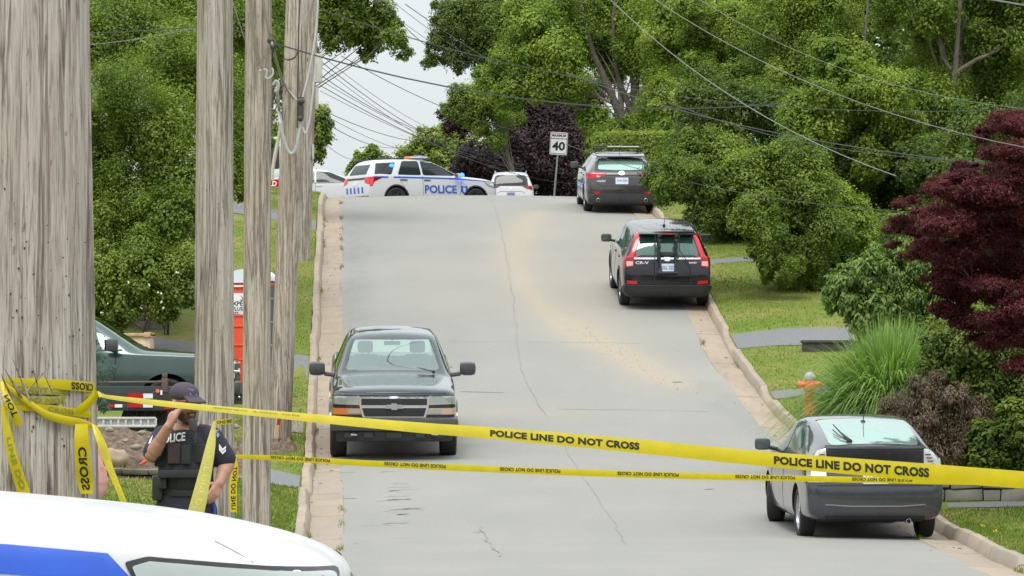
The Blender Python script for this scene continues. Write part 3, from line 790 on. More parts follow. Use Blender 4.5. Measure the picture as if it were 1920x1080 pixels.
def sloping_hatch(label):    # dark grey hatchback with split rear window
    root = empty('parked_car', label=label, cat='car')
    pm = paint('slate_grey_paint', (.062, .065, .078), .24, .5, .05)
    L, Wd, H = 4.46, 1.745, 1.49; w = Wd/2; f = L/2
    S = [(f, .32, .54, .66, .50, .40, .69, .70), (f-.07, .26, .74, .74, .68, .54, .77, .79), (f-.28, .22, .83, .80, .77, .63, .84, .87),
         (f-.6, .19, .865, .88, .81, .66, .92, .96), (1.35, .19, w, .95, .83, .68, .99, 1.03), (1.2, .19, w, .96, .83, .68, 1.01, 1.06),
         (.35, .19, w, .98, .83, .62, 1.40, 1.44), (-.1, .19, w, .99, .83, .625, 1.465, 1.50), (-.75, .20, w, 1.01, .83, .63, 1.46, 1.495),
         (-1.35, .21, w, 1.03, .83, .625, 1.375, 1.41), (-1.80, .23, .865, 1.04, .825, .62, 1.265, 1.30), (-2.12, .27, .855, 1.04, .81, .62, 1.18, 1.215),
         (-2.20, .31, .84, 1.03, .79, .615, 1.16, 1.195), (-2.235, .36, .81, 1.0, .76, .60, 1.145, 1.18)]
    rp = [(.2, .08), (.40, .01), (.68, .0), (.76, .05), (1.18, .10)]
    wb, r = 2.70, .315; wl = [(wb/2+.02, r), (-wb/2+.02, r)]
    o, s = make_body(S, rp, {-1: 1, -2: .95, -3: .5}, pm, root, wl, r, w)
    D = lambda n, pts, ax, m, **k: decal(s, n, pts, ax, m, root, **k)
    # upper glass lies on the sloping roof: seen from above
    D('rear_window', roundp([(-2.08, -.55), (-2.08, .55), (-.92, .56), (-.92, -.56)], .08), 'top', M['glass_painted_sky'], off=.006)
    D('spoiler_lip', [(-.62, 1.145), (.62, 1.145), (.60, 1.175), (-.60, 1.175)], 'rear', M['black_plastic'], off=.02, thick=.03)
    D('lower_rear_window', roundp([(-.585, .88), (.585, .88), (.60, 1.15), (-.60, 1.15)], .05), 'rear', M['dark_gloss'], off=.010)
    D('tailgate_panel', roundp([(-.57, .72), (.57, .72), (.585, .885), (-.585, .885)], .05), 'rear', M['panel_grey'], off=.006)
    for sg in (-1, 1):
        g = (lambda p: mir(p)) if sg < 0 else (lambda p: p)
        D('tail_lamp', g(roundp([(.605, 1.15), (.70, 1.12), (.79, 1.0), (.835, .86), (.83, .74), (.60, .74)], .12)), 'rear', M['clear_lamp'], off=.012, res=.04)
        t = D('tail_lamp_lens', g([(.61, .93), (.79, .90), (.79, .80), (.61, .80)]), 'rear', M['lamp_pale'], off=.018)
        D('tail_lamp', [(-2.19, .82), (-2.09, .92), (-2.04, 1.03), (-2.19, 1.03)], 'left' if sg > 0 else 'right', M['clear_lamp'], off=.010, res=.04)
        for k in range(4):
            q = MB(); z = .96+k*.04
            p = s.cast('rear', sg*(.70-k*.015), z); q.box(p+Vector((-.02, 0, 0)), (.01, .07, .012)); q.build('lamp_strip', M['red_lamp_dark'], root)
    plate_part(s, root, (0, .80), 'GCH 440', M['plate'])
    D('bumper_crease', line_poly([(-.62, .47), (-.3, .45), (.3, .45), (.62, .47)], .014), 'rear', M['panel_light'], off=.008)
    D('bumper_valance', roundp([(-.60, .25), (.60, .25), (.62, .32), (-.62, .32)], .2), 'rear', M['black_plastic'], off=.012)
    D('bumper_seam', line_poly([(-.72, .70), (.72, .70)], .01), 'rear', M['seam'], off=.003)
    for ax in ('left', 'right'):
        D('front_side_window', roundp([(1.0, 1.02), (.30, 1.36), (-.10, 1.39), (-.10, 1.03)], .12), ax, M['glass_green'])
        D('rear_side_window', roundp([(-.16, 1.39), (-.85, 1.35), (-1.30, 1.18), (-1.15, 1.09), (-.16, 1.03)], .12), ax, M['glass_green'])
        D('door_seam', line_poly([(-.13, 1.02), (-.13, .28)], .012), ax, M['seam'], off=.002)
        D('door_seam', line_poly([(.98, 1.0), (.92, .28)], .012), ax, M['seam'], off=.002)
        D('sill_trim', [(1.0, .28), (-1.0, .28), (-1.0, .20), (1.0, .20)], ax, pm, off=.012)
        for x in (.0, -.95): D('door_handle', roundp([(x-.1, .90), (x+.1, .90), (x+.1, .93), (x-.1, .93)], .3), ax, pm, off=.02)
        D('headlight', roundp([(2.1, .66), (1.55, .86), (1.65, .74), (2.12, .60)], .15), ax, M['clear_lamp'], off=.01)
    D('windscreen', roundp([(-.62, 1.10), (.62, 1.10), (.50, 1.40), (-.50, 1.40)], .12), 'front', M['glass'])
    D('front_bumper', roundp([(-.6, .30), (.6, .30), (.6, .45), (-.6, .45)], .2), 'front', M['black_plastic'])
    for sg in (-1, 1): mirror_part(root, (.86, sg*1.0, 1.05), sg, M['trim_dark'], (.12, .20, .15))
    small_wheelset(root, wb, r, w, M['alloy'], .02, rad(-14), 5, .20)
    # wiper standing on the upper glass, shark aerial
    q = MB(); q.box((-2.02, .30, 1.24), (.05, .07, .035), None, .01); q.tube([(-2.02, .30, 1.25), (-1.85, .38, 1.33), (-1.6, .44, 1.42)], [.022, .012, .008], 6)
    q.tube([(-2.0, .29, 1.24), (-1.80, .40, 1.30), (-1.62, .45, 1.36)], .007, 5)
    q.build('wiper', M['black_plastic'], root)
    q = MB(); q.tube([(-1.15, 0, 1.42), (-1.30, 0, 1.68)], .006, 5); q.ball((-1.15, 0, 1.43), (.06, .035, .03)); q.build('aerial', M['black_plastic'], root)
    D('roof_edge', line_poly([(-.88, -.56), (-.88, .56)], .03), 'top', pm, off=.006)
    q = MB(); q.lathe([(.03, -2.0), (.034, -2.0), (.034, -2.16), (.026, -2.16), (.024, -2.05), (.003, -2.04)], (0, -.42, .26), 'x', 14); q.build('exhaust', M['steel'], root)
    return root, wb

def white_suv(label):
    root = empty('parked_car', label=label, cat='car')
    pm = _mc['pwhite']; L, Wd, H = 4.65, 1.84, 1.70
    S = stations_hatch(L, Wd, H, 1.05, 1.05, 1.05, .25, -1.8, .24, .72, hoodf=.80)
    rp = [(.2, .05), (.45, 0), (.72, .0), (.84, .06), (1.08, .08), (1.55, .36)]
    wb, r = 2.706, .35; wl = [(wb/2, r), (-wb/2, r)]
    o, s = make_body(S, rp, {-1: 1, -2: .95, -3: .6, -4: .12}, pm, root, wl, r, Wd/2)
    D = lambda n, pts, ax, m, **k: decal(s, n, pts, ax, m, root, **k)
    D('window_surround', roundp([(-.68, 1.11), (.68, 1.11), (.62, 1.60), (-.62, 1.60)], .12), 'rear', M['black_plastic'], off=.003)
    D('rear_window', roundp([(-.60, 1.16), (.60, 1.16), (.55, 1.53), (-.55, 1.53)], .14), 'rear', M['glass'], off=.008)
    for sg in (-1, 1):
        f = (lambda p: mir(p)) if sg < 0 else (lambda p: p)
        D('tail_lamp', f([(.84, .96), (.60, 1.02), (.40, 1.13), (.62, 1.12), (.86, 1.12)]), 'rear', M['red_lamp_dark'], off=.014, res=.04)
        D('tail_lamp_lens', f([(.84, .98), (.64, 1.02), (.64, 1.05), (.84, 1.06)]), 'rear', M['red_lamp'], off=.02, res=.04)
    D('tailgate_crease', line_poly([(-.55, .82), (-.42, .90), (.42, .90), (.55, .82)], .014), 'rear', M['seam'], off=.004)
    D('badge', [(.05*math.cos(t), 1.0+.05*math.sin(t)) for t in [i*math.pi/8 for i in range(16)]], 'rear', M['chrome'], off=.012, res=.03)
    plate_part(s, root, (0, .78), 'HBT 618', M['plate_dull'])
    D('bumper_cladding', roundp([(-.84, .28), (.84, .28), (.84, .42), (-.84, .42)], .12), 'rear', M['trim_dark'], off=.02)
    for ax in ('left', 'right'):
        D('front_side_window', roundp([(.82, 1.12), (.22, 1.50), (-.15, 1.56), (-.15, 1.10)], .12), ax, M['glass'])
        D('rear_side_window', roundp([(-.22, 1.56), (-1.3, 1.50), (-1.7, 1.25), (-.22, 1.10)], .12), ax, M['glass'])
    D('windscreen', roundp([(-.68, 1.12), (.68, 1.12), (.58, 1.56), (-.58, 1.56)], .12), 'front', M['glass'])
    for sg in (-1, 1): mirror_part(root, (.72, sg*1.02, 1.13), sg, M['trim_dark'], (.13, .21, .15))
    small_wheelset(root, wb, r, Wd/2, M['alloy'])
    q = MB()
    for sg in (-1, 1): q.tube([(.2, sg*.62, 1.66), (0, sg*.62, 1.72), (-1.6, sg*.60, 1.70), (-1.8, sg*.59, 1.62)], .018, 6)
    q.box((-1.2, 0, 1.715), (.12, .03, .05), None, .01)
    q.build('roof_rail', M['steel'], root)
    return root, wb

def white_hatch(label, name='parked_car', paintm=None, glassm=None):
    root = empty(name, label=label, cat='car')
    pm = paintm or _mc['pwhite']; L, Wd, H = 4.55, 1.80, 1.50
    S = stations_hatch(L, Wd, H, .98, 1.0, 1.35, .35, -1.7, .18, .70, hoodf=.70)
    rp = [(.2, .06), (.42, 0), (.66, .01), (.98, .10), (1.38, .5)]
    wb, r = 2.70, .32; wl = [(wb/2, r), (-wb/2, r)]
    o, s = make_body(S, rp, {-1: 1, -2: .95, -3: .7, -4: .15}, pm, root, wl, r, Wd/2)
    D = lambda n, pts, ax, m, **k: decal(s, n, pts, ax, m, root, **k)
    gm = glassm or M['glass']
    for ax in ('left', 'right'):
        D('front_side_window', roundp([(1.15, 1.03), (1.0, 1.10), (.36, 1.37), (-.12, 1.40), (-.12, 1.02)], .10), ax, gm)
        D('rear_side_window', roundp([(-.18, 1.40), (-.95, 1.37), (-1.35, 1.14), (-1.2, 1.06), (-.18, 1.02)], .12), ax, gm)
        D('window_frame', line_poly([(1.2, 1.0), (-.2, .995), (-1.3, 1.04)], .02), ax, M['black_plastic'], off=.008)
        D('door_seam', line_poly([(-.15, 1.0), (-.15, .28)], .012), ax, M['seam'], off=.002)
        D('door_seam', line_poly([(1.02, .98), (.95, .28)], .012), ax, M['seam'], off=.002)
        for x in (-.02, -.98): D('door_handle', roundp([(x-.1, .88), (x+.1, .88), (x+.1, .91), (x-.1, .91)], .3), ax, pm, off=.02)
        D('headlight', roundp([(2.15, .70), (1.7, .84), (1.75, .72), (2.17, .60)], .15), ax, M['clear_lamp'], off=.01)
        D('tail_lamp', roundp([(-2.2, .80), (-1.95, .92), (-2.0, .98), (-2.2, .98)], .15), ax, M['red_lamp'], off=.01)
    D('windscreen', roundp([(-.66, 1.08), (.66, 1.08), (.56, 1.40), (-.56, 1.40)], .12), 'front', gm)
    D('rear_window', roundp([(-.58, 1.06), (.58, 1.06), (.52, 1.34), (-.52, 1.34)], .12), 'rear', gm)
    for sg in (-1, 1): mirror_part(root, (.98, sg*1.0, 1.04), sg, M['trim_dark'], (.14, .20, .16))
    small_wheelset(root, wb, r, Wd/2, M['alloy'])
    return root, wb, s

def pickup(label, color, silverado=True):
    root = empty('pickup_truck', label=label, cat='pickup truck')
    pm = paint(color[0], color[1], .22, .45, .05)
    L, Wd, H = 5.85, 1.99, 1.87
    S = [(2.90, .48, .86, .98, .84, .70, 1.04, 1.05), (2.86, .44, .93, 1.06, .91, .80, 1.11, 1.13), (2.70, .42, .965, 1.10, .935, .82, 1.15, 1.18),
         (2.1, .40, .985, 1.13, .945, .82, 1.18, 1.22), (1.5, .38, .99, 1.15, .95, .82, 1.215, 1.26), (1.36, .38, .99, 1.16, .95, .81, 1.23, 1.28),
         (.62, .38, .985, 1.18, .93, .68, 1.75, 1.80), (.40, .38, .985, 1.18, .93, .68, 1.81, 1.86), (-.7, .38, .985, 1.18, .93, .68, 1.81, 1.87),
         (-.92, .38, .985, 1.18, .93, .67, 1.78, 1.83), (-1.10, .38, .985, 1.19, .95, .90, 1.24, 1.25), (-1.25, .38, .985, 1.19, .955, .92, 1.23, 1.23),
         (-2.80, .42, .98, 1.19, .955, .92, 1.23, 1.23), (-2.92, .48, .94, 1.18, .93, .88, 1.22, 1.22)]
    wb, r = 3.40, .385; xo = .15; wl = [(wb/2+xo, r), (-wb/2+xo, r)]
    # hollow the cab and open the windows
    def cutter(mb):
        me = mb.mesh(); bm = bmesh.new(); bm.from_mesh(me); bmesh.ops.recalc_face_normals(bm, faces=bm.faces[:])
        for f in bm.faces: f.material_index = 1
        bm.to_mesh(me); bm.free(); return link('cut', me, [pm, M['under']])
    inn = MB()
    xs = [(1.18, .70, .86, 1.235), (.56, .62, .86, 1.735), (-.78, .62, .86, 1.775), (-.90, .62, .86, 1.745), (-.98, .68, .86, 1.28)]
    # interior volume: loft of quads (x, halfwidth top, halfwidth bottom, ztop)
    V = []; Fc = []
    for x, wt, wb_, zt in xs: V += [(x, -wb_, .80), (x, wb_, .80), (x, .86, 1.17), (x, wt, zt), (x, -wt, zt), (x, -.86, 1.17)]
    k = 6
    for i in range(len(xs)-1): Fc += [(i*k+j, i*k+(j+1) % k, (i+1)*k+(j+1) % k, (i+1)*k+j) for j in range(k)]
    Fc += [tuple(range(k)), tuple(range((len(xs)-1)*k, len(xs)*k))]
    inn.add(V, Fc)
    ws = MB(); ws.prism(roundp([(-.745, 1.31), (.745, 1.31), (.60, 1.74), (-.60, 1.74)], .10), (.35, 0, 0), 'x', 1.5)
    rw = MB(); rw.prism(roundp([(-.70, 1.27), (.70, 1.27), (.58, 1.745), (-.58, 1.745)], .10), (-1.6, 0, 0), 'x', 1.2)
    sw = MB(); side = roundp([(1.05, 1.25), (.55, 1.68), (.35, 1.735), (-.62, 1.735), (-.74, 1.25)], .10); sw.prism(side, (0, -1.5, 0), 'y', 3)
    cuts = [cutter(m_) for m_ in (inn, ws, rw, sw)]
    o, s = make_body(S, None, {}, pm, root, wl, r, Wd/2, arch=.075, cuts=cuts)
    s.xf = 2.9; s.xr = -2.9
    D = lambda n, pts, ax, m, **k: decal(s, n, pts, ax, m, root, **k)
    D('windscreen', roundp([(-.76, 1.30), (.76, 1.30), (.61, 1.75), (-.61, 1.75)], .10), 'front', M['glass_clear'], off=-.004, thick=.004)
    D('rear_window', roundp([(-.71, 1.26), (.71, 1.26), (.59, 1.755), (-.59, 1.755)], .10), 'rear', M['glass_clear2'], off=-.004, thick=.004)
    for ax in ('left', 'right'):
        D('side_window', side, ax, M['glass_clear2'], off=-.006, thick=.004)
        D('window_trim', line_poly([(1.12, 1.22), (-.78, 1.215)], .025), ax, M['black_plastic'], off=.006)
        D('door_seam', line_poly([(1.02, 1.20), (1.0, .8), (.98, .44)], .012), ax, M['seam'], off=.002)
        D('door_seam', line_poly([(-.80, 1.7), (-.82, 1.0), (-.82, .44)], .012), ax, M['seam'], off=.002)
        D('door_handle', roundp([(-.72, 1.05), (-.50, 1.05), (-.50, 1.09), (-.72, 1.09)], .3), ax, M['black_plastic'], off=.025)
        for x, z in wl: D('wheel_arch_flare', ring_poly(x, z, r+.075, r+.14, -10, 190), ax, pm, off=.022, res=.08)
    # interior: seats, dash, wheel, mirror
    q = MB()
    for y in (-.42, .42):
        b = MB(); b.box((-.10, y, .98), (.50, .46, .16), None, .05); b.box((-.38, y, 1.20), (.14, .42, .44), Matrix.Rotation(rad(-10), 3, 'Y'), .07)
        b.box((-.43, y, 1.53), (.09, .25, .19), None, .05); b.tube([(-.42, y-.05, 1.38), (-.43, y-.05, 1.48)], .008, 5); b.tube([(-.42, y+.05, 1.38), (-.43, y+.05, 1.48)], .008, 5); b.build('seat', M['seat'], root)
    q.box((1.02, 0, 1.13), (.36, 1.5, .20), None, .05); dsh = q.build('dashboard', M['trim_dark'], root)
    q = MB(); q.tube([(.72+.05*math.sin(t), .42+.17*math.cos(t), 1.14+.17*math.sin(t)) for t in [i*math.pi/10 for i in range(21)]], .014, 6); q.build('steering_wheel', M['black_plastic'], root)
    q = MB(); q.box((.50, 0, 1.665), (.03, .26, .065), None, .012); q.tube([(.50, 0, 1.69), (.56, 0, 1.75)], .008, 5); q.build('rear_view_mirror', M['trim_dark'], root)
    q = MB(); q.box((-1.9, 0, 1.238), (1.66, 1.78, .03), None, .01); q.build('bed_cover', M['trim_dark'], root)
    for y in (.52, -.10):
        q = MB(); q.tube([(1.345, y+.12, 1.285), (1.27, y-.10, 1.335), (1.22, y-.38, 1.345)], .009, 5)
        q.box((1.34, y+.12, 1.285), (.05, .05, .03), None, .008); q.build('wiper', M['black_plastic'], root)
    # front end
    D('bonnet_seam', line_poly([(-.80, 1.085), (.80, 1.085)], .012), 'front', M['seam'], off=.003)
    for sg in (-1, 1):
        f = (lambda p: mir(p)) if sg < 0 else (lambda p: p)
        D('headlight', f(roundp([(.53, .905), (.92, .92), (.92, 1.035), (.53, 1.045)], .08)), 'front', M['clear_lamp'], off=.014, res=.04)
        D('lamp_divider', f([(.50, .865), (.93, .865), (.93, .905), (.50, .905)]), 'front', pm, off=.016)
        D('indicator_lamp', f(roundp([(.50, .76), (.93, .76), (.93, .86), (.50, .86)], .08)), 'front', M['amber'] if sg < 0 else M['amber_pale'], off=.012, res=.04)
        D('indicator_lens', f(roundp([(.52, .775), (.72, .775), (.72, .845), (.52, .845)], .08)), 'front', M['clear_lamp'], off=.018, res=.04)
        q = MB(); q.tube([(2.92, sg*.56, .50), (2.99, sg*.58, .46), (2.99, sg*.66, .46), (2.92, sg*.68, .50)], .02, 6); q.build('tow_hook', M['chrome'], root)
    D('grille', roundp([(-.48, .70), (.48, .70), (.53, .88), (.54, 1.035), (-.54, 1.035), (-.53, .88)], .08), 'front', M['chrome'], off=.020, res=.06, thick=.03)
    D('grille_mesh', roundp([(-.505, .905), (.505, .905), (.505, 1.005), (-.505, 1.005)], .08), 'front', M['black_plastic'], off=.026)
    D('grille_mesh', roundp([(-.455, .73), (.455, .73), (.495, .86), (-.495, .86)], .08), 'front', M['black_plastic'], off=.026)
    D('grille_bar', [(-.52, .868), (.52, .868), (.52, .90), (-.52, .90)], 'front', M['chrome'], off=.034, thick=.02)
    bt = [(-.14, .855), (-.045, .855), (-.045, .835), (.045, .835), (.045, .855), (.14, .855), (.12, .915), (.045, .915), (.045, .935), (-.045, .935), (-.045, .915), (-.12, .915)]
    D('badge', bt, 'front', M['alloy'], off=.05, res=.03, thick=.02)
    # bumper as a rounded beam, valance below
    b = MB(); b.box((2.90, 0, .615), (.26, 1.97, .20), None, .05); b.build('bumper', M['bumper_dark'], root)
    b = MB(); b.box((2.86, 0, .44), (.20, 1.78, .19), None, .05, 1.0); va = b.build('valance', M['black_plastic'], root)
    for y, w_ in ((-.68, .20), (.68, .20), (-.40, .16), (.40, .16), (0, .26)):
        b = MB(); b.box((2.965, y, .45), (.012, w_, .09), None, .02); b.build('fog_recess', M['trim_dark'], va)
    for sg in (-1, 1):
        b = MB(); b.box((0, 0, 0), (.20, .25, .21), None, .07); b.tube([(0, -sg*.12, -.08), (.05, -sg*.30, -.10)], .035, 6)
        mo = b.build('wing_mirror', M['bumper_dark'], root); mo.location = (.98, sg*1.19, 1.30)
        g = MB(); g.box((-.103, 0, 0), (.008, .22, .18), None, .003); g.build('mirror_glass', M['mirror_face'], mo)
    for x in (wb/2+xo, -wb/2+xo):
        for sg in (-1, 1): wheel(root, (x, sg*(Wd/2-.14), r), r, .26, sg, M['alloy'], 6)
    b = MB(); b.tube([(wb/2+xo, -.8, .36), (wb/2+xo, .8, .36)], .05, 8); b.tube([(-wb/2+xo, -.8, .36), (-wb/2+xo, .8, .36)], .06, 8)
    b.box((0, 0, .40), (4.8, .9, .10)); b.build('chassis', M['under'], root)
    D('tailgate', roundp([(-.80, .75), (.80, .75), (.82, 1.17), (-.82, 1.17)], .05), 'rear', pm, off=.01)
    for sg in (-1, 1): D('tail_lamp', [(sg*.84, .78), (sg*.93, .78), (sg*.93, 1.16), (sg*.84, 1.16)], 'rear', M['red_lamp'], off=.012)
    return root, wb, xo

M['red_beacon'] = emit('red_beacon', (1.0, .12, .05), .9)
M['blue_beacon'] = paint('blue_beacon', (.12, .22, .65), .15, .2, 0)
M['lamp_pink'] = paint('lamp_pink', (.75, .35, .33), .15, .2, 0)
M['lamp_pale'] = paint('lamp_pale', (.75, .76, .78), .15, .1, 0)
M['trim_bronze'] = paint('trim_bronze', (.055, .05, .05), .35, .4, 0)
M['cream'] = flat('cream', (.62, .60, .46), .5)
M['panel_grey'] = paint('panel_grey', (.07, .075, .085), .3, .5, 0)
M['panel_light'] = paint('panel_light', (.30, .31, .34), .25, .6, 0)
M['plate_dull'] = flat('plate_dull', (.20, .23, .27), .5)
M['amber_pale'] = paint('amber_pale', (.62, .42, .30), .2, .2, 0)
M['bumper_dark'] = flat('bumper_dark', (.06, .065, .068), .45)
M['dark_gloss'] = flat('dark_gloss', (.012, .012, .014), .12, spec=.35)
M['glass_clear'] = glass_clear('windscreen_glass', (.80, .97, .90), .15)
M['glass_clear2'] = glass_clear('cab_glass', (.75, .9, .86), .06)
# ------------------------------------------------------------------ setting materials
def mk_asphalt():
    m, nt, b = new_mat('asphalt'); setc(b, (.3, .3, .29), .85, spec=.25)
    f1 = noise(nt, 45, 6, rough=.7); f2 = noise(nt, .35, 4); f3 = noise(nt, 1.2, 5, mapscale=(1, .25, 1))
    c = ramp(nt, f1, [(.3, (.19, .186, .170)), (.7, (.315, .309, .282))])
    c = mixc(nt, ramp(nt, f2, [(.35, (0, 0, 0)), (.65, (.5, .5, .5))]), c, (.290, .284, .258))
    c = mixc(nt, ramp(nt, f3, [(.42, (.22, .22, .22)), (.58, (0, 0, 0))]), c, (.225, .224, .212))
    # wheel-worn darker tracks, sand trails carried down the hill
    dk = nt.nodes.new('ShaderNodeMath'); dk.operation = 'MULTIPLY'; nt.links.new(attr(nt, 'dark'), dk.inputs[0])
    nt.links.new(ramp(nt, noise(nt, 5, 5, mapscale=(1, .3, 1)), [(.35, (.25,)*3), (.65, (1,)*3)]), dk.inputs[1])
    c = mixc(nt, dk.outputs[0], c, (.19, .19, .185))
    sd = nt.nodes.new('ShaderNodeMath'); sd.operation = 'MULTIPLY'; nt.links.new(attr(nt, 'sand'), sd.inputs[0])
    nt.links.new(ramp(nt, noise(nt, 14, 7, rough=.75, mapscale=(1, .4, 1)), [(.3, (.35,)*3), (.68, (1,)*3)]), sd.inputs[1])
    c = mixc(nt, sd.outputs[0], c, (.375, .312, .225))
    nt.links.new(c, b.inputs['Base Color']); bump(nt, b, f1, .25, .006); return m
def mk_concrete(name, base, joint=3.0, off=0.0):
    m, nt, b = new_mat(name); setc(b, base, .85, spec=.25)
    f1 = noise(nt, 30, 6, rough=.7); f2 = noise(nt, 1.4, 4)
    c = ramp(nt, f1, [(.3, tuple(x*.80 for x in base)), (.7, tuple(x*1.12 for x in base))])
    c = mixc(nt, ramp(nt, f2, [(.45, (0, 0, 0)), (.7, (.7, .7, .7))]), c, tuple(x*.62+.03 for x in base))
    c = mixc(nt, ramp(nt, noise(nt, 3.5, 7, rough=.7, mapscale=(1, .35, 1)), [(.5, (0, 0, 0)), (.68, (.75, .75, .75))]), c, (.25, .21, .17))
    # slab joints and slab to slab tone along the road
    tc = nt.nodes.new('ShaderNodeTexCoord'); sx = nt.nodes.new('ShaderNodeSeparateXYZ'); nt.links.new(tc.outputs['Object'], sx.inputs[0])
    dv = nt.nodes.new('ShaderNodeMath'); dv.operation = 'DIVIDE'; nt.links.new(sx.outputs['Y'], dv.inputs[0]); dv.inputs[1].default_value = joint
    ad = nt.nodes.new('ShaderNodeMath'); ad.operation = 'ADD'; nt.links.new(dv.outputs[0], ad.inputs[0]); ad.inputs[1].default_value = off
    fl = nt.nodes.new('ShaderNodeMath'); fl.operation = 'FLOOR'; nt.links.new(ad.outputs[0], fl.inputs[0])
    wn = nt.nodes.new('ShaderNodeTexWhiteNoise'); wn.noise_dimensions = '1D'; nt.links.new(fl.outputs[0], wn.inputs['W'])
    c = mixc(nt, ramp(nt, wn.outputs[0], [(.2, (0, 0, 0)), (1, (.55, .55, .55))]), c, (.27, .24, .20))
    fr = nt.nodes.new('ShaderNodeMath'); fr.operation = 'FRACT'; nt.links.new(ad.outputs[0], fr.inputs[0])
    lt = nt.nodes.new('ShaderNodeMath'); lt.operation = 'LESS_THAN'; nt.links.new(fr.outputs[0], lt.inputs[0]); lt.inputs[1].default_value = .014
    c = mixc(nt, lt.outputs[0], c, (.16, .13, .10))
    nt.links.new(c, b.inputs['Base Color']); bump(nt, b, f1, .3, .008); return m
def mk_lawn(name, g1, g2, dry, dryamt=.5):
    m, nt, b = new_mat(name); setc(b, g1, .95, spec=.1)
    f1 = noise(nt, 60, 5, rough=.8); f2 = noise(nt, .55, 6, rough=.65); f3 = noise(nt, 5, 5, rough=.7)
    c = ramp(nt, f1, [(.3, g1), (.7, g2)])
    c = mixc(nt, ramp(nt, f2, [(.50-dryamt*.2, (0, 0, 0)), (.72-dryamt*.1, (.8, .8, .8))]), c, dry)
    c = mixc(nt, ramp(nt, f3, [(.35, (.35, .35, .35)), (.6, (0, 0, 0))]), c, tuple(x*.6 for x in g1))
    nt.links.new(c, b.inputs['Base Color']); bump(nt, b, f1, .6, .03); return m
M['asphalt'] = mk_asphalt()
M['kerb'] = mk_concrete('kerb_concrete', (.375, .30, .225))
M['gutter'] = mk_concrete('gutter_concrete', (.355, .285, .210), 3.6, .3)
M['drive'] = flat('drive_asphalt', (.16, .163, .166), .9, var=.25, scale=25, bmp=.3)
M['gravel'] = flat('gravel', (.25, .22, .185), .95, var=.5, scale=40, bmp=.6)
M['lawn'] = mk_lawn('lawn_green', (.11, .17, .024), (.175, .235, .042), (.29, .25, .095))

def attrset(me, name, vals):
    a = me.attributes.new(name, 'FLOAT', 'POINT'); a.data.foreach_set('value', np.asarray(vals, dtype=np.float32).ravel())
def gridmesh(name, X, Y, Z, mat, parent=None, attrs=None, smooth_=True):
    n, m = X.shape; V = np.stack([X, Y, Z], -1).reshape(-1, 3)
    i, j = np.meshgrid(np.arange(n-1), np.arange(m-1), indexing='ij'); a = (i*m+j).ravel()
    Fc = np.stack([a, a+1, a+m+1, a+m], 1)
    me = bpy.data.meshes.new(name); me.vertices.add(len(V)); me.vertices.foreach_set('co', V.astype(np.float32).ravel())
    me.loops.add(Fc.size); me.loops.foreach_set('vertex_index', Fc.astype(np.int32).ravel())
    me.polygons.add(len(Fc)); me.polygons.foreach_set('loop_start', np.arange(0, Fc.size, 4, dtype=np.int32))
    me.polygons.foreach_set('use_smooth', np.full(len(Fc), smooth_)); me.update(calc_edges=True); me.validate()
    if attrs:
        for k, v in attrs.items(): attrset(me, k, v)
    o = link(name, me, mat, parent); return o
def vnoise(x, seed=0, sc=1.0):
    x = np.asarray(x, float)*sc; i = np.floor(x).astype(int); f = x-i; f = f*f*(3-2*f)
    r = lambda k: np.modf(np.abs(np.sin((k+seed*57.3)*12.9898)*43758.5453))[0]
    return (r(i)*(1-f)+r(i+1)*f)*2-1
def vnoise2(x, y, seed=0):
    xi = np.floor(x); yi = np.floor(y); fx = x-xi; fy = y-yi; fx = fx*fx*(3-2*fx); fy = fy*fy*(3-2*fy)
    h = lambda a, b: np.modf(np.abs(np.sin(a*127.1+b*311.7+seed*74.7)*43758.5453))[0]
    return ((h(xi, yi)*(1-fx)+h(xi+1, yi)*fx)*(1-fy)+(h(xi, yi+1)*(1-fx)+h(xi+1, yi+1)*fx)*fy)*2-1

# driveways: ranges of distance where the kerb is lowered
def rngpix(px, y0, y1): return tuple(sorted((Gd(px, y0), Gd(px, y1))))
DRV_L = [rngpix(545, 925, 897), rngpix(565, 712, 672), rngpix(580, 436, 418)]
DRV_R = [rngpix(1375, 660, 632), rngpix(1440, 755, 742), rngpix(1330, 503, 494)]
def kerbh(d, side):
    h = np.full_like(np.asarray(d, float), KH)
    for a, b in (DRV_L if side < 0 else DRV_R):
        h = h - (KH-.035)*smooth(a-.5, a, d)*(1-smooth(b, b+.5, d))
    if side > 0: h = h*(1-.7*smooth(45.2, 45.0, d)) 
    return h
dd = np.concatenate([np.arange(-55, 16, 3), np.arange(16, 42, 1), np.arange(42, 134, .25), np.arange(134, 180, 1), np.arange(180, 420, 8)])
u = np.linspace(0, 1, 61)
DD, UU = np.meshgrid(dd, u, indexing='ij')
XLd, XRd = fXL(dd), fXR(dd)
XX = XLd[:, None]*(1-UU)+XRd[:, None]*UU
edgeL = (vnoise(dd, 1, 1.3)*.025+vnoise(dd, 2, 3.1)*.015)[:, None]; edgeR = (vnoise(dd, 3, .9)*.03)[:, None]
XX = XX + edgeL*(1-UU)**6 + edgeR*UU**6
crown = .045*(1-(2*UU-1)**2)
ZZ = CZ + prof(DD) + crown - .0 + vnoise2(XX*.8, DD*.35, 4)*.008
def polydist(px, X, D):
    """distance (m, with distance compressed) to a polyline on the ground"""
    best = np.full(X.shape, 1e9); bt = np.zeros(X.shape)
    for k in range(len(px)-1):
        ax, ay = px[k][:2]; bx, by = px[k+1][:2]
        dx, dy = bx-ax, by-ay; L2 = dx*dx+dy*dy+1e-9
        t = np.clip(((X-ax)*dx+(D-ay)*dy)/L2, 0, 1)
        q = np.hypot(X-ax-t*dx, D-ay-t*dy); w = q < best
        best = np.where(w, q, best); bt = np.where(w, k+t, bt)
    return best, bt
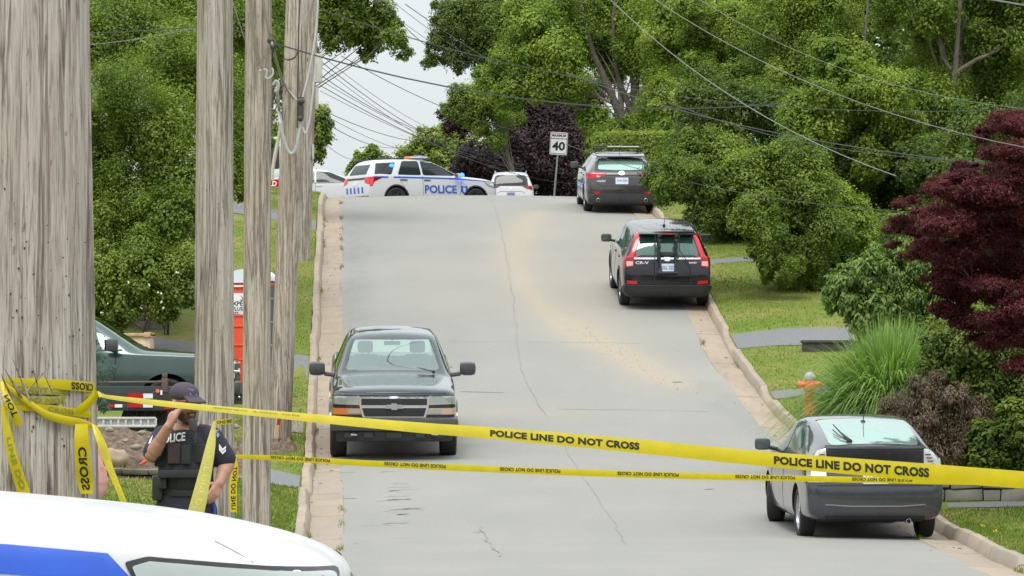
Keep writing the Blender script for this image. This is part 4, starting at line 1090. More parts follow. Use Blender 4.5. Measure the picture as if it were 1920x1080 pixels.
def gp(lst): return [tuple(G(x, y, 40, 124)) for x, y in lst]
s1, t1 = polydist(gp([(1010, 400), (985, 430), (968, 470), (965, 505), (985, 545), (1020, 585), (1060, 612), (1110, 640), (1160, 665), (1220, 700), (1270, 725)]), XX, DD)
s2, t2 = polydist(gp([(1150, 430), (1130, 500), (1110, 560), (1120, 620)]), XX, DD)
s3, _ = polydist(gp([(1060, 780), (1000, 770), (870, 778), (640, 790)]), XX, DD)
s4, _ = polydist(gp([(800, 480), (830, 560), (860, 600)]), XX, DD)
sand = .62*np.exp(-(s1/(.30+.12*np.sin(t1)))**2)*(.6+.4*smooth(2, 5, t1)) + .42*np.exp(-(s1/.9)**2) + .30*np.exp(-(s2/.9)**2) + .30*np.exp(-(s3/.7)**2) + .18*np.exp(-(s4/.6)**2)
k1, _ = polydist(gp([(672, 400), (672, 640)]), XX, DD); k2, _ = polydist(gp([(850, 600), (860, 720)]), XX, DD); k3, _ = polydist(gp([(1310, 720), (1460, 820), (1500, 850)]), XX, DD)
k4, _ = polydist([(-1.25, 64), (-1.2, 60)], XX, DD)
darkm = .42*np.exp(-(k1/.28)**2) + .25*np.exp(-(k2/.25)**2)+.35*np.exp(-(k3/.35)**2) + .20*np.exp(-((XX-XLd[:, None]-.15)/.22)**2)
gridmesh('road', XX, DD, ZZ, M['asphalt'], attrs={'sand': np.clip(sand, 0, .9), 'dark': np.clip(darkm, 0, .8)})['kind'] = 'structure'
# cross street at the foot of the hill and the junction on the crest
for nm, d0, d1, xr in (('side_street', -14, 13.5, 60), ('crossing_street', 134, 162, 45)):
    a = np.linspace(d0, d1, 14); b_ = np.linspace(-xr, xr if d0 < 100 else 1.2, 61); A, B = np.meshgrid(a, b_, indexing='ij')
    rz = CZ+prof(A)
    o = gridmesh(nm, B, A, np.where((B > fXL(A)) & (B < fXR(A)), rz-.02, rz+.03)+.0, M['asphalt'], attrs={'sand': A*0, 'dark': A*0}); o['kind'] = 'structure'

# gutters and kerbs
def strip(name, side, prof_pts, mat, d0, d1, step=.25):
    """prof_pts: function(d, h) -> list of (offset outward from asphalt edge, height)"""
    d = np.arange(d0, d1, step); E = fXL(d) if side < 0 else fXR(d); h = kerbh(d, side)
    seg = np.floor(d/3.0+(.0 if side < 0 else .4))
    wob = vnoise(seg*1.37, 5+side)*.018 + vnoise(d, 6+side, 1.1)*.010; wz = vnoise(seg*2.11, 8+side)*.014+vnoise(d, 9, 2.3)*.006
    X = []; Z = []
    for off, zz in prof_pts(h):
        X.append(E+side*(off+(wob if np.ndim(off) == 0 and off > GUT*.9 else 0))); Z.append(CZ+prof(d)+zz+(wz if np.ndim(zz) and True else 0))
    X = np.array(X).T; Z = np.array(Z).T; D = np.repeat(d[:, None], X.shape[1], 1)
    o = gridmesh(name, X, D, Z, mat, smooth_=True); o['kind'] = 'structure'
    try: o.data.set_sharp_from_angle(angle=rad(35))
    except Exception: pass
    return o
for side in (-1, 1):
    G_ = GUT
    for a, b_ in ((16, 133),):
        strip('gutter', side, lambda h: [(-.06, 0*h-.03), (-.02, 0*h+.006), (.12, 0*h-.004), (G_-.06, 0*h-.018), (G_-.01, 0*h-.012)], M['gutter'], a, b_)
        strip('kerb', side, lambda h: [(G_-.02, 0*h-.06), (G_, h*.15-.01), (G_+.035, h*.85), (G_+.055, h), (G_+KERB-.02, h), (G_+KERB, h-.01), (G_+KERB+.005, h-.15)], M['kerb'], a, b_)

# ground: one sheet
offs = np.array([0, .03, .12, .3, .6, 1.0, 1.5, 2.2, 3.2, 4.5, 6, 8, 11, 15, 20, 28, 40, 60, 100, 180, 300, 500])
dg = np.concatenate([np.arange(-60, 14, 4), [14.5, 15.5], np.arange(16, 42, 1.0), np.arange(42, 133, .4), [133, 133.8, 134.5], np.arange(138, 162, 4), [162, 163], np.arange(166, 420, 8), [450, 520, 620, 760, 900]])
rows = []
for d in dg:
    hl = float(kerbh(np.array([d]), -1)[0]); hr = float(kerbh(np.array([d]), 1)[0])
    inx = (d < 14.6) or (133.5 < d < 162.5)
    r = []
    for o_ in offs[::-1]:
        X = float(fXL(d))-GUT-KERB-o_; z = float(gz(X, d)) + ((KH*min(1, o_/.9)+hl*(1-min(1, o_/.9))) if not inx else -.05) - .004
        if not inx: z += float(vnoise2(np.array(X*1.1), np.array(d*.9), 3))*.02*min(1, o_)
        r.append((X, d, z))
    zr = CZ+float(prof(d))-.25
    r.append((float(fXL(d))-GUT-KERB+.03, d, zr)); r.append((float(fXR(d))+GUT+KERB-.03, d, zr))
    for o_ in offs:
        X = float(fXR(d))+GUT+KERB+o_; z = float(gz(X, d)) + ((KH*min(1, o_/.9)+hr*(1-min(1, o_/.9))) if not d < 14.6 else -.05) - .004
        if not d < 14.6: z += float(vnoise2(np.array(X*1.1), np.array(d*.9), 3))*.02*min(1, o_)
        r.append((X, d, z))
    rows.append(r)
R = np.array(rows); lawn = gridmesh('ground', R[:, :, 0], R[:, :, 1], R[:, :, 2], M['lawn']); lawn['kind'] = 'structure'
_lb = BVHTree.FromPolygons([v.co.copy() for v in lawn.data.vertices], [tuple(p.vertices) for p in lawn.data.polygons])
def land(X, d):
    h = _lb.ray_cast(Vector((X, d, 60)), Vector((0, 0, -1)))[0]
    return h.z if h is not None else float(gz(X, d))
def L3(X, d, up=0): return Vector((X, d, land(X, d)+up))

# driveways laid as sheets on the verge
def sheet(name, corners, mat, nx=26, nd=8, up=.012, kind='structure', ragged=.0):
    """corners (X,d): near-in, near-out, far-out, far-in"""
    a, b_, c, e = [Vector(p) for p in corners]
    U, Vv = np.meshgrid(np.linspace(0, 1, nx), np.linspace(0, 1, nd), indexing='ij')
    X = (a.x*(1-U)+b_.x*U)*(1-Vv)+(e.x*(1-U)+c.x*U)*Vv; D = (a.y*(1-U)+b_.y*U)*(1-Vv)+(e.y*(1-U)+c.y*U)*Vv
    if ragged: D = D + vnoise(X*3+7, 5)*ragged*np.where(Vv < .01, 1, np.where(Vv > .99, -1, 0))
    Z = np.array([[land(float(x), float(d)) for x, d in zip(r1, r2)] for r1, r2 in zip(X, D)])+up
    o = gridmesh(name, X, D, Z, mat); o['kind'] = kind; return o
def xo(d, side): return float(fXL(d))-GUT-KERB-.02 if side < 0 else float(fXR(d))+GUT+KERB+.02
a, b_ = DRV_L[0]; sheet('driveway', [(xo(a, -1), a), (-9, a+.4), (-9, b_+.4), (xo(b_, -1), b_)], M['drive'], ragged=.05)
a, b_ = DRV_L[1]; sheet('driveway', [(xo(a, -1), a), (-14, a-.6), (-14, b_+1.2), (xo(b_, -1), b_)], M['drive'], ragged=.05)
a, b_ = DRV_L[2]; sheet('driveway', [(xo(a, -1), a), (-14, a+7), (-14, b_+9), (xo(b_, -1), b_)], M['drive'], ragged=.1)
a, b_ = DRV_R[0]; sheet('driveway', [(xo(a, 1), a), (13, a-2.2), (13, b_-1.0), (xo(b_, 1), b_)], M['drive'], ragged=.05)
a, b_ = DRV_R[1]; sheet('driveway', [(xo(a, 1), a), (10, a), (10, b_+.4), (xo(b_, 1), b_)], M['drive'], ragged=.05)
a, b_ = DRV_R[2]; sheet('driveway', [(xo(a, 1), a), (13, a-2.5), (13, b_-1.5), (xo(b_, 1), b_)], M['drive'], ragged=.05)
a, b_ = rngpix(555, 826, 806); sheet('gravel_patch', [(xo(a, -1)-.02, a), (-6.5, a-.6), (-6.5, b_+1.0), (xo(b_, -1)-.02, b_)], M['gravel'], ragged=.15)
# concrete footpath along the foot of the stone wall on the right
sheet('footpath', [(5.75, 56.3), (14, 55.2), (14, 55.9), (5.8, 56.9)], M['drive'], up=.010)

# cracks and smudges in the asphalt (thin irregular filled lines)
def rz_(X, d):
    uu = (X-float(fXL(d)))/(float(fXR(d))-float(fXL(d))); return CZ+float(prof(d))+.045*(1-(2*uu-1)**2)+float(vnoise2(np.array(X*.8), np.array(d*.35), 4))*.008
def cracks(name, lines, mat, up=.012):
    mb = MB()
    for pix, w in lines:
        g = [G(x, y, 40, 124) for x, y in pix]; pts = []
        for p, q in zip(g[:-1], g[1:]):
            n = max(2, int((q-p).length/.18)); pts += [p.lerp(q, k/n) for k in range(n)]
        pts.append(g[-1]); V = []
        for i, p in enumerate(pts):
            j = float(vnoise(np.array(i*.21), len(pts)))*.025; ww = w*(.75+.35*float(vnoise(np.array(i*.6), 3)))
            t = (pts[min(i+1, len(pts)-1)]-pts[max(i-1, 0)]); t.z = 0; t.normalize(); nrm = Vector((-t.y, t.x, 0))
            for s_ in (-1, 1):
                q = p+nrm*(j+s_*ww/2); q.z = rz_(q.x, q.y)+up; V.append(q)
        mb.add(V, [(2*i, 2*i+1, 2*i+3, 2*i+2) for i in range(len(pts)-1)])
    o = mb.build(name, mat, fixn=False); o['kind'] = 'structure'; return o
M['crack'] = flat('crack_filler', (.255, .252, .235), .9, var=.15, scale=9); M['smudge'] = flat('tyre_smudge', (.20, .20, .193), .9, var=.3, scale=7)
cracks('road_crack', [([(912, 372), (935, 415), (948, 480), (962, 560), (970, 640), (978, 700), (1000, 745), (1022, 785)], .012), ([(1050, 830), (1078, 872), (1110, 930), (1150, 985), (1175, 1030)], .009),
                      ([(900, 990), (922, 1030), (940, 1050)], .02), ([(960, 1030), (1060, 1027), (1175, 1030)], .02), ([(862, 740), (945, 741)], .05), ([(1050, 772), (1330, 775)], .03), ([(640, 642), (1200, 648)], .02)], M['crack'])
sm = []
for k in range(20):
    y = random.uniform(868, 1040); x = random.choice((740, 745, 765, 665, 690))+random.uniform(-18, 18); l = random.uniform(6, 34)
    sm.append(([(x-l, y), (x-l*.3, y-1.2), (x+l*.4, y-.6), (x+l, y-1)], random.uniform(.02, .10)*(.4 if k % 2 else 1)))
for x, y in ((840, 694), (1450, 893), (1330, 924), (1270, 720), (900, 1004)): sm.append(([(x-9, y), (x+9, y-1)], .06))
cracks('road_smudges', sm, M['smudge'], .010)
# sand grains and grit washed down the hill
grit = MB()
for _ in range(120):
    k = random.random(); line = gp([(1060, 612), (1110, 640), (1160, 665), (1220, 700), (1290, 735)]) if _ == 0 else line
    i = min(int(k*4), 3); p = Vector(line[i]).lerp(Vector(line[i+1]), k*4-i); p.x += random.gauss(0, .16); p.y += random.gauss(0, .3)
    s_ = random.uniform(.004, .011); p.z = rz_(p.x, p.y)+s_*.3; grit.box(p, (s_*1.5, s_, s_), Matrix.Rotation(random.random()*3, 3, 'Z'))
o = grit.build('road_grit', flat('grit', (.30, .21, .12), .9, var=.5)); o['kind'] = 'stuff'; tag(o, 'brown grit scattered along the sand trail on the road', 'grit')

# ------------------------------------------------------------------ grass
def blades(name, n, region, hmin, hmax, mat, label, w=.012, lean=.5, zf=None):
    """region(k) -> arrays X,d"""
    X, D = region(n); Z = np.array([(zf or land)(float(x), float(d)) for x, d in zip(X, D)])
    n = len(X); a = RNG.uniform(0, 2*np.pi, n); h = RNG.uniform(hmin, hmax, n); la = RNG.uniform(0, 2*np.pi, n); l = RNG.uniform(0, lean, n)*h
    wv = np.stack([np.cos(a), np.sin(a), 0*a], 1)*w; B = np.stack([X, D, Z-.01], 1); T = B+np.stack([np.cos(la)*l, np.sin(la)*l, h], 1)
    V = np.stack([B-wv, B+wv, T], 1).reshape(-1, 3); me = bpy.data.meshes.new(name)
    me.vertices.add(len(V)); me.vertices.foreach_set('co', V.astype(np.float32).ravel()); me.loops.add(len(V)); me.loops.foreach_set('vertex_index', np.arange(len(V), dtype=np.int32))
    me.polygons.add(n); me.polygons.foreach_set('loop_start', np.arange(0, len(V), 3, dtype=np.int32)); me.update(calc_edges=True)
    tint = np.clip(.45+.35*vnoise2(X*.9, D*.6, 11)+.25*vnoise2(X*4, D*3, 12)+RNG.normal(0, .15, n), 0, 1); attrset(me, 'tint', np.repeat(tint, 3))
    o = link(name, me, mat); o['kind'] = 'stuff'; tag(o, label, 'grass'); return o
def grassmat(name, c0, c1, c2):
    m, nt, b = new_mat(name); c = ramp(nt, attr(nt, 'tint'), [(.15, c0), (.5, c1), (.85, c2)]); nt.links.new(c, b.inputs['Base Color'])
    b.inputs['Roughness'].default_value = .9; b.inputs['Specular IOR Level'].default_value = .15; return m
M['grass'] = grassmat('grass_blade', (.11, .18, .022), (.175, .235, .042), (.32, .28, .11))
def onroad_mask(X, D, side):
    e = (fXL(D)-GUT-KERB-X) if side < 0 else (X-fXR(D)-GUT-KERB); ok = e > .0
    for a, b_ in (DRV_L if side < 0 else DRV_R): ok &= ~((D > a-.05) & (D < b_+.05) & (e < 2.0))
    return ok
def regL(n):
    D = 50+RNG.beta(1.0, 1.3, n)*80; X = fXL(D)-GUT-KERB-RNG.beta(1, 1.6, n)*3.6; ok = onroad_mask(X, D, -1)
    px = X/D*F+960; ok &= px > 425
    return X[ok], D[ok]
def regL2(n):
    D = RNG.uniform(50, 60, n); X = RNG.uniform(-5.8, -2.8, n); ok = X < fXL(D)-GUT-KERB; return X[ok], D[ok]
def regR(n):
    D = 70+RNG.beta(1, 1.4, n)*55; X = fXR(D)+GUT+KERB+RNG.beta(1, 1.3, n)*6; ok = onroad_mask(X, D, 1)
    return X[ok], D[ok]
def regR2(n):
    D = RNG.uniform(42, 56.2, n); X = fXR(D)+GUT+KERB+RNG.uniform(0, 2.2, n); return X, D
def regR3(n):
    D = RNG.uniform(57, 75, n); X = fXR(D)+GUT+KERB+RNG.uniform(0, 2.8, n); ok = onroad_mask(X, D, 1); return X[ok], D[ok]
blades('lawn_grass', 52000, regL, .015, .05, M['grass'], 'short green and straw coloured grass on the verge left of the road')
blades('lawn_grass', 22000, regL2, .02, .06, M['grass'], 'bright green grass around the poles at lower left')
blades('lawn_grass', 60000, regR, .015, .055, M['grass'], 'patchy green lawn beyond the parked cars on the right of the road')
blades('lawn_grass', 24000, regR2, .02, .06, M['grass'], 'yellowing grass at lower right beside the broken kerb')
blades('lawn_grass', 20000, regR3, .02, .05, M['grass'], 'green grass between the orange hydrant and the kerb')

def regW(n):
    c = np.sort(RNG.uniform(44, 120, 34)); k = RNG.integers(0, 34, n); D = c[k]+RNG.normal(0, .22, n); sd = (k % 3 == 0)
    e = np.where(sd, fXR(D)+np.where(k % 2 == 0, GUT+.0, .0), fXL(D)-np.where(k % 2 == 0, GUT, 0)); return e+RNG.normal(0, .025, n), D
blades('gutter_weeds', 1500, regW, .02, .09, M['grass'], 'small weeds growing in the joints of the concrete gutters', w=.008, zf=lambda x, d: CZ+float(prof(d))+.0)
leafs = MB()
for _ in range(90):
    sd = random.choice((-1, 1)); d = random.uniform(44, 115); e = (float(fXL(d))-random.uniform(0, GUT)) if sd < 0 else (float(fXR(d))+random.uniform(-.15, GUT)); s_ = random.uniform(.012, .035)
    leafs.box((e, d, CZ+float(prof(d))+.006), (s_*1.4, s_, .008), Matrix.Rotation(random.random()*3, 3, 'Z'))
o = leafs.build('gutter_litter', flat('dry_leaf', (.12, .08, .045), .9, var=.5)); o['kind'] = 'stuff'; tag(o, 'dry leaves and grit lying in the gutters', 'leaf litter')
# ------------------------------------------------------------------ vehicles in the street
HF = rad(90)   # heading away from the camera
r, wb = police_suv('white police SUV with blue flashing lights parked across the crest of the hill')
place_on_ground(r, (789-960)/F*143, 143.3, rad(30), wb)
r, wb = police_suv('white police SUV bonnet and headlight with blue stripe at the lower left corner', False)
r['nearcar'] = 1; NEAR = r
place_on_ground(r, -2.955, 11.0+1.02, rad(2), wb, 0)
r, wb, rk = compact_suv('black SUV with bicycle rack on its tailgate, parked halfway up the hill')
Xc = (1251-960)/F*84.6; h_ = rad(92.6)
place_on_ground(r, Xc+math.cos(h_)*2.27, 84.6+2.27, h_, wb); rk.matrix_world = r.matrix_world.copy()
r, wb = estate_hatch('grey brown hatchback with a roof rack, parked near the top of the hill')
Xc = (1166-960)/F*104; h_ = rad(92.5)
place_on_ground(r, Xc+math.cos(h_)*2.23, 104+2.23, h_, wb)
r, wb = sloping_hatch('dark grey hatchback with a sloping pale rear window, parked at lower right behind the tape')
Xc = (1641-960)/F*52.3; h_ = rad(94)
place_on_ground(r, Xc+math.cos(h_)*2.2, 52.3+2.2, h_, wb)
r, wb = white_suv('white SUV seen from behind, just over the crest beside the speed sign')
place_on_ground(r, (957-960)/F*167, 167+2.3, rad(90.5), wb)
r, wb, _ = white_hatch('white hatchback at the left end of the crest, side on behind the police SUV')
place_on_ground(r, (600-960)/F*147.5, 147.5, rad(2), wb)
r, wb, xo_ = pickup('dark pickup truck facing the camera at the left kerb with chrome grille', ('dark_truck_paint', (.022, .030, .036)))
h_ = rad(-87.6)
place_on_ground(r, (739-960)/F*65.6-math.cos(h_)*-2.9, 65.6+2.92, h_, wb)
r.location.x = (739-960)/F*65.6 - math.cos(h_)*2.92
r, wb, xo_ = pickup('dark green pickup truck side on in the yard behind the tall wooden poles', ('green_truck_paint', (.055, .090, .084)))
place_on_ground(r, (322-960)/F*69-1.90, 69.9, rad(-1), wb, 0, flatg=lambda a, b: CZ-.46)
r, wb, _ = white_hatch('black car of which only a roof edge shows at the bottom right corner', paintm=paint('black_paint', (.015, .015, .018), .2, .2, 0), glassm=M['glass_green'])
place_on_ground(r, 2.87, 14, rad(75), wb, 0)
# ------------------------------------------------------------------ wooden utility poles
def pole(name, label, p0, p1, r0, r1, mat, n=48, rows=90, groove=.006, group=None, zcut=None, seed=1, knots=()):
    """p0 foot, p1 top"""
    p0 = Vector(p0); p1 = Vector(p1); ax = (p1-p0); L = ax.length
    t = np.linspace(0, 1, rows)[:, None]; a = np.linspace(0, 2*np.pi, n, endpoint=False)[None, :]
    rr = (r0*(1-t)+r1*t)
    g = sum(vnoise2(a*f_/(2*np.pi)*1.0+seed+0*t, t*L*z_+0*a, seed+k)*w_ for k, (f_, z_, w_) in enumerate(((n*.18, .18, .9), (n*.33, .35, .7), (n*.5, .8, .35))))
    # keep the seam closed
    g = g*np.clip(np.minimum(a, 2*np.pi-a)*3, 0, 1)
    rr = rr + g*groove - groove*2.2*np.clip(np.abs(g)-1.0, 0, 1)
    rr = rr*(1+.10*np.exp(-t*L/.45))
    X = rr*np.cos(a+np.pi/2); Y = rr*np.sin(a+np.pi/2)
    bend = vnoise(t*2.1, seed)*.015
    cx = p0.x+(p1.x-p0.x)*t+bend; cy = p0.y+(p1.y-p0.y)*t; cz = p0.z+(p1.z-p0.z)*t
    V = np.stack([(X+cx), (Y+cy), np.broadcast_to(cz, X.shape)], -1).reshape(-1, 3) - np.array(p0)
    Fc = [(i*n+j, i*n+(j+1) % n, (i+1)*n+(j+1) % n, (i+1)*n+j) for i in range(rows-1) for j in range(n)] + [tuple(range((rows-1)*n, rows*n))]
    o = mesh(name, V, Fc, mat, None, True, p0); tag(o, label, 'utility pole', group); return o
G5 = 'weathered wooden utility poles left of the road'
def pole_pix(xl0, xr0, y0, xl1, xr1, y1, d, **k):
    """edges at two rows -> axis and radii, extended to the ground and 9.5 m up"""
    c0 = P((xl0+xr0)/2, y0, d); c1 = P((xl1+xr1)/2, y1, d); r0 = (xr0-xl0)/2/F*d; r1 = (xr1-xl1)/2/F*d
    zg = land(c0.x, d)-.3; s = (c1.x-c0.x)/(c1.z-c0.z); rs = (r1-r0)/(c1.z-c0.z)
    top = zg+9.5
    f = Vector((c0.x+s*(zg-c0.z), d, zg)); t = Vector((c0.x+s*(top-c0.z), d, top))
    return pole('utility_pole', k.pop('label'), f, t, r0+rs*(zg-c0.z), max(.05, r0+rs*(top-c0.z)), group=G5, **k)
WP = pole_pix(-38, 173, 700, -20, 157, 0, 16, label='thickest wooden pole at the left edge, wrapped in yellow tape', mat=wood_pole_mat('weathered_pole', 1, 1.12, 1.02, .8), n=220, rows=420, groove=.009, seed=3)
pole_pix(361, 437, 900, 369, 436, 0, 34, label='straight wooden pole right behind the officer on the phone', mat=wood_pole_mat('grey_pole', 2, 1.05, 1.01, .9), n=64, rows=160, groove=.003, seed=5)
pole_pix(452, 505, 980, 459, 508, 0, 40, label='slim wooden pole, third from the left, with grey conduits near its top', mat=wood_pole_mat('pale_pole', 4, 1.12, 1.04, .9), n=64, rows=160, groove=.003, seed=8)
pole_pix(503, 545, 815, 537, 581, 0, 67.6, label='leaning wooden pole with a wooden red tipped stake at its foot', mat=wood_pole_mat('light_pole', 6, 1.2, 1.06, 1.0), n=40, rows=110, groove=.004, seed=11)
pole_pix(545, 580, 512, 562, 599, 0, 92, label='farthest leaning wooden pole, partly hidden, with a grey box on its side', mat=wood_pole_mat('far_pole', 7, 1.2, 1.02, 1.0), n=32, rows=110, groove=.004, seed=13)
# splinters torn from the big pole
sp = MB()
for x0, y0, x1, y1, w in ((60, 760, 22, 668, 5), (40, 745, 8, 690, 6), (75, 740, 62, 690, 4), (45, 740, 95, 684, 3), (22, 750, 2, 700, 6), (98, 735, 82, 700, 3)):
    sp.tube([P(x0, y0, 15.77), P((x0+x1)/2, (y0+y1)/2, 15.75), P(x1, y1, 15.68)], [w/F*16*.5, w/F*16*.4, .0008], 5)
so = sp.build('splinters', wood_pole_mat('splinter_wood', 9, 1.15, 1.05), WP); so.location = -WP.location
# staples and nails
st = MB()
for _ in range(70):
    x = random.uniform(4, 165); y = random.uniform(330, 905); d = 16-math.sqrt(max(0, .21**2-((x-68)/F*16)**2))-.006
    st.box(P(x, y, d), (.0015*random.uniform(1, 5), .004, .010*random.uniform(.3, 1)))
so = st.build('staples', M['black_plastic'], WP); so.location = -WP.location; so['kind'] = 'stuff'

# cables, conduits and boxes on the poles
def cable(name, pts, r, mat, label, cat, parent=None, n=6, group=None, res=8):
    mb = MB(); mb.tube(bez(pts, res), r, n); o = mb.build(name, mat, parent, fixn=False)
    if parent is None: tag(o, label, cat, group)
    return o
M['conduit'] = flat('conduit_grey', (.42, .43, .41), .5); M['conduit_light'] = flat('conduit_light', (.45, .46, .45), .5); M['cable_dark'] = flat('cable_dark', (.05, .05, .045), .6)
M['cable_brown'] = flat('cable_brown', (.20, .18, .14), .7)
d = 39.78
cable('service_cable', [P(467, -30, d), P(473, 40, d), P(481, 95, d), P(492, 128, d)], .018, M['cable_brown'], 'thick grey cable running down the slim third pole to a clamp', 'cable')
cable('service_cable', [P(490, -20, 39.8), P(497, 25, 39.8), P(508, 70, 39.8), P(512, 90, 40), P(520, 120, 44), P(534, 160, 55), P(550, 185, 66)], .014, M['cable_brown'], 'cable crossing from the slim third pole to the leaning pole', 'cable')
hb = MB(); hb.ball(P(508, 76, 39.7), (.035, .04, .035)); hb.ball(P(512, 84, 39.8), (.03, .03, .05)); hb.box(P(512, 92, 39.8), (.03, .04, .07), None, .01); tag(hb.build('cable_clamp', M['cable_dark']), 'dark clamp on the right side of the slim pole', 'clamp')
cable('insulator_hook', [P(486, 134, d), P(493, 130, d), P(500, 133, d), P(499, 146, d), P(506, 146, d), P(512, 138, d), P(510, 127, d)], .010, M['conduit'], 'pale hooked bracket where the thick cable ends', 'bracket')
cable('insulator_hook', [P(512, 160, 41), P(517, 152, 41), P(522, 156, 41), P(521, 168, 41), P(515, 172, 41)], .014, M['conduit'], 'grey curled bracket just right of the slim pole', 'bracket')
d = 67.1
cable('conduit_loop', [P(519, 165, 60), P(522, 195, d), P(526, 232, d), P(534, 268, d), P(545, 288, d), P(555, 278, d), P(561, 250, d), P(566, 222, d)], .026, M['conduit'], 'grey conduit hanging in a long loop in front of the leaning pole', 'conduit')
cable('conduit', [P(566, 188, d), P(577, 145, d), P(588, 90, d), P(594, 40, d), P(597, -20, d)], .018, M['conduit_light'], 'pale conduit running up the right side of the leaning pole', 'conduit')
cable('conduit', [P(567, 238, d), P(573, 250, d), P(580, 228, d), P(586, 180, d), P(592, 120, d)], .018, M['conduit_light'], 'pale conduit curving below the black splice on the leaning pole', 'conduit')
cable('ground_wire', [P(562, -10, d), P(560, 60, d), P(559, 130, d), P(557, 240, d)], .012, M['cable_dark'], 'dark ground wire down the face of the leaning pole', 'wire')
cable('conduit', [P(520, 120, 60), P(530, 155, d), P(540, 170, d), P(556, 187, d), P(564, 190, d)], .020, M['conduit'], 'grey conduit joining the leaning pole from the left', 'conduit')
hb = MB(); hb.tube([P(564, 182, d-.03), P(564, 222, d-.03)], .045, 10); hb.ball(P(564, 190, d-.05), .06); hb.ball(P(563, 222, d-.04), .05); tag(hb.build('cable_splice', M['cable_dark']), 'black cable splice where the conduits meet on the leaning pole', 'splice')
cable('pole_strap', [P(532, 110, d+.05), P(541, 112, d-.1), P(552, 108, d-.12), P(558, 98, d-.05), P(559, 93, d)], .014, M['cable_dark'], 'dark curved strap across the leaning pole near its top', 'strap')
hb = MB(); hb.box(P(597, 128, 92), (.16, .22, .62), None, .02); hb.box(P(594, 182, 92), (.07, .10, .52), None, .01); bx = hb.build('junction_box', flat('box_grey', (.50, .48, .42), .6)); tag(bx, 'pale grey junction box on the right of the farthest pole', 'box')
hb = MB(); hb.box(P(587, 285, 91.9), (.05, .08, .32), None, .01); tag(hb.build('junction_box', M['conduit']), 'small grey box low on the farthest pole', 'box')
cable('brace', [P(509, 338, 67.2), P(514, 300, 67.2), P(523, 255, 67.2), P(528, 225, 67.2)], .03, flat('guy_guard', (.52, .47, .40), .7), 'pale wooden brace leaning beside the slim pole', 'brace')

# ------------------------------------------------------------------ overhead wires
WG = 'overhead wires strung across the street'
def wire(p, q, sag, r, mat, label, n=14):
    pts = []
    for i in range(n+1):
        t = i/n; v = p.lerp(q, t); v.z -= sag*4*t*(1-t); pts.append(v)
    mb = MB(); mb.tube(pts, r, 4, cap=False); o = mb.build('overhead_wire', mat, fixn=False); tag(o, label, 'wire', WG); return o
M['wire_dark'] = flat('wire_dark', (.06, .065, .07), .6); M['wire_pale'] = flat('wire_pale', (.20, .205, .205), .6)
wire(P(520, -10, 92), P(1290, 172, 120), .35, .014, M['wire_dark'], 'dark wire entering at the top left beside the poles and crossing the gap of sky')
wire(P(420, 50, 66), P(1500, 190, 75), .55, .013, M['wire_dark'], 'long dark wire passing in front of the poles and the tall trees')
wire(P(160, 62, 50), P(372, 50, 50), .01, .008, M['wire_dark'], 'thin dark wire between the thickest pole and the second pole')
wire(P(160, 84, 50), P(372, 50, 50), .03, .006, M['wire_pale'], 'thin pale wire just below the dark one at upper left')
wire(P(435, 0, 40), P(458, 72, 40), .0, .005, M['wire_pale'], 'short thin pale wire left of the slim pole')
k = 0
spans = [(598, 100, 860, 262), (598, 112, 905, 290), (598, 122, 960, 318), (600, 140, 850, 262), (600, 150, 1010, 322), (600, 160, 1080, 345), (600, 170, 980, 318),
         (602, 205, 870, 262), (602, 212, 900, 290), (602, 225, 760, 275), (602, 262, 700, 285), (740, 30, 900, 110), (700, 0, 1000, 180), (640, 105, 1020, 250), (720, -10, 1100, 200), (760, 8, 1150, 230)]
wds = ['uppermost', 'second', 'third', 'fourth', 'fifth', 'sixth', 'seventh', 'eighth', 'ninth', 'tenth', 'lowest short', 'short upper', 'long slanting', 'long lower', 'thin upper right', 'thin rightmost']
for (a, b_, c, e), wd in zip(spans, wds):
    wire(P(a, b_, 92), P(c, e, 150), .25+.1*(k % 3), .006+.003*(k % 2), M['wire_dark'], f'{wd} of the fine pale wires fanning from the poles over the crest'); k += 1
wire(P(1120, -25, 70), P(1680, 330, 52), .35, .006, M['wire_pale'], 'lowest of the three pale wires slanting down across the right hand trees')
wire(P(1200, -20, 70), P(1930, 278, 52), .35, .0055, M['wire_pale'], 'middle one of the three pale wires slanting across the right hand trees')
wire(P(1290, -15, 72), P(1930, 205, 55), .35, .004, M['wire_pale'], 'uppermost of the three pale wires slanting across the right hand trees')
wire(P(1060, 140, 100), P(1930, 205, 62), .3, .007, M['wire_dark'], 'dark wire running nearly level across the right hand trees')
wire(P(1060, 135, 100), P(1880, 310, 62), .3, .009, M['wire_dark'], 'thick dark wire sloping gently across the right hand trees')
wire(P(1250, 190, 90), P(1900, 305, 62), .3, .006, M['wire_dark'], 'thin dark wire just above the thick one at right')
wire(P(1060, 270, 100), P(1750, 400, 66), .3, .007, M['wire_dark'], 'lowest dark wire in front of the trees right of the hatchback')
wire(P(1830, -6, 50), P(1935, 12, 48), 0, .010, M['wire_pale'], 'short pale wire in the top right corner')

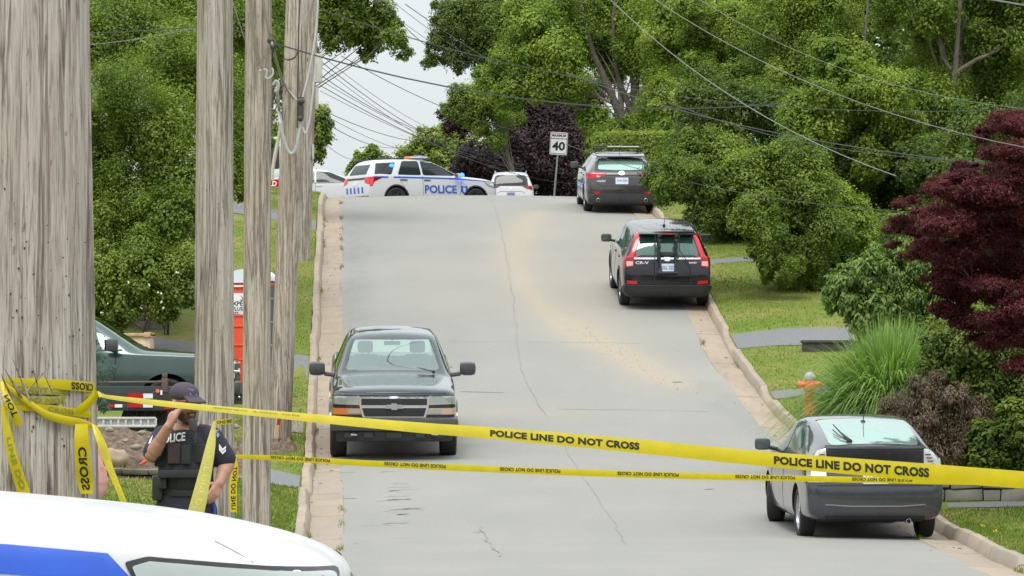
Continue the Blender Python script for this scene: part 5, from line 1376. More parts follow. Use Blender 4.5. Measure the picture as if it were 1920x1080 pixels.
# ------------------------------------------------------------------ police tape
def mk_tape(name, c, tr=.25):
    m = bpy.data.materials.new(name); m.use_nodes = True; nt = m.node_tree; b = nt.nodes['Principled BSDF']; out = nt.nodes['Material Output']
    setc(b, c, .35, spec=.5); f = noise(nt, 9, 5); cc = ramp(nt, f, [(.3, tuple(x*.88 for x in c)), (.7, tuple(min(1, x*1.08) for x in c))]); nt.links.new(cc, b.inputs['Base Color'])
    t = nt.nodes.new('ShaderNodeBsdfTranslucent'); t.inputs[0].default_value = (*c, 1); x = nt.nodes.new('ShaderNodeMixShader'); x.inputs[0].default_value = tr
    nt.links.new(b.outputs[0], x.inputs[1]); nt.links.new(t.outputs[0], x.inputs[2]); nt.links.new(x.outputs[0], out.inputs[0]); return m
M['tape'] = mk_tape('yellow_tape', (.64, .52, .003)); M['tape_pale'] = mk_tape('pale_tape', (.62, .56, .13), .45)
M['ink_faint'] = flat('ink_faint', (.22, .24, .03), .6)
class Ribbon:
    """strip following centre points with a width vector at each; text can be laid on it"""
    def __init__(s, ctr, wid, n=10, curl=0.0):
        s.c = bez(ctr, n); s.w = bez(wid, n); s.curl = curl
        s.L = [0]
        for a, b_ in zip(s.c[:-1], s.c[1:]): s.L.append(s.L[-1]+(b_-a).length)
    def at(s, u, v, off=0):
        """u metres along, v -0.5..0.5 across"""
        u = max(0, min(s.L[-1]-1e-6, u)); i = max(0, min(len(s.L)-2, int(np.searchsorted(s.L, u))-1)); t = (u-s.L[i])/max(1e-9, s.L[i+1]-s.L[i])
        c = s.c[i].lerp(s.c[i+1], t); w = s.w[i].lerp(s.w[i+1], t); tg = (s.c[i+1]-s.c[i]).normalized(); nn = tg.cross(w.normalized()).normalized()
        if nn.y > 0: nn = -nn
        return c+w*v+nn*(off+s.curl*w.length*(1-4*v*v))
    def build(s, name, mat, parent=None, m=5, loc=None, thick=.0006):
        V = []; Fc = []
        for i in range(len(s.c)):
            for k in range(m+1): V.append(s.at(s.L[i], k/m-.5))
        n = len(s.c); Fc = [(i*(m+1)+k, (i+1)*(m+1)+k, (i+1)*(m+1)+k+1, i*(m+1)+k+1) for i in range(n-1) for k in range(m)]
        return mesh(name, V, Fc, mat, parent, True)
    def text(s, txt, u0, length, h, mat, parent, v0=0.0, flip=False, rev=False, name='lettering', off=.0015, bold=.03, cut=0):
        """flip: upside down (rotated half a turn); rev: runs towards smaller u"""
        V, Fc, w, _ = text_mesh(txt, 1.0, bold, spacing=1.05); out = []
        for x, y in V:
            a = x/w; b_ = y-.5
            uu = u0+(1-a)*length if flip else u0+a*length; vv = v0-b_*h if flip else v0+b_*h
            if rev: uu = u0+(1-a)*length if not flip else u0+a*length
            out.append(s.at(uu, vv, off))
        return mesh(name, out, Fc, mat, parent)
MSG = 'POLICE LINE DO NOT CROSS'
def line_tape(pix, wpx, label, name='police_tape', tilt=None, curl=.0, group='strips of yellow police tape', n=10, mat=None):
    """pix: (x, y, d); wpx widths in photo pixels (vertical)"""
    ctr = [P(x, y, d) for x, y, d in pix]
    wid = [Vector((0, (tilt[i] if tilt else 0)*wpx[i]/F*pix[i][2], wpx[i]/F*pix[i][2])) for i in range(len(pix))]
    r = Ribbon(ctr, wid, n, curl); o = r.build(name, mat or M['tape']); tag(o, label, 'police tape', group); return r, o
def u_at(r, px):
    """arclength where the ribbon passes photo column px"""
    xs = [c.x/c.y*F+960 for c in r.c]; return float(np.interp(px, xs, r.L))
r, o = line_tape([(186, 741, 15.7), (215, 746, 15.8), (300, 756, 16.1), (430, 769, 16.5), (620, 787, 17), (800, 803, 17.4), (920, 812, 17.7), (1200, 837, 18.2), (1450, 862, 18.7), (1740, 886, 19.2), (1960, 903, 19.6)],
                 [6, 8, 11, 12, 16, 20, 22, 26, 28, 33, 32], 'upper yellow police tape crossing the whole street from the thickest pole',
                 tilt=[.5, 1.2, 1.5, 1.4, 1.0, .6, .5, .3, .2, .1, .1], curl=.05)
for a, b_ in ((918, 1198), (1450, 1741)):
    r.text(MSG, u_at(r, a), u_at(r, b_)-u_at(r, a), .54, M['black_ink'], o, v0=-.02, bold=.05)
r.text('DO NOT CROSS', u_at(r, 398), u_at(r, 560)-u_at(r, 398), .18, M['ink_faint'], o, v0=.1, flip=True)
for i, cc in enumerate(((.27),)):   # fold line along the first part
    pass
r, o = line_tape([(428, 856, 33.6), (505, 858, 33.9), (620, 865, 34.3), (835, 876, 35), (1050, 885, 35.6), (1272, 892, 36.2), (1490, 897, 36.8), (1775, 903, 37.6), (1960, 906, 38)],
                 [7, 9, 11, 12, 12, 12, 11, 11, 10], 'lower thin yellow police tape crossing the street behind the upper one', curl=.05)
for a, b_ in ((507, 618), (720, 835), (937, 1050), (1157, 1272), (1378, 1490), (1597, 1710)):
    r.text(MSG, u_at(r, a), u_at(r, b_)-u_at(r, a), .55, M['black_ink'], o, v0=.12, flip=True, off=.003)
# end hanging from the lower tape
def hang(pix, wpx, label, dirs, mat=None, curl=.1, n=10):
    """hanging strips: width vector roughly horizontal; dirs = lateral tilt in photo plane (dx, dy)"""
    ctr = [P(x, y, d) for x, y, d in pix]
    wid = [Vector((dx, .3, -dy)).normalized()*(w/F*p[2]) for (dx, dy), w, p in zip(dirs, wpx, pix)]
    r = Ribbon(ctr, wid, n, curl); o = r.build('police_tape', mat or M['tape']); tag(o, label, 'police tape', 'strips of yellow police tape'); return r, o
r, o = hang([(441, 860, 33.5), (441, 880, 33.5), (437, 915, 33.5), (438, 960, 33.5)], [5, 12, 15, 13], 'short tape end hanging right of the officer from the lower tape', [(1, 0)]*4)
r.text('LINE DO NOT', .06, .34, .62, M['black_ink'], o, rev=True, flip=False, off=.002)
r, o = line_tape([(404, 792, 33.7), (420, 791, 33.7), (437, 789, 33.85)], [8, 10, 12], 'small scrap of tape knotted on the pole behind the officer')
r.text('LINE DO', .01, r.L[-1]*.85, .6, M['black_ink'], o, flip=True, off=.003)
# loose pale band in front of the officer
r, o = hang([(402, 789, 16.35), (396, 830, 16.3), (384, 890, 16.25), (366, 966, 16.2), (345, 1040, 16.2)], [3, 17, 25, 32, 34], 'pale yellow tape band hanging diagonally in front of the officer', [(1, .15)]*5, M['tape_pale'], .08)
r.text('POLICE LINE DO NOT', .08, .42, .42, flat('ink_ghost', (.55, .50, .12), .6), o, off=.001)
# tape wound around the big pole
PC = WP.location
def wrap_ribbon(pts, rad_, wpx, label, mat=None, curl=.03, n=12, tw=None):
    """pts: (photo x, photo y) on the front of the big pole"""
    ctr = []; wid = []
    for i, (x, y) in enumerate(pts):
        X = (x-960)/F*16; cx = (68-960)/F*16; dx = max(-rad_, min(rad_, X-cx)); dy = -math.sqrt(max(0, rad_**2-dx**2))
        ctr.append(P(x, y, 16+dy)); wid.append(Vector((0, .0, 1))*(wpx[i]/F*16) if tw is None else Vector((tw[i][0], 0, tw[i][1])).normalized()*(wpx[i]/F*16))
    r = Ribbon(ctr, wid, n, curl); o = r.build('police_tape', mat or M['tape']); tag(o, label, 'police tape', 'tape wound around the thickest pole'); return r, o
R0 = .222
r, o = wrap_ribbon([(-42, 716), (0, 716), (50, 717), (100, 720), (140, 723), (172, 726), (179, 726)], R0, [14, 14, 16, 18, 19, 19, 18], 'topmost smooth turn of tape around the thickest pole')
r.text('CROSS', u_at(r, 133), u_at(r, 173)-u_at(r, 133), .72, M['black_ink'], o, flip=True, off=.002, v0=-.02)
r, o = wrap_ribbon([(-42, 728), (10, 728), (60, 730), (110, 734), (172, 742)], R0-.003, [14, 16, 16, 14, 9], 'second turn of tape around the thickest pole with faint lettering', M['tape_pale'])
r.text('DO NOT CROSS', u_at(r, 20), u_at(r, 140)-u_at(r, 20), .7, M['ink_faint'], o, off=.002)
r, o = wrap_ribbon([(-42, 752), (10, 752), (60, 750), (110, 750), (172, 747)], R0-.004, [13, 14, 14, 13, 12], 'third turn of tape around the thickest pole', M['tape_pale'])
r.text('DO NOT CROSS', u_at(r, 50), u_at(r, 165)-u_at(r, 50), .7, M['ink_faint'], o, off=.002)
r, o = wrap_ribbon([(-42, 758), (0, 758), (40, 762), (90, 766), (130, 772), (172, 778)], R0-.002, [16, 14, 15, 15, 15, 13], 'lowest turn of tape around the thickest pole')
r.text('CROSS', u_at(r, 90), u_at(r, 138)-u_at(r, 90), .62, M['ink_faint'], o, off=.002)
r, o = wrap_ribbon([(2, 716), (20, 730), (50, 752), (85, 776), (120, 787), (150, 792), (174, 799)], R0+.012, [9, 12, 13, 15, 16, 15, 10], 'slack loop of tape sagging across the front of the thickest pole', curl=.12)
r, o = hang([(142, 776, 15.76), (152, 768, 15.74), (170, 752, 15.73), (184, 735, 15.72), (190, 745, 15.7)], [13, 17, 16, 14, 7], 'twisted knot of tape at the right edge of the thickest pole', [(.6, .8), (.6, .8), (.65, .75), (.8, .6), (1, 0)], curl=.15)
r, o = hang([(153, 795, 15.74), (153, 825, 15.73), (156, 870, 15.74), (160, 905, 15.76), (163, 926, 15.76)], [24, 28, 29, 30, 22], 'tape end reading CROSS hanging down the thickest pole', [(1, 0)]*5, curl=.10)
r.text('CROSS', .085, .165, .56, M['black_ink'], o, rev=True, flip=True, off=.002, v0=-.02); r.text('NOT', .270, .08, .56, M['black_ink'], o, rev=True, flip=True, off=.002)
r, o = hang([(177, 797, 15.85), (190, 830, 15.82), (205, 875, 15.8), (230, 936, 15.78), (250, 990, 15.78)], [10, 20, 17, 14, 13], 'tape end trailing diagonally right of the thickest pole', [(1, .35)]*5, curl=.15)
r.text('DO NOT CROSS', .09, .28, .5, flat('ink_ghost2', (.45, .40, .03), .6), o, off=.001)
r, o = hang([(3, 716, 15.76), (12, 745, 15.73), (24, 770, 15.73), (36, 797, 15.75)], [8, 13, 17, 18], 'short folded tape end reading NOT at the far left', [(1, -.4)]*4, curl=.12)
r.text('NOT', .06, .085, .7, M['black_ink'], o, rev=True, flip=True, off=.002)
r, o = hang([(6, 760, 15.75), (12, 800, 15.74), (22, 850, 15.74), (42, 915, 15.76), (60, 970, 15.76)], [9, 14, 19, 23, 25], 'long tape end drifting down the left side of the thickest pole', [(1, -.25)]*5, curl=.12)
r.text('THE LINE DO', .09, .26, .5, M['ink_faint'], o, off=.002) if False else r.text('LINE DO', .12, .20, .5, M['ink_faint'], o, off=.002)

# ------------------------------------------------------------------ people
def fused(name, solid_mb, mat, vox=.012, sm=6, parent=None):
    me = solid_mb.mesh(name); o = link(name, me, mat, parent)
    md = o.modifiers.new('r', 'REMESH'); md.mode = 'VOXEL'; md.voxel_size = vox
    if sm: s_ = o.modifiers.new('s', 'SMOOTH'); s_.factor = .5; s_.iterations = sm
    evalmods(o, name); o.data.polygons.foreach_set('use_smooth', [True]*len(o.data.polygons)); return o
def limb(mb, pts, rs, n=14):
    for i in range(len(pts)-1):
        a, b_ = Vector(pts[i]), Vector(pts[i+1]); k = max(2, int((b_-a).length/.02))
        mb.tube([a.lerp(b_, t/k) for t in range(k+1)], [rs[i]+(rs[i+1]-rs[i])*t/k for t in range(k+1)], n)
    for p, r_ in zip(pts, rs): mb.ball(p, r_, 14, 10)
def hand(mb, w, dirv, palm_n, fing, sc=1.0, thumb_side=1, curl=.9):
    """w wrist, dirv along the hand, palm_n palm normal"""
    d_ = dirv.normalized(); n_ = (palm_n-d_*palm_n.dot(d_)).normalized(); s_ = d_.cross(n_)
    k = .10*sc
    for j in range(4):
        off = (j-1.5)*.021*sc
        base = w+d_*k*(.95-.06*abs(j-1.2))+s_*off
        mb.tube([w+s_*off*.6, base], [.019*sc, .0135*sc], 8)
        p = base; dv = d_.copy(); l = (.042, .046, .043, .034)[j]*sc
        pts = [p]
        for q in range(3):
            ang = fing[j]*curl*(.7, 1.0, .8)[q]; dv = (dv*math.cos(ang)+n_*math.sin(ang)).normalized(); n2 = n_; p = p+dv*l*(1, .65, .5)[q]; pts.append(p)
            n_loc = n_
        mb.tube(bez(pts, 3), [.0105*sc]*(3*3+1), 8); mb.ball(pts[-1], .0098*sc, 8, 6)
    tb = w+d_*k*.3+s_*thumb_side*.03*sc
    pts = [tb, tb+(d_*.6+s_*thumb_side*.8+n_*.2).normalized()*.04*sc, tb+(d_*.6+s_*thumb_side*.8).normalized()*.04*sc+(d_*.9+n_*.5).normalized()*.032*sc]
    mb.tube(bez(pts, 3), [.014*sc, .013*sc, .012*sc, .012*sc, .0115*sc, .011*sc, .0095*sc], 8); mb.ball(pts[-1], .0095*sc, 8, 6)
def head(mb, c, yaw, s=1.0, tilt=0):
    """face looks along yaw (world angle)"""
    R = Matrix.Rotation(yaw, 3, 'Z') @ Matrix.Rotation(tilt, 3, 'Y')
    q = lambda x, y, z: c + R @ Vector((x*s, y*s, z*s))
    mb.ball(q(-.008, 0, .035), (.098*s, .077*s, .092*s), 20, 14, R)
    mb.ball(q(.022, 0, -.035), (.070*s, .062*s, .078*s), 18, 12, R)
    mb.ball(q(.045, 0, -.088), (.036*s, .036*s, .028*s), 12, 8, R)
    mb.tube([q(.088, 0, .015), q(.112, 0, -.024)], [.010*s, .017*s], 8); mb.ball(q(.104, 0, -.026), (.017*s, .019*s, .012*s), 10, 8, R)
    for y in (-1, 1):
        mb.ball(q(.074, y*.033, .024), (.018*s, .022*s, .010*s), 10, 6, R); mb.ball(q(.060, y*.048, -.025), (.026*s, .02*s, .028*s), 10, 8, R)
        mb.ball(q(-.005, y*.080, -.008), (.020*s, .009*s, .032*s), 10, 8, R)
    mb.ball(q(.083, 0, -.058), (.012*s, .025*s, .010*s), 10, 6, R)
    return q, R
off_root = empty('person', P(350, 1249, 27.2), 'bearded police officer in cap and dark vest holding a phone to his ear', 'person')
OR = off_root.location.copy(); OR.z = land(OR.x, OR.y); off_root.location = OR
D0 = 27.2
def q_(x, y, dz=0): return P(x, y, D0+dz) - OR
HC = q_(346, 757, -.03)
yaw = rad(-52)        # face towards the camera's right
body = MB()
hq, HR = head(body, HC, yaw, 1.02, rad(6))
nk = q_(346, 806, .03)
limb(body, [q_(345, 778, .02), nk], [.058, .062])
hipL, hipR = q_(322, 960, .04), q_(374, 960, .04); foot = -OR.z
# trunk and legs of the body underneath the clothes
limb(body, [q_(348, 815, .03), q_(349, 860, .03), q_(348, 905, .03), q_(348, 950, .03)], [.115, .135, .125, .13])
limb(body, [q_(318, 822, .02), q_(380, 822, .02)], [.08, .08])
for hp, kx, fx in ((hipL, 316, 312), (hipR, 380, 386)):
    fz = Vector((P(fx, 0, D0).x-OR.x, -.02, .09)); kn = Vector((P(kx, 0, D0).x-OR.x, -.03, .50))
    limb(body, [hp, kn, fz], [.092, .060, .040]); limb(body, [fz+Vector((0, .05, -.04)), fz+Vector((0, -.16, -.055))], [.04, .032])
# raised right arm (left in the picture)
shR, elR, wrR = q_(306, 820, .03), q_(285, 853, -.10), q_(316, 800, -.20)
limb(body, [shR, elR, wrR], [.060, .048, .031])
# the forearm is fullest just past the elbow
limb(body, [elR.lerp(wrR, .15), elR.lerp(wrR, .4)], [.050, .045])
hand(body, wrR, q_(328, 776, -.22)-wrR, Vector((.75, .35, .1)), (.12, .75, .95, 1.05), 1.0, 1, .9)
shL, elL, wrL = q_(396, 822, .03), q_(426, 868, .05), q_(411, 907, -.06)
limb(body, [shL, elL, wrL], [.062, .050, .033]); limb(body, [elL.lerp(wrL, .15), elL.lerp(wrL, .45)], [.054, .047])
hand(body, wrL, q_(400, 928, -.12)-wrL, Vector((-.6, .4, -.2)), (.5, .6, .7, .8), 1.0, -1, 1.0)
bo = fused('body', body, M['skin'], .0065, 2, off_root)
navy = flat('uniform_navy', (.022, .022, .036), .85, var=.3, scale=9, bmp=.2); vestm = flat('vest_black', (.020, .023, .026), .8, var=.3, scale=12, bmp=.3)
sh = MB()
limb(sh, [q_(316, 822, .02), q_(382, 822, .02)], [.092, .092]); limb(sh, [q_(348, 830, .03), q_(349, 870, .03), q_(348, 915, .03)], [.135, .150, .145])
for a, b_ in ((q_(330, 835, .03), q_(328, 912, .03)), (q_(368, 835, .03), q_(368, 912, .03))): limb(sh, [a, b_], [.105, .115])
limb(sh, [nk+Vector((0, 0, -.01)), q_(347, 815, .03)], [.072, .10])
limb(sh, [shR, shR.lerp(elR, .82)], [.078, .072]); limb(sh, [shL, shL.lerp(elL, .80)], [.080, .078])
sho = fused('shirt', sh, navy, .009, 5, off_root)
vs = MB()
for x, y0, y1, r_ in ((330, 836, 890, .112), (366, 836, 890, .112), (348, 838, 895, .150)): limb(vs, [q_(x, y0, .01), q_(x, y1, .01)], [r_*.96, r_*1.06])
for x in (322, 374): limb(vs, [q_(x, 806, .02), q_(x, 840, -.03)], [.040, .060])
vo = fused('vest', vs, vestm, .010, 4, off_root)
def vfront(x, y): 
    bv = BVHTree.FromPolygons([v.co.copy() for v in vo.data.vertices], [tuple(p.vertices) for p in vo.data.polygons]) if not hasattr(vfront, 'b') else vfront.b
    vfront.b = bv; c = q_(x, y, 0); h = bv.ray_cast(Vector((c.x, -2, c.z)), Vector((0, 1, 0)))[0]; return h if h is not None else c+Vector((0, -.15, 0))
V, Fc, w, _ = text_mesh('POLICE', 1.0, .03)
tv = []
for u_, v_ in V:
    x = 300+ (u_/w)*50; y = 832-(u_/w)*6-(v_)*16.5; p = vfront(x, y); tv.append(p+Vector((0, -.006, 0)))
mesh('vest_lettering', tv, Fc, M['white'], vo)
for x0, y0, ww, hh, mt in ((330, 850, .085, .13, flat('pouch_brown', (.045, .028, .028), .8)), (302, 860, .075, .10, vestm), (352, 852, .06, .12, vestm), (376, 850, .08, .12, vestm), (345, 888, .30, .05, vestm)):
    b_ = MB(); p = vfront(x0, y0); b_.box(p, (ww, .06, hh), None, .012); b_.build('pouch', mt, vo)
b_ = MB(); b_.box(q_(362, 797, -.17), (.052, .045, .085), None, .014); b_.tube([q_(362, 798, -.17), q_(365, 815, -.17), q_(366, 830, -.16)], .008, 6); b_.build('shoulder_microphone', M['trim_dark'], off_root)
be = MB(); be.lathe([(.148, -.03), (.155, 0), (.148, .03)], (q_(348, 921, .03)), 'z', 28)
beo = be.build('belt', M['black_plastic'], off_root)
b_ = MB(); b_.box(q_(296, 915, -.02), (.07, .10, .16), None, .02); b_.box(q_(304, 905, -.1), (.06, .05, .08), None, .015); b_.build('holster', M['black_plastic'], off_root)
tr = MB(); limb(tr, [q_(332, 940, .03), q_(366, 940, .03)], [.125, .125]); limb(tr, [q_(348, 920, .03), q_(348, 950, .03)], [.140, .145])
for hp, kx, fx in ((hipL, 316, 312), (hipR, 380, 386)):
    limb(tr, [hp, Vector((P(kx, 0, D0).x-OR.x, -.03, .50)), Vector((P(fx, 0, D0).x-OR.x, 0, .10))], [.118, .085, .072])
fused('trousers', tr, navy, .011, 4, off_root)
bt_ = MB()
for fx in (312, 386): x = P(fx, 0, D0).x-OR.x; limb(bt_, [Vector((x, .06, .07)), Vector((x, -.18, .05))], [.062, .048]); limb(bt_, [Vector((x, .02, .05)), Vector((x, .02, .20))], [.06, .065])
fused('boots', bt_, M['black_plastic'], .010, 3, off_root)
sr = MB(); sr.tube([q_(401, 925, -.05), q_(402, 960, -.03), q_(400, 1100, -.02)], .008, 5); sr.build('trouser_stripe', M['blue'], off_root)
# beard, hair, cap, glasses
hr = MB()
for x, y, z, a, b_, c in ((.028, 0, -.070, .066, .064, .045), (.050, 0, -.098, .040, .042, .030), (.0, .052, -.04, .03, .022, .05), (.0, -.052, -.04, .03, .022, .05)): hr.ball(hq(x, y, z), (a, b_, c), 14, 10, HR)
for y in (-.022, 0, .022): hr.ball(hq(.088, y, -.046), (.012, .018, .008), 10, 6, HR)
fused('beard', hr, flat('beard_brown', (.10, .055, .035), .9, var=.4, scale=40), .0055, 2, off_root)
hh = MB(); hh.ball(hq(-.030, 0, .0), (.078, .078, .075), 16, 12, HR); fused('hair', hh, flat('hair_brown', (.06, .035, .025), .9, var=.3, scale=40), .007, 2, off_root)
capm = flat('cap_cloth', (.060, .048, .066), .85, var=.15, bmp=.2)
cp = MB(); cp.ball(hq(-.008, 0, .062), (.108, .090, .075), 22, 14, HR); cp.lathe([(.0, 0)]*2, (0, 0, 0)) if False else None
for k in range(7):
    a = (k-3)*.20; cp.tube([hq(.080*math.cos(a), .080*math.sin(a), .052), hq(.165*math.cos(a*.75), .105*math.sin(a), .022)], [.012, .009], 8)
co = fused('cap', cp, capm, .006, 3, off_root)
tp = HR @ Vector((1, 0, 0)); bvc = BVHTree.FromPolygons([v.co.copy() for v in co.data.vertices], [tuple(p.vertices) for p in co.data.polygons])
cv = []; V, Fc, w, _ = text_mesh('H', 1.0, .06)
for u_, v_ in [(x, y) for x, y in [(-1, -1), (1, -1), (1.1, .9), (0, .55), (-1.1, .9), (-.3, -.2), (.3, -.2), (.3, .3), (-.3, .3)]]:
    c = hq(0, 0, .085)+HR @ Vector((.3, 0, 0))+(HR @ Vector((0, -u_*.026, 0)))+Vector((0, 0, v_*.022))
    h = bvc.ray_cast(c, -(HR @ Vector((1, 0, 0))))[0]; cv.append((h if h is not None else c)+tp*.003)
mesh('cap_badge', cv[:5], [(0, 1, 2, 3, 4)], flat('badge_violet', (.20, .18, .52), .6), co)
gl = MB()
for y in (-1, 1): gl.ball(hq(.098, y*.033, .012), (.006, .026, .018), 12, 8, HR); gl.tube([hq(.09, y*.06, .015), hq(.0, y*.082, .012)], .003, 5)
gl.build('sunglasses', M['glass'], off_root)
ph = MB(); ph.box(q_(331, 772, -.14), (.012, .072, .145), Matrix.Rotation(rad(12), 3, 'Y') @ Matrix.Rotation(rad(20), 3, 'Z'), .006); tag(ph.build('mobile_phone', M['black_plastic']), 'black phone held in the officer\'s raised hand', 'phone').location = OR
# rank chevrons and shoulder crests on the sleeves
sbv = BVHTree.FromPolygons([v.co.copy() for v in sho.data.vertices], [tuple(p.vertices) for p in sho.data.polygons])
def sproj(x, y):
    c = q_(x, y, 0); h = sbv.ray_cast(Vector((c.x, -2, c.z)), Vector((0, 1, 0)))[0]; return (h if h is not None else c)+Vector((0, -.005, 0))
for dy in (0, 6): mesh('chevron', [sproj(412, 832+dy), sproj(418, 841+dy), sproj(424, 836+dy), sproj(424, 840+dy), sproj(418, 846+dy), sproj(411, 837+dy)], [(0, 1, 4, 5), (1, 2, 3, 4)], M['white'], sho)
mesh('sleeve_crest', [sproj(404, 806), sproj(410, 806), sproj(412, 817), sproj(408, 821)], [(0, 1, 2, 3)], flat('crest_violet', (.22, .24, .5), .6), sho)
mesh('chevron', [sproj(288, 815), sproj(283, 824), sproj(281, 832), sproj(285, 830)], [(0, 1, 2, 3)], M['white'], sho)

# second person mostly hidden behind the big pole
P2D = 22.0
r2 = empty('person', (P(115, 900, P2D).x, P2D, land(P(115, 900, P2D).x, P2D)), 'person almost hidden behind the thickest pole, only a bare forearm and hand showing', 'person')
O2 = r2.location.copy(); p2 = lambda x, y, dz=0: P(x, y, P2D+dz)-O2
b2 = MB(); hd = p2(104, 690); head(b2, Vector((hd.x, 0, 1.64)), rad(-100), 1.0); limb(b2, [Vector((hd.x, 0, 1.55)), Vector((hd.x, .01, 1.44))], [.058, .062])
limb(b2, [Vector((hd.x-.17, 0, 1.40)), Vector((hd.x+.15, 0, 1.40))], [.07, .07]); limb(b2, [Vector((hd.x, 0, 1.35)), Vector((hd.x, 0, .95))], [.13, .13])
for s_ in (-1, 1): limb(b2, [Vector((hd.x+s_*.09, 0, .92)), Vector((hd.x+s_*.10, -.02, .50)), Vector((hd.x+s_*.10, 0, .08))], [.09, .06, .04]); limb(b2, [Vector((hd.x+s_*.10, .04, .04)), Vector((hd.x+s_*.10, -.17, .03))], [.035, .03])
limb(b2, [Vector((hd.x-.18, 0, 1.38)), Vector((hd.x-.22, .02, 1.08)), Vector((hd.x-.20, -.05, .84))], [.055, .045, .03])
e2 = p2(172, 832, .0); w2 = p2(187, 876, -.03)
limb(b2, [Vector((hd.x+.09, .02, 1.40)), e2, w2], [.050, .038, .023]); limb(b2, [e2.lerp(w2, .1), e2.lerp(w2, .4)], [.039, .034]); hand(b2, w2, p2(190, 915, -.05)-w2, Vector((-.5, .8, 0)), (.3, .4, .5, .6), .95, -1, .8)
fused('body', b2, flat('skin_pink', (.52, .27, .23), .55, var=.12, scale=14), .0065, 2, r2)
c2 = MB(); limb(c2, [Vector((hd.x-.15, 0, 1.40)), Vector((hd.x+.12, 0, 1.40))], [.085, .085]); limb(c2, [Vector((hd.x, 0, 1.36)), Vector((hd.x, 0, .95))], [.155, .15]); limb(c2, [Vector((hd.x-.18, 0, 1.38)), Vector((hd.x-.21, .02, 1.18))], [.07, .062]); limb(c2, [Vector((hd.x+.09, 0, 1.38)), Vector((hd.x+.09, 0, 1.38)).lerp(e2, .6)], [.07, .056])
fused('shirt', c2, navy, .011, 4, r2)
t2 = MB(); limb(t2, [Vector((hd.x, 0, .98)), Vector((hd.x, 0, .90))], [.14, .15])
for s_ in (-1, 1): limb(t2, [Vector((hd.x+s_*.08, 0, .90)), Vector((hd.x+s_*.10, -.01, .50)), Vector((hd.x+s_*.10, 0, .08))], [.115, .08, .065])
fused('trousers', t2, navy, .012, 4, r2)

# ------------------------------------------------------------------ things in the yard at left
# portable toilet
pt = empty('portable_toilet', label='orange portable toilet with white domed roof behind the slim pole', cat='portable toilet')
dP = 73; cx = P(473, 0, dP).x; zb = CZ+(HOR-735)/F*dP; pt.location = (cx, dP, zb); pt.rotation_euler = (0, 0, rad(-12))
orange = flat('orange_plastic', (.78, .085, .03), .4, var=.06); dgrey = flat('dark_panel', (.06, .07, .08), .5)
b_ = MB(); b_.box((0, 0, .95), (.64, .66, 1.86), None, .03); b_.build('cabin', orange, pt)
b_ = MB(); b_.box((0, 0, .05), (.68, .70, .10), None, .02); b_.build('base', dgrey, pt)
for z in (.55, .80, 1.12, 1.30): b_ = MB(); b_.box((-.0, -.335, z), (.62, .02, .03), None, .008); b_.build('rib', orange, pt)
b_ = MB(); b_.box((.325, 0, .98), (.02, .54, 1.7), None, .006); b_.build('side_panel', dgrey, pt)
for z in (.4, .8, 1.2, 1.6): b_ = MB(); b_.box((.337, 0, z), (.01, .50, .03)); b_.build('rib', M['steel'], pt)
b_ = MB(); b_.box((-.04, -.338, 1.50), (.46, .006, .36), None, .002); stk = b_.build('sticker', M['white'], pt)
for tx, z, h_, m_ in (('XPERT', 1.47, .075, M['black_ink']), ('FLUSH', 1.385, .065, M['trim_dark']), ('877-', 1.335-.02, .05, M['black_ink'])):
    V, Fc, w, _ = text_mesh(tx, h_, .02); mesh('lettering', [(-.255+u_, -.344, z+v_) for u_, v_ in V], Fc, m_, stk)
b_ = MB(); b_.tube([(-.10, -.345, 1.64), (-.06, -.345, 1.57), (-.12, -.345, 1.57)], .008, 5); b_.build('emblem', M['red_lamp'], stk)
b_ = MB()
V = []; n_ = 14
for i in range(n_+1):
    t = i/n_*math.pi; x = -.34*math.cos(t); z = 1.90+.20*math.sin(t)**.7
    V += [(x, -.36, z), (x, .36, z)]
b_.add(V+[(-.34, -.36, 1.86), (-.34, .36, 1.86), (.34, -.36, 1.86), (.34, .36, 1.86)], [(2*i, 2*i+1, 2*i+3, 2*i+2) for i in range(n_)]+[tuple([2*i for i in range(n_+1)]+[2*n_+4, 2*n_+2])]+[tuple([2*i+1 for i in range(n_+1)]+[2*n_+5, 2*n_+3])])
b_.build('roof', flat('roof_white', (.72, .76, .80), .35), pt)
b_ = MB(); b_.box((0, -.35, 1.80), (.66, .03, .03), None, .008); b_.build('rim', M['white'], pt)

# trailer with red and white reflective strip
tl = empty('flatbed_trailer', label='low black trailer with red and white reflective strips behind the officer', cat='trailer')
dT = 65; zt = CZ+(HOR-790)/F*dT-.22; tl.location = (P(255, 0, dT).x, dT, zt)
s65 = F/dT
def tx(x): return (x-960)/s65 - tl.location.x
def tz(y): return CZ+(HOR-y)/s65 - zt
bk = flat('trailer_black', (.03, .035, .04), .5)
b_ = MB(); b_.box(((tx(120)+tx(318))/2, 0, tz(745)), (tx(318)-tx(120), .06, .34), None, .01); b_.box(((tx(120)+tx(318))/2, 1.5, tz(745)), (tx(318)-tx(120), .06, .26), None, .01)
b_.box((tx(314), .75, tz(748)), (.06, 1.5, .35), None, .01); fr = b_.build('side_board', bk, tl)
b_ = MB(); b_.box(((tx(120)+tx(322))/2, .75, tz(764)), (tx(322)-tx(120), 1.6, .10), None, .01); b_.build('deck', bk, tl)
b_ = MB(); b_.tube([(tx(120), -.01, tz(718)), (tx(308), -.01, tz(716))], .018, 6); b_.box((tx(309), 0, tz(722)), (.09, .09, .22), None, .01); b_.box((tx(309), 0, tz(704)), (.08, .05, .06), None, .01); b_.build('rail', flat('rail_rust', (.12, .08, .07), .8), tl)
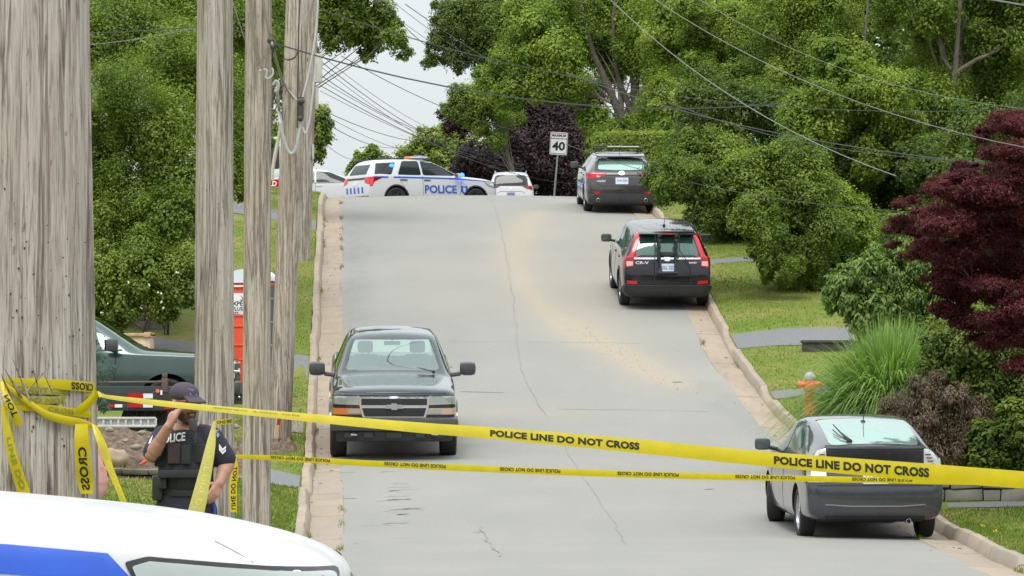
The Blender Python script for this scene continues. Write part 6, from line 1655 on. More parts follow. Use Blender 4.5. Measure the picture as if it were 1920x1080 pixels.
for a, e, y0, y1, c in ((196, 215, 758, 764, 'red_lamp'), (216, 230, 758, 764, 'white'), (240, 268, 738, 747, 'red_lamp'), (269, 287, 738, 747, 'white'), (240, 268, 756, 764, 'red_lamp'), (269, 287, 756, 764, 'white'), (308, 322, 759, 767, 'red_lamp'), (176, 195, 738, 744, 'white')):
    b_ = MB(); b_.box(((tx(a)+tx(e))/2, -.037 if y0 < 750 else -.062, tz((y0+y1)/2)), (tx(e)-tx(a), .012, (y1-y0)/s65)); b_.build('reflective_strip', M[c], tl)
b_ = MB(); b_.lathe([(.005, -.05), (.028, -.05), (.028, -.03)], (tx(296), 0, tz(733)), 'y', 12); b_.build('marker_lamp', emit('marker', (.9, .12, .03), .4), tl)
b_ = MB(); b_.box((tx(303), -.04, tz(736)), (.03, .02, .07)); b_.build('plate', M['white'], tl)
for xx in (285, 252): wheel(tl, (tx(xx), .30, tz(783)), .22, .16, -1, M['trim_dark'], 5)
ld = MB(); X0, X1 = P(180, 0, 64.2).x, P(292, 0, 64.2).x
for y in (784, 799): z = CZ+(HOR-y)/F*64.2; ld.box(((X0+X1)/2, 64.2, z), (X1-X0, .05, .035), None, .006)
for k in range(9): ld.box((X0+(X1-X0)*k/8, 64.2, CZ+(HOR-791.5)/F*64.2), (.035, .03, .12), None, .006)
ld.box(((X0+X1)/2, 64.235, CZ+(HOR-791.5)/F*64.2), (X1-X0, .01, .11))
tag(ld.build('ladder', flat('aluminium', (.62, .63, .60), .4, .3)), 'aluminium ladder lying on the dirt below the black trailer', 'ladder')

# dirt mound, boulder, rocks
def mound(name, label, cx, cd, rx, ry, h, mat, seed=1, rough=.35, n=44):
    a = np.linspace(-1, 1, n); A, B = np.meshgrid(a, a, indexing='ij'); rr = np.sqrt(A**2+B**2)
    Z = h*np.clip(1.25*(1-rr**2.2), 0, .9)*(1+.18*vnoise2(A*3+seed, B*3, seed)) + rough*h*vnoise2(A*9+seed, B*9, seed+1)*np.clip(1.05-rr, 0, 1)+rough*.5*h*vnoise2(A*22, B*22+seed, seed+2)*np.clip(1.05-rr, 0, 1)
    X = cx+A*rx; D = cd+B*ry; Zg = np.array([[land(float(x), float(d)) for x, d in zip(r1, r2)] for r1, r2 in zip(X, D)])
    o = gridmesh(name, X, D, Zg-.04+Z, mat); tag(o, label, name.replace('_', ' ')); return o
def dirt_mat():
    m, nt, b = new_mat('dirt'); setc(b, (.2, .15, .1), .95, spec=.1); f = noise(nt, 9, 8, rough=.75); c = ramp(nt, f, [(.3, (.075, .055, .042)), (.5, (.17, .125, .095)), (.7, (.34, .27, .21))]); nt.links.new(c, b.inputs['Base Color']); bump(nt, b, f, .9, .05); return m
M['dirt'] = dirt_mat(); M['rock'] = flat('rock', (.26, .22, .18), .9, var=.35, scale=5, bmp=.5)
mound('dirt_mound', 'churned brown dirt heap behind the officer below the trailer', P(235, 0, 62).x, 62.6, 1.5, 1.9, .85, M['dirt'], 3, .22)
mound('dirt_mound', 'small heap of dark soil at the foot of the leaning pole', P(516, 0, 66).x, 66.3, .36, 1.3, .16, M['dirt'], 5, .5)
mound('dirt_mound', 'strip of broken soil between the second and slim poles', P(440, 0, 65).x, 64.9, .55, 2.2, .42, M['dirt'], 9)
def rock(name, label, c, r, seed, mat=None):
    b_ = MB(); b_.ball((0, 0, 0), 1, 16, 12); V = []
    for v in b_.V:
        n_ = float(vnoise2(np.array(v.x*1.7+seed), np.array(v.y*1.7+v.z*1.3), seed))*.28+float(vnoise2(np.array(v.x*4+seed), np.array(v.z*4+v.y*3), seed))*.08
        V.append(Vector((v.x*r[0], v.y*r[1], v.z*r[2]))*(1+n_))
    o = mesh(name, V, b_.F, mat or M['rock'], None, True, c); 
    if label: tag(o, label, 'rock')
    return o
rock('boulder', 'large tan boulder between the dirt heap and the stone wall', P(220, 862, 60), (.17, .2, .16), 4, flat('boulder', (.33, .25, .18), .9, var=.25, scale=4, bmp=.5))
for i, (x, y, s_, w_) in enumerate(((265, 812, .05, 'pale stone at the top of the dirt heap'), (236, 826, .04, 'small reddish stone on the dirt heap'), (255, 838, .06, 'flat stone on the right of the dirt heap'), (205, 806, .05, 'brown stone at the left of the dirt heap'), (286, 822, .06, 'dark stone beside the officer\'s elbow'), (440, 800, .05, 'grey stone between two poles'))):
    rock('stone', w_, P(x, y, 60.8), (s_*1.3, s_, s_*.7), 10+i)
fl = MB(); fl.tube([P(262, 871, 59), P(272, 866, 59), P(274, 863, 59)], [.012, .03, .022], 6); tag(fl.build('marker_flag', orange), 'small orange marker lying on the grass above the stone wall', 'marker')
# dry stone walls
def stone_wall(name, label, x0, x1, d0, d1, zb0, rows_, hrow, mat, seed, cat='stone wall', thick=.35):
    b_ = MB(); rnd = random.Random(seed); L = math.hypot(x1-x0, d1-d0); dirv = Vector((x1-x0, d1-d0, 0)).normalized(); R = Matrix.Rotation(math.atan2(dirv.y, dirv.x), 3, 'Z')
    for r_ in range(rows_):
        t = -rnd.random()*.1
        while t < L:
            w = rnd.uniform(.22, .55); p = Vector((x0, d0, 0))+dirv*(t+w/2); h = hrow*rnd.uniform(.8, 1.1)
            z = zb0(t/L) + (r_+.5)*hrow
            if t+w > L+.15: w = L-t
            if w > .08: b_.box((p.x, p.y+rnd.uniform(-.03, .03), z), (w*.97, thick*rnd.uniform(.8, 1), h*.96), R @ Matrix.Rotation(rnd.uniform(-.05, .05), 3, 'Y'), .022)
            t += w
    b_.box(((x0+x1)/2, (d0+d1)/2+.08, (zb0(.5))+rows_*hrow*.45), (L*.98, thick*.5, rows_*hrow*.86), R)
    # roughen the faces
    for v in b_.V:
        k = float(vnoise2(np.array(v.x*9+v.z*5), np.array(v.z*11+v.y*7), seed))*.012; v += Vector((k, k, k*.6))
    o = b_.build(name, mat); tag(o, label, cat); return o
wallm = flat('wall_stone', (.13, .115, .10), .95, var=.55, scale=3.2, bmp=.6)
zl = CZ+(HOR-934)/F*58.5
stone_wall('stone_wall', 'low dry stone wall of dark flat stones behind the officer', P(190, 0, 58.5).x, P(420, 0, 58.5).x, 58.5, 58.5, lambda t: zl-.06, 5, .093, wallm, 3)
wm2 = flat('wall_stone_pale', (.26, .245, .21), .95, var=.45, scale=2.6, bmp=.6)
zr = CZ+(HOR-957)/F*57.3
stone_wall('stone_wall', 'low stone retaining wall on the right behind the dark grey hatchback', 5.6, 9.5, 57.4, 56.6, lambda t: zr-.05, 3, .17, wm2, 8)
# block wall by the driveway on the right
pz = CZ+(HOR-668)/F*80
b_ = MB(); b_.box((P(1560, 0, 79).x, 78.6, CZ+(HOR-655)/F*79), (1.15, .3, .30), None, .02); b_.box((P(1560, 0, 79).x, 78.6, CZ+(HOR-641)/F*79), (1.2, .36, .05), None, .01); tag(b_.build('block_wall', flat('block_dark', (.065, .06, .055), .9, var=.4, scale=8, bmp=.5)), 'short dark block wall beside the driveway on the right', 'wall')
# stake
b_ = MB(); p0 = P(518, 822, 66.6); p1 = P(522, 797, 66.6); b_.box((p0+p1)/2, (.045, .03, .24), Matrix.Rotation(rad(4), 3, 'Y')); stk_ = b_.build('survey_stake', flat('stake_wood', (.55, .33, .17), .8)); tag(stk_, 'wooden survey stake with a dark red tip at the leaning pole', 'stake')
b_ = MB(); b_.box(P(522.5, 789, 66.6), (.048, .034, .13), Matrix.Rotation(rad(4), 3, 'Y')); t_ = b_.build('tip', flat('stake_red', (.30, .015, .02), .6), stk_)
# cream skip and stone pillar behind the green pickup
sk = empty('dump_bin', (P(225, 0, 77).x, 77, CZ+(HOR-700)/F*77), 'cream rusty metal bin behind the green pickup truck', 'bin')
sk.scale = (.62, .8, .85); sk.location.z += .06
crm = flat('rusty_cream', (.62, .47, .33), .7, var=.3, scale=4)
s77 = F/77
b_ = MB(); b_.box(((.45), 0, .42), (1.0, 1.2, .62), None, .03, .94); b_.build('tub', crm, sk); b_ = MB(); b_.box((.45, 0, .74), (1.02, 1.24, .07), None, .02); b_.box((.86, 0, .74), (.20, 1.26, .11), None, .02); b_.build('rim', flat('rust_rim', (.52, .34, .20), .7, var=.35, scale=5), sk)
stone_wall('stone_pillar', 'grey stone wall end behind the green pickup truck', P(255, 0, 80).x, P(312, 0, 80).x, 80, 80, lambda t: CZ+(HOR-665)/F*80-.9, 11, .17, flat('pillar_stone', (.17, .155, .14), .95, var=.5, scale=4, bmp=.5), 21, thick=.5)
b_ = MB(); a0 = P(315, 655, 79.4); b_.box((a0.x, a0.y, a0.z+.1), (.045, .045, 1.5)); b_.box((a0.x-.06, a0.y, a0.z+.1), (.02, .03, 1.4)); b_.box((a0.x-.20, a0.y, CZ+(HOR-596)/F*79.4), (.36, .03, .03)); tag(b_.build('gate_post', M['black_plastic']), 'black metal post beside the stone wall end', 'post')
# hydrant
hy = empty('fire_hydrant', (P(1519, 0, 71.6).x, 71.6, land(P(1519, 0, 71.6).x, 71.6)-.03), 'orange fire hydrant at the edge of the tall ornamental grass', 'fire hydrant')
om = flat('hydrant_orange', (.72, .13, .05), .5, var=.15, scale=6)
b_ = MB(); b_.lathe([(.005, 0), (.15, 0), (.15, .035), (.10, .05), (.095, .08), (.085, .40), (.10, .42), (.11, .44), (.11, .47), (.095, .49), (.09, .62), (.005, .63)], (0, 0, 0), 'z', 20); b_.build('barrel', om, hy)
b_ = MB(); b_.lathe([(.10, .60), (.105, .63), (.09, .68), (.05, .72), (.025, .73), (.025, .77), (.003, .77)], (0, 0, 0), 'z', 18); b_.build('bonnet', flat('hydrant_grey', (.35, .36, .36), .5), hy)
for sg in (-1, 1): b_ = MB(); b_.lathe([(.05, sg*.08), (.05, sg*.16), (.06, sg*.165), (.06, sg*.20), (.02, sg*.205), (.02, sg*.23), (.002, sg*.23)], (0, 0, .52), 'x', 14); b_.build('outlet', om, hy)
b_ = MB(); b_.lathe([(.06, -.08), (.06, -.14), (.075, -.145), (.075, -.19), (.02, -.195), (.002, -.21)], (0, 0, .50), 'y', 14); b_.build('outlet', om, hy)
for k in range(6): b_ = MB(); a = k*math.pi/3; b_.lathe([(.015, .03), (.015, .055), (.002, .055)], (.125*math.cos(a), .125*math.sin(a), 0), 'z', 8); b_.build('bolt', om, hy)
# speed sign
sd_ = 146; sg_ = empty('speed_sign', (P(1036, 0, sd_).x, sd_, CZ+float(prof(sd_))), 'white speed limit sign reading MAXIMUM 40 on a leaning post', 'road sign')
z1 = CZ+(HOR-292)/F*sd_-sg_.location.z; lean = P(1047, 0, sd_).x-P(1036, 0, sd_).x
b_ = MB(); b_.box((lean*.55, .03, z1/2+.25), (.06, .04, z1+.5), Matrix.Rotation(math.atan2(lean, z1+.4), 3, 'Y')); b_.build('post', M['steel'], sg_)
zc = CZ+(HOR-269)/F*sd_-sg_.location.z; ang = rad(3)
RS = Matrix.Rotation(ang, 3, 'Y')
def sgp(a, b_, y=0): return Vector((lean*1.05, y, zc))+RS @ Vector((a, 0, b_))
b_ = MB(); b_.prism([(a, c) for a, c in roundp([(-.30, -.385), (.30, -.385), (.30, .385), (-.30, .385)], .08)], (0, 0, 0), 'y', .012)
b_.V = [sgp(v.x, v.z, v.y-.01) for v in b_.V]; pn = b_.build('panel', M['white'], sg_)
def sgtext(txt, cx_, cz_, h, w):
    V, Fc, ww, _ = text_mesh(txt, h, .03); mesh('lettering', [sgp(cx_-w/2+u_*w/ww, cz_-h/2+v_, -.016) for u_, v_ in V], Fc, M['black_ink'], pn)
sgtext('40', 0, -.09, .30, .44); sgtext('MAXIMUM', 0, .27, .085, .46)
for pts in ([(-.27, -.355), (.27, -.355), (.27, -.34), (-.27, -.34)], [(-.27, .34), (.27, .34), (.27, .355), (-.27, .355)], [(-.285, -.34), (-.27, -.34), (-.27, .34), (-.285, .34)], [(.27, -.34), (.285, -.34), (.285, .34), (.27, .34)], [(-.27, .155), (.27, .155), (.27, .175), (-.27, .175)]):
    mesh('border', [sgp(a, c, -.015) for a, c in pts], [(0, 1, 2, 3)], M['black_ink'], pn)
# estate agent style sign at the top of the lawn
se = 118; es = empty('yard_sign', (P(506, 0, se).x, se, land(P(506, 0, se).x, se)), 'tall yard sign with a dark panel and a red SOLD strip between the poles', 'yard sign')
def ez(y): return CZ+(HOR-y)/F*se-es.location.z
def ex(x): return P(x, 0, se).x-es.location.x
b_ = MB()
for x in (486, 524): b_.box((ex(x), 0, ez(255)/2), (.06, .05, ez(255)))
b_.build('post', M['white'], es)
for nm, y0, y1, c in (('name_panel', 257, 273, M['white']), ('picture_panel', 275, 315, M['trim_dark']), ('text_panel', 317, 334, M['plate']), ('sold_panel', 336, 351, M['red_lamp'])):
    b_ = MB(); b_.box((0, -.04, ez((y0+y1)/2)), (ex(523)-ex(487), .03, (y1-y0)/F*se), None, .004); po = b_.build(nm, c, es)
    if nm == 'sold_panel': V, Fc, w, _ = text_mesh('SOLD', .15, .03); mesh('lettering', [(ex(489)+u_*(ex(519)-ex(489))/w, -.06, ez(349.5)+v_) for u_, v_ in V], Fc, M['white'], po)
    if nm == 'name_panel': V, Fc, w, _ = text_mesh('LOCAL', .13, .03); mesh('lettering', [(ex(489)+u_*(ex(522)-ex(489))/w, -.06, ez(270)+v_) for u_, v_ in V], Fc, M['black_ink'], po)
    if nm == 'picture_panel': mesh('emblem', [(ex(512), -.06, ez(300)), (ex(519), -.06, ez(300)), (ex(520), -.06, ez(288)), (ex(514), -.06, ez(290))], [(0, 1, 2, 3)], M['red_lamp'], po)
# ------------------------------------------------------------------ vegetation
_leafc = {}
def leaves_mesh(name, C, N, S, tint, aspect=.55, fold=.15, droop=0.0):
    """C centres (n,3), N normals, S sizes: folded rhombic leaves"""
    n = len(C); up = RNG.normal(size=(n, 3)); N = N/np.linalg.norm(N, axis=1, keepdims=True)
    if droop: up = up*(1-droop)+np.array([0, 0, -1.])*droop*2
    A = up-N*np.sum(up*N, 1, keepdims=True); A /= np.linalg.norm(A, axis=1, keepdims=True)+1e-9; B = np.cross(N, A)
    S = S[:, None]
    v0 = C-A*S*.5; v1 = C+B*S*aspect*.5+N*S*fold; v2 = C+A*S*.5; v3 = C-B*S*aspect*.5+N*S*fold
    V = np.stack([v0, v1, v2, v3], 1).reshape(-1, 3); me = bpy.data.meshes.new(name)
    me.vertices.add(4*n); me.vertices.foreach_set('co', V.astype(np.float32).ravel()); me.loops.add(4*n); me.loops.foreach_set('vertex_index', np.arange(4*n, dtype=np.int32))
    me.polygons.add(n); me.polygons.foreach_set('loop_start', np.arange(0, 4*n, 4, dtype=np.int32)); me.update(calc_edges=True); attrset(me, 'tint', np.repeat(np.clip(tint, 0, 1), 4)); return me
def cloud(blobs, n, size, up=.6, hollow=.55, jit=.35, tvar=.18, flat_=1.0):
    """leaf positions spread over blobs (x,y,z,r)"""
    ex = []
    for q in blobs:
        for _ in range(6):
            v = RNG.normal(size=3); v /= np.linalg.norm(v); v[2] *= flat_; rr_ = q[3]*RNG.uniform(.22, .48)
            ex.append((q[0]+v[0]*q[3]*1.0, q[1]+v[1]*q[3]*1.0, q[2]+v[2]*q[3]*.95+.05*q[3], rr_))
    B = np.array(list(blobs)+ex); w = B[:, 3]**2.2; w /= w.sum(); k = RNG.choice(len(B), n, p=w)
    d = RNG.normal(size=(n, 3)); d /= np.linalg.norm(d, axis=1, keepdims=True)
    r = (hollow+(1-hollow)*RNG.random(n)**.7)*B[k, 3]*np.exp(RNG.normal(0, .13, n))*(1+.30*vnoise2(d[:, 0]*2.3+k, d[:, 2]*2.3+d[:, 1]*1.7, 5))
    C = B[k, :3]+d*r[:, None]*np.array([1, 1, flat_]); N = d+np.array([0, 0, up])+RNG.normal(size=(n, 3))*jit
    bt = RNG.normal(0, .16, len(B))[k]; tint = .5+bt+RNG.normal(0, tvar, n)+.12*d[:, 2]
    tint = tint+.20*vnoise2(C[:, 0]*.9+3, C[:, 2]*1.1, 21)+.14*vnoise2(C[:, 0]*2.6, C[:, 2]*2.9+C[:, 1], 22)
    S = size*RNG.uniform(.65, 1.35, n)*RNG.uniform(.62, 1.22, len(B))[k]; return C, N, S, tint
def limbs(base, blobs, h0, r, seed, frac=.7, lean=(0, 0), nmax=14):
    rnd = random.Random(seed); mb = MB(); b0 = Vector(base); zt = max(b[2] for b in blobs); cx = sum(b[0] for b in blobs)/len(blobs); cy = sum(b[1] for b in blobs)/len(blobs)
    top = Vector((cx*.4+b0.x*.6+lean[0], cy*.4+b0.y*.6+lean[1], b0.z+(zt-b0.z)*frac)); k = 9; tr = []
    for i in range(k+1):
        t = i/k; p = b0.lerp(top, t)+Vector((math.sin(t*4+seed)*.12, math.cos(t*3+seed)*.1, 0))*min(1, t*3)*(1+r*2); tr.append(p)
    mb.tube(tr, [r*(1.25 if i == 0 else 1-.72*i/k) for i in range(k+1)], 10)
    for b in sorted(blobs, key=lambda q: -q[3])[:nmax]:
        e = Vector(b[:3]); t = min(.98, max(h0, (e.z-b0.z)/(top.z-b0.z)*rnd.uniform(.45, .8))); i = int(t*k); s_ = tr[min(i, k)]
        m_ = s_.lerp(e, .5)+Vector((rnd.uniform(-.3, .3), rnd.uniform(-.3, .3), rnd.uniform(0, .5)))*b[3]*.5; rr = r*(1-.72*t)*.34
        mb.tube(bez([s_, m_, e], 4), [rr*(1-.09*j) for j in range(9)], 6)
        for q in range(3):
            e2 = e+Vector((rnd.uniform(-1, 1), rnd.uniform(-1, 1), rnd.uniform(-.4, .9)))*b[3]*.8; mb.tube([m_.lerp(e, .6), e2], [rr*.4, rr*.12], 5)
    return mb
M['bark'] = flat('bark', (.13, .11, .09), .95, var=.4, scale=9, bmp=.7); M['bark_pale'] = flat('bark_pale', (.27, .235, .20), .95, var=.4, scale=9, bmp=.7)
M['lf_bright'] = leafmat('leaf_bright', (.092, .165, .020), (.33, .42, .062)); M['lf_mid'] = leafmat('leaf_mid', (.080, .140, .020), (.26, .34, .052))
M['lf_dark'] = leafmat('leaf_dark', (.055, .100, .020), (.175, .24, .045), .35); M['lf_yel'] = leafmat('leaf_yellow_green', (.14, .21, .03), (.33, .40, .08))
M['lf_purple'] = leafmat('leaf_dark_purple', (.024, .016, .020), (.070, .040, .044), .2); M['lf_red'] = leafmat('leaf_crimson', (.052, .014, .018), (.175, .034, .042), .35)
M['lf_blue'] = leafmat('leaf_blue_spruce', (.045, .10, .07), (.13, .23, .16), .1); M['lf_grass'] = leafmat('leaf_reed', (.09, .18, .03), (.38, .52, .18), .4)
M['lf_brown'] = leafmat('leaf_reddish_brown', (.08, .07, .04), (.30, .21, .15), .3); M['lf_dog'] = leafmat('leaf_dogwood', (.08, .15, .03), (.28, .38, .10), .35)
def auto_blobs(cx, cd, z0, z1, rx, ry, n, rb, seed, top=1.0):
    rnd = random.Random(seed); out = []; t_ = 0
    while len(out) < n and t_ < 4000:
        t_ += 1; a = rnd.uniform(-1, 1); b_ = rnd.uniform(-1, 1); c = rnd.uniform(-1, 1); q = a*a+b_*b_+c*c
        if q > 1 or q < .18: continue
        if c < -.6 and abs(a) > .85: continue
        p = (cx+a*rx, cd+b_*ry, (z0+z1)/2+c*(z1-z0)/2, rb*rnd.uniform(.65, 1.2))
        if all((p[0]-o[0])**2+(p[1]-o[1])**2+(p[2]-o[2])**2 > (.55*rb)**2 for o in out): out.append(p)
    return out
def tree(name, label, cat, base, blobs, n0, size0, leaf, r=.25, bark='bark', seed=1, h0=.3, frac=.7, group=None, up=.6, hollow=.55, aspect=.55, fold=.15, flat_=1.0, droop=0, lean=(0, 0), nolimb=False, jit=.35):
    root = empty(name, base, label, cat, group); b0 = Vector(base); n = int(n0*2.0); size = size0*.74
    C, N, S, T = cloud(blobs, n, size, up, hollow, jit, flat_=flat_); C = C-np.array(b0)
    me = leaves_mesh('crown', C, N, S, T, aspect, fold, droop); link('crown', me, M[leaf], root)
    if not nolimb:
        mb = limbs(b0, blobs, h0, r, seed, frac, lean); mb.V = [v-b0 for v in mb.V]; mb.build('trunk', M[bark], root, fixn=False)
    return root
def pb(px, py, d, rpx): p = P(px, py, d); return (p.x, p.y, p.z, rpx/F*d)
def onland(px, d): X = (px-960)/F*d; return (X, d, land(X, d)-.1)

# --- left side
bl = [pb(x, y, d, r) for x, y, d, r in ((230, 60, 82, 90), (330, 110, 80, 80), (200, 200, 80, 80), (300, 240, 79, 85), (380, 200, 81, 70), (180, 330, 80, 80), (270, 380, 79, 80), (345, 330, 79, 80), (400, 60, 83, 90),
      (450, 160, 82, 55), (470, 250, 81, 45), (300, -60, 84, 120), (130, 100, 83, 100), (120, 300, 82, 90), (200, 450, 79, 60), (300, 460, 79, 60), (440, 30, 85, 80), (430, 320, 80, 45), (380, 420, 80, 40), (240, 150, 78, 60), (330, 400, 78, 55), (100, 450, 80, 70), (480, 60, 84, 55), (520, 100, 85, 45), (500, 20, 85, 60), (460, 340, 81, 35))]
tree('shade_tree', 'dense bright green tree filling the gap between the first two poles', 'tree', onland(290, 81), bl, 150000, .085, 'lf_mid', .28, 'bark', 3, .25, up=.8, hollow=.35, jit=.5)
bl2 = [pb(x, y, 77.5, r) for x, y, r in ((200, 500, 45), (260, 510, 50), (320, 520, 45), (230, 560, 42), (300, 565, 40), (350, 545, 35), (180, 560, 40), (350, 490, 35), (270, 470, 40), (200, 610, 30))]
t_ = tree('flowering_shrub', 'leafy shrub with small white blossoms above the green pickup truck', 'shrub', onland(265, 77.5), bl2, 22000, .085, 'lf_mid', .06, 'bark', 5, .1, hollow=.4, aspect=.7, droop=.3)
fb = MB()
for _ in range(15):
    p = P(random.uniform(190, 362), random.uniform(478, 590), 77.0)
    for k in range(2): fb.ball(p+Vector((random.uniform(-.03, .03), 0, random.uniform(-.03, .03))), random.uniform(.010, .022), 5, 4)
fo = fb.build('blossom', M['white'], t_); fo.location = -t_.location
# overhanging branches at the top, left of the gap
bl = [pb(x, y, d, r) for x, y, d, r in ((610, 20, 100, 45), (660, 30, 100, 45), (700, 60, 100, 34), (740, 75, 99, 26), (650, 70, 100, 28), (690, 100, 100, 18), (560, -30, 101, 80), (640, -40, 100, 70), (760, 100, 99, 14), (520, 60, 102, 60), (620, 80, 100, 20), (480, -20, 102, 80), (715, 20, 100, 30), (560, 110, 102, 35), (735, 40, 100, 18))]
tree('shade_tree', 'tree behind the poles with branches reaching over the road at top centre left', 'tree', onland(470, 102), bl, 42000, .13, 'lf_mid', .09, 'bark', 7, .5, frac=.9, hollow=.15, up=.8, jit=.5)
bl = [pb(x, y, 125, r) for x, y, r in ((595, 250, 26), (600, 220, 22), (570, 270, 34), (612, 235, 14), (550, 240, 40), (520, 280, 40), (590, 285, 20), (540, 310, 30), (480, 290, 50), (610, 262, 12), (455, 250, 50))]
tree('garden_tree', 'small green tree left of the sky gap just beyond the farthest pole', 'tree', onland(560, 126), bl, 16000, .16, 'lf_mid', .14, 'bark', 9, .3, hollow=.3)
# far trees over the crest
bl = [pb(x, y, 260, r) for x, y, r in ((695, 295, 22), (680, 310, 20), (712, 305, 18), (660, 322, 14), (725, 315, 16), (700, 282, 10), (690, 340, 30), (720, 345, 30))]
tree('far_tree', 'round distant tree low over the crest behind the police SUV', 'tree', (P(700, 0, 260).x, 260, CZ+8.0), bl, 4500, .42, 'lf_mid', .3, 'bark', 10, .2, hollow=.3)
bl = [pb(x, y, 215, r) for x, y, r in ((760, 290, 22), (790, 270, 26), (815, 262, 24), (840, 262, 30), (780, 310, 30), (820, 300, 34), (850, 300, 36), (755, 320, 20), (875, 290, 34), (800, 250, 14), (830, 330, 40), (880, 330, 40))]
tree('far_tree', 'yellowish green distant tree behind the roof of the police SUV', 'tree', (P(820, 0, 215).x, 215, CZ+8.0), bl, 11000, .30, 'lf_yel', .3, 'bark', 11, .2, hollow=.3)
# purple beeches
bl = [pb(x, y, d, r) for x, y, d, r in ((850, 225, 192, 22), (835, 210, 192, 14), (870, 240, 192, 18), (960, 200, 192, 60), (1000, 192, 193, 60), (1040, 220, 192, 60), (980, 270, 191, 55), (920, 295, 190, 42), (880, 300, 190, 34), (1050, 290, 191, 60), (1080, 340, 191, 50), (930, 335, 190, 35), (1000, 330, 192, 50), (1090, 250, 193, 60), (900, 330, 191, 34), (870, 325, 191, 25), (960, 320, 190, 40), (1060, 192, 193, 60))]
tree('copper_beech', 'dark purple leaved tree in the centre behind the speed sign', 'tree', onland(1022, 194), bl, 60000, .17, 'lf_purple', .42, 'bark_pale', 12, .15, hollow=.3, aspect=.7, frac=.5)
bl = [pb(x, y, d, r) for x, y, d, r in ((860, 175, 186, 22), (880, 192, 186, 26), (845, 205, 186, 18), (900, 190, 186, 34), (930, 160, 186, 40), (900, 235, 186, 22), (950, 215, 186, 30), (870, 215, 186, 20), (930, 260, 186, 20))]
tree('maple', 'green maple in front of the dark purple tree with a yellowish top', 'tree', onland(985, 187), bl, 20000, .15, 'lf_mid', .16, 'bark', 14, .3, hollow=.3)
# overhanging dark branches, centre top
bl = [pb(x, y, d, r) for x, y, d, r in ((830, 60, 144, 30), (870, 40, 144, 50), (920, 60, 144, 55), (850, 100, 144, 30), (900, 100, 144, 30), (810, 110, 144, 16), (840, 20, 144, 30), (890, 10, 145, 45), (800, 122, 144, 10), (940, 20, 145, 60), (950, 100, 144, 40), (815, 80, 144, 16), (1000, 40, 146, 70), (980, 0, 146, 50), (860, 125, 144, 14))]
tree('maple', 'dark leaved tree whose branches reach left into the gap of sky at top', 'tree', onland(1150, 146), bl, 52000, .14, 'lf_dark', .07, 'bark_pale', 15, .4, frac=.8, hollow=.15, jit=.5, nolimb=True)
# big bright tree with forked trunks
bl = [pb(x, y, d, r) for x, y, d, r in ((960, 110, 138, 45), (1000, 60, 138, 60), (1040, 110, 137, 55), (920, 150, 138, 30), (960, 170, 137, 32), (1010, 160, 137, 40), (1070, 40, 139, 70), (1120, 60, 140, 70), (1080, 160, 137, 40), (1180, 40, 140, 80), (1230, 100, 138, 60), (1118, 230, 137, 34), (1130, 260, 136, 32), (1060, 0, 140, 55), (1180, 0, 140, 55), (1120, 0, 140, 55), (1250, 20, 138, 70), (1240, 190, 136, 50), (1210, 240, 136, 38), (940, 190, 138, 18), (1150, 130, 140, 40), (1125, 290, 136, 28), (1125, 330, 137, 28), (1110, 340, 137, 30))]
tr_ = tree('maple', 'tall bright green tree with forked trunks right of the speed sign', 'tree', onland(1180, 139), bl, 110000, .135, 'lf_bright', .2, 'bark_pale', 17, .3, hollow=.3, jit=.5, aspect=.6)
tb = MB()
for pts, w in (([(1190, 262), (1160, 210), (1135, 150), (1112, 100), (1095, 40), (1080, -40)], (18, 17, 15, 12, 10, 7)), ([(1200, 262), (1180, 200), (1160, 150), (1150, 90), (1150, 30), (1160, -40)], (14, 13, 11, 9, 8, 6)), ([(1190, 130), (1195, 70), (1200, 20), (1210, -40)], (18, 14, 11, 8)), ([(1180, 420), (1190, 330), (1192, 262), (1190, 130)], (30, 26, 22, 18))):
    tb.tube([P(x, y, 138.6)-tr_.location for x, y in pts], [k/2/F*125 for k in w], 10)
tb.build('trunk', M['bark'], tr_, fixn=False)
# clipped hedge
hx0, hx1 = P(1120, 0, 116).x, P(1350, 0, 116).x; zt_ = CZ+(HOR-252)/F*116; zb_ = CZ+(HOR-345)/F*116
n = 26000; U = RNG.random((n, 3)); C = np.stack([hx0+(hx1-hx0)*U[:, 0], 116+2.0*U[:, 1], zb_+(zt_-zb_)*U[:, 2]], 1); face = RNG.integers(0, 3, n)
C[face == 0, 2] = zt_; C[face == 1, 1] = 116; C[(face == 2), 0] = hx0
N = np.zeros((n, 3)); N[face == 0] = (0, 0, 1); N[face == 1] = (0, -1, .3); N[face == 2] = (-1, 0, .3)
ex_ = np.clip((C[:, 0]-hx0)/.3, 0, 1); C[:, 2] -= np.where(face == 0, (1-ex_)**2*.35, 0); C += RNG.normal(0, .05, (n, 3)); N += RNG.normal(0, .5, (n, 3))
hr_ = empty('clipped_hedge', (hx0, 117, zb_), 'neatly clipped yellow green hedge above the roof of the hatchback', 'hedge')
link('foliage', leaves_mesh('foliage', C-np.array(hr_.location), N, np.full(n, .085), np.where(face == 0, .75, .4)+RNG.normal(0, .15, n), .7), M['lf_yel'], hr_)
hb_ = MB(); hb_.box(((hx1-hx0)/2, 0.05, (zt_-zb_)/2-.08), (hx1-hx0-.3, 1.7, zt_-zb_-.25), None, .1); hb_.build('branches', M['bark'], hr_)

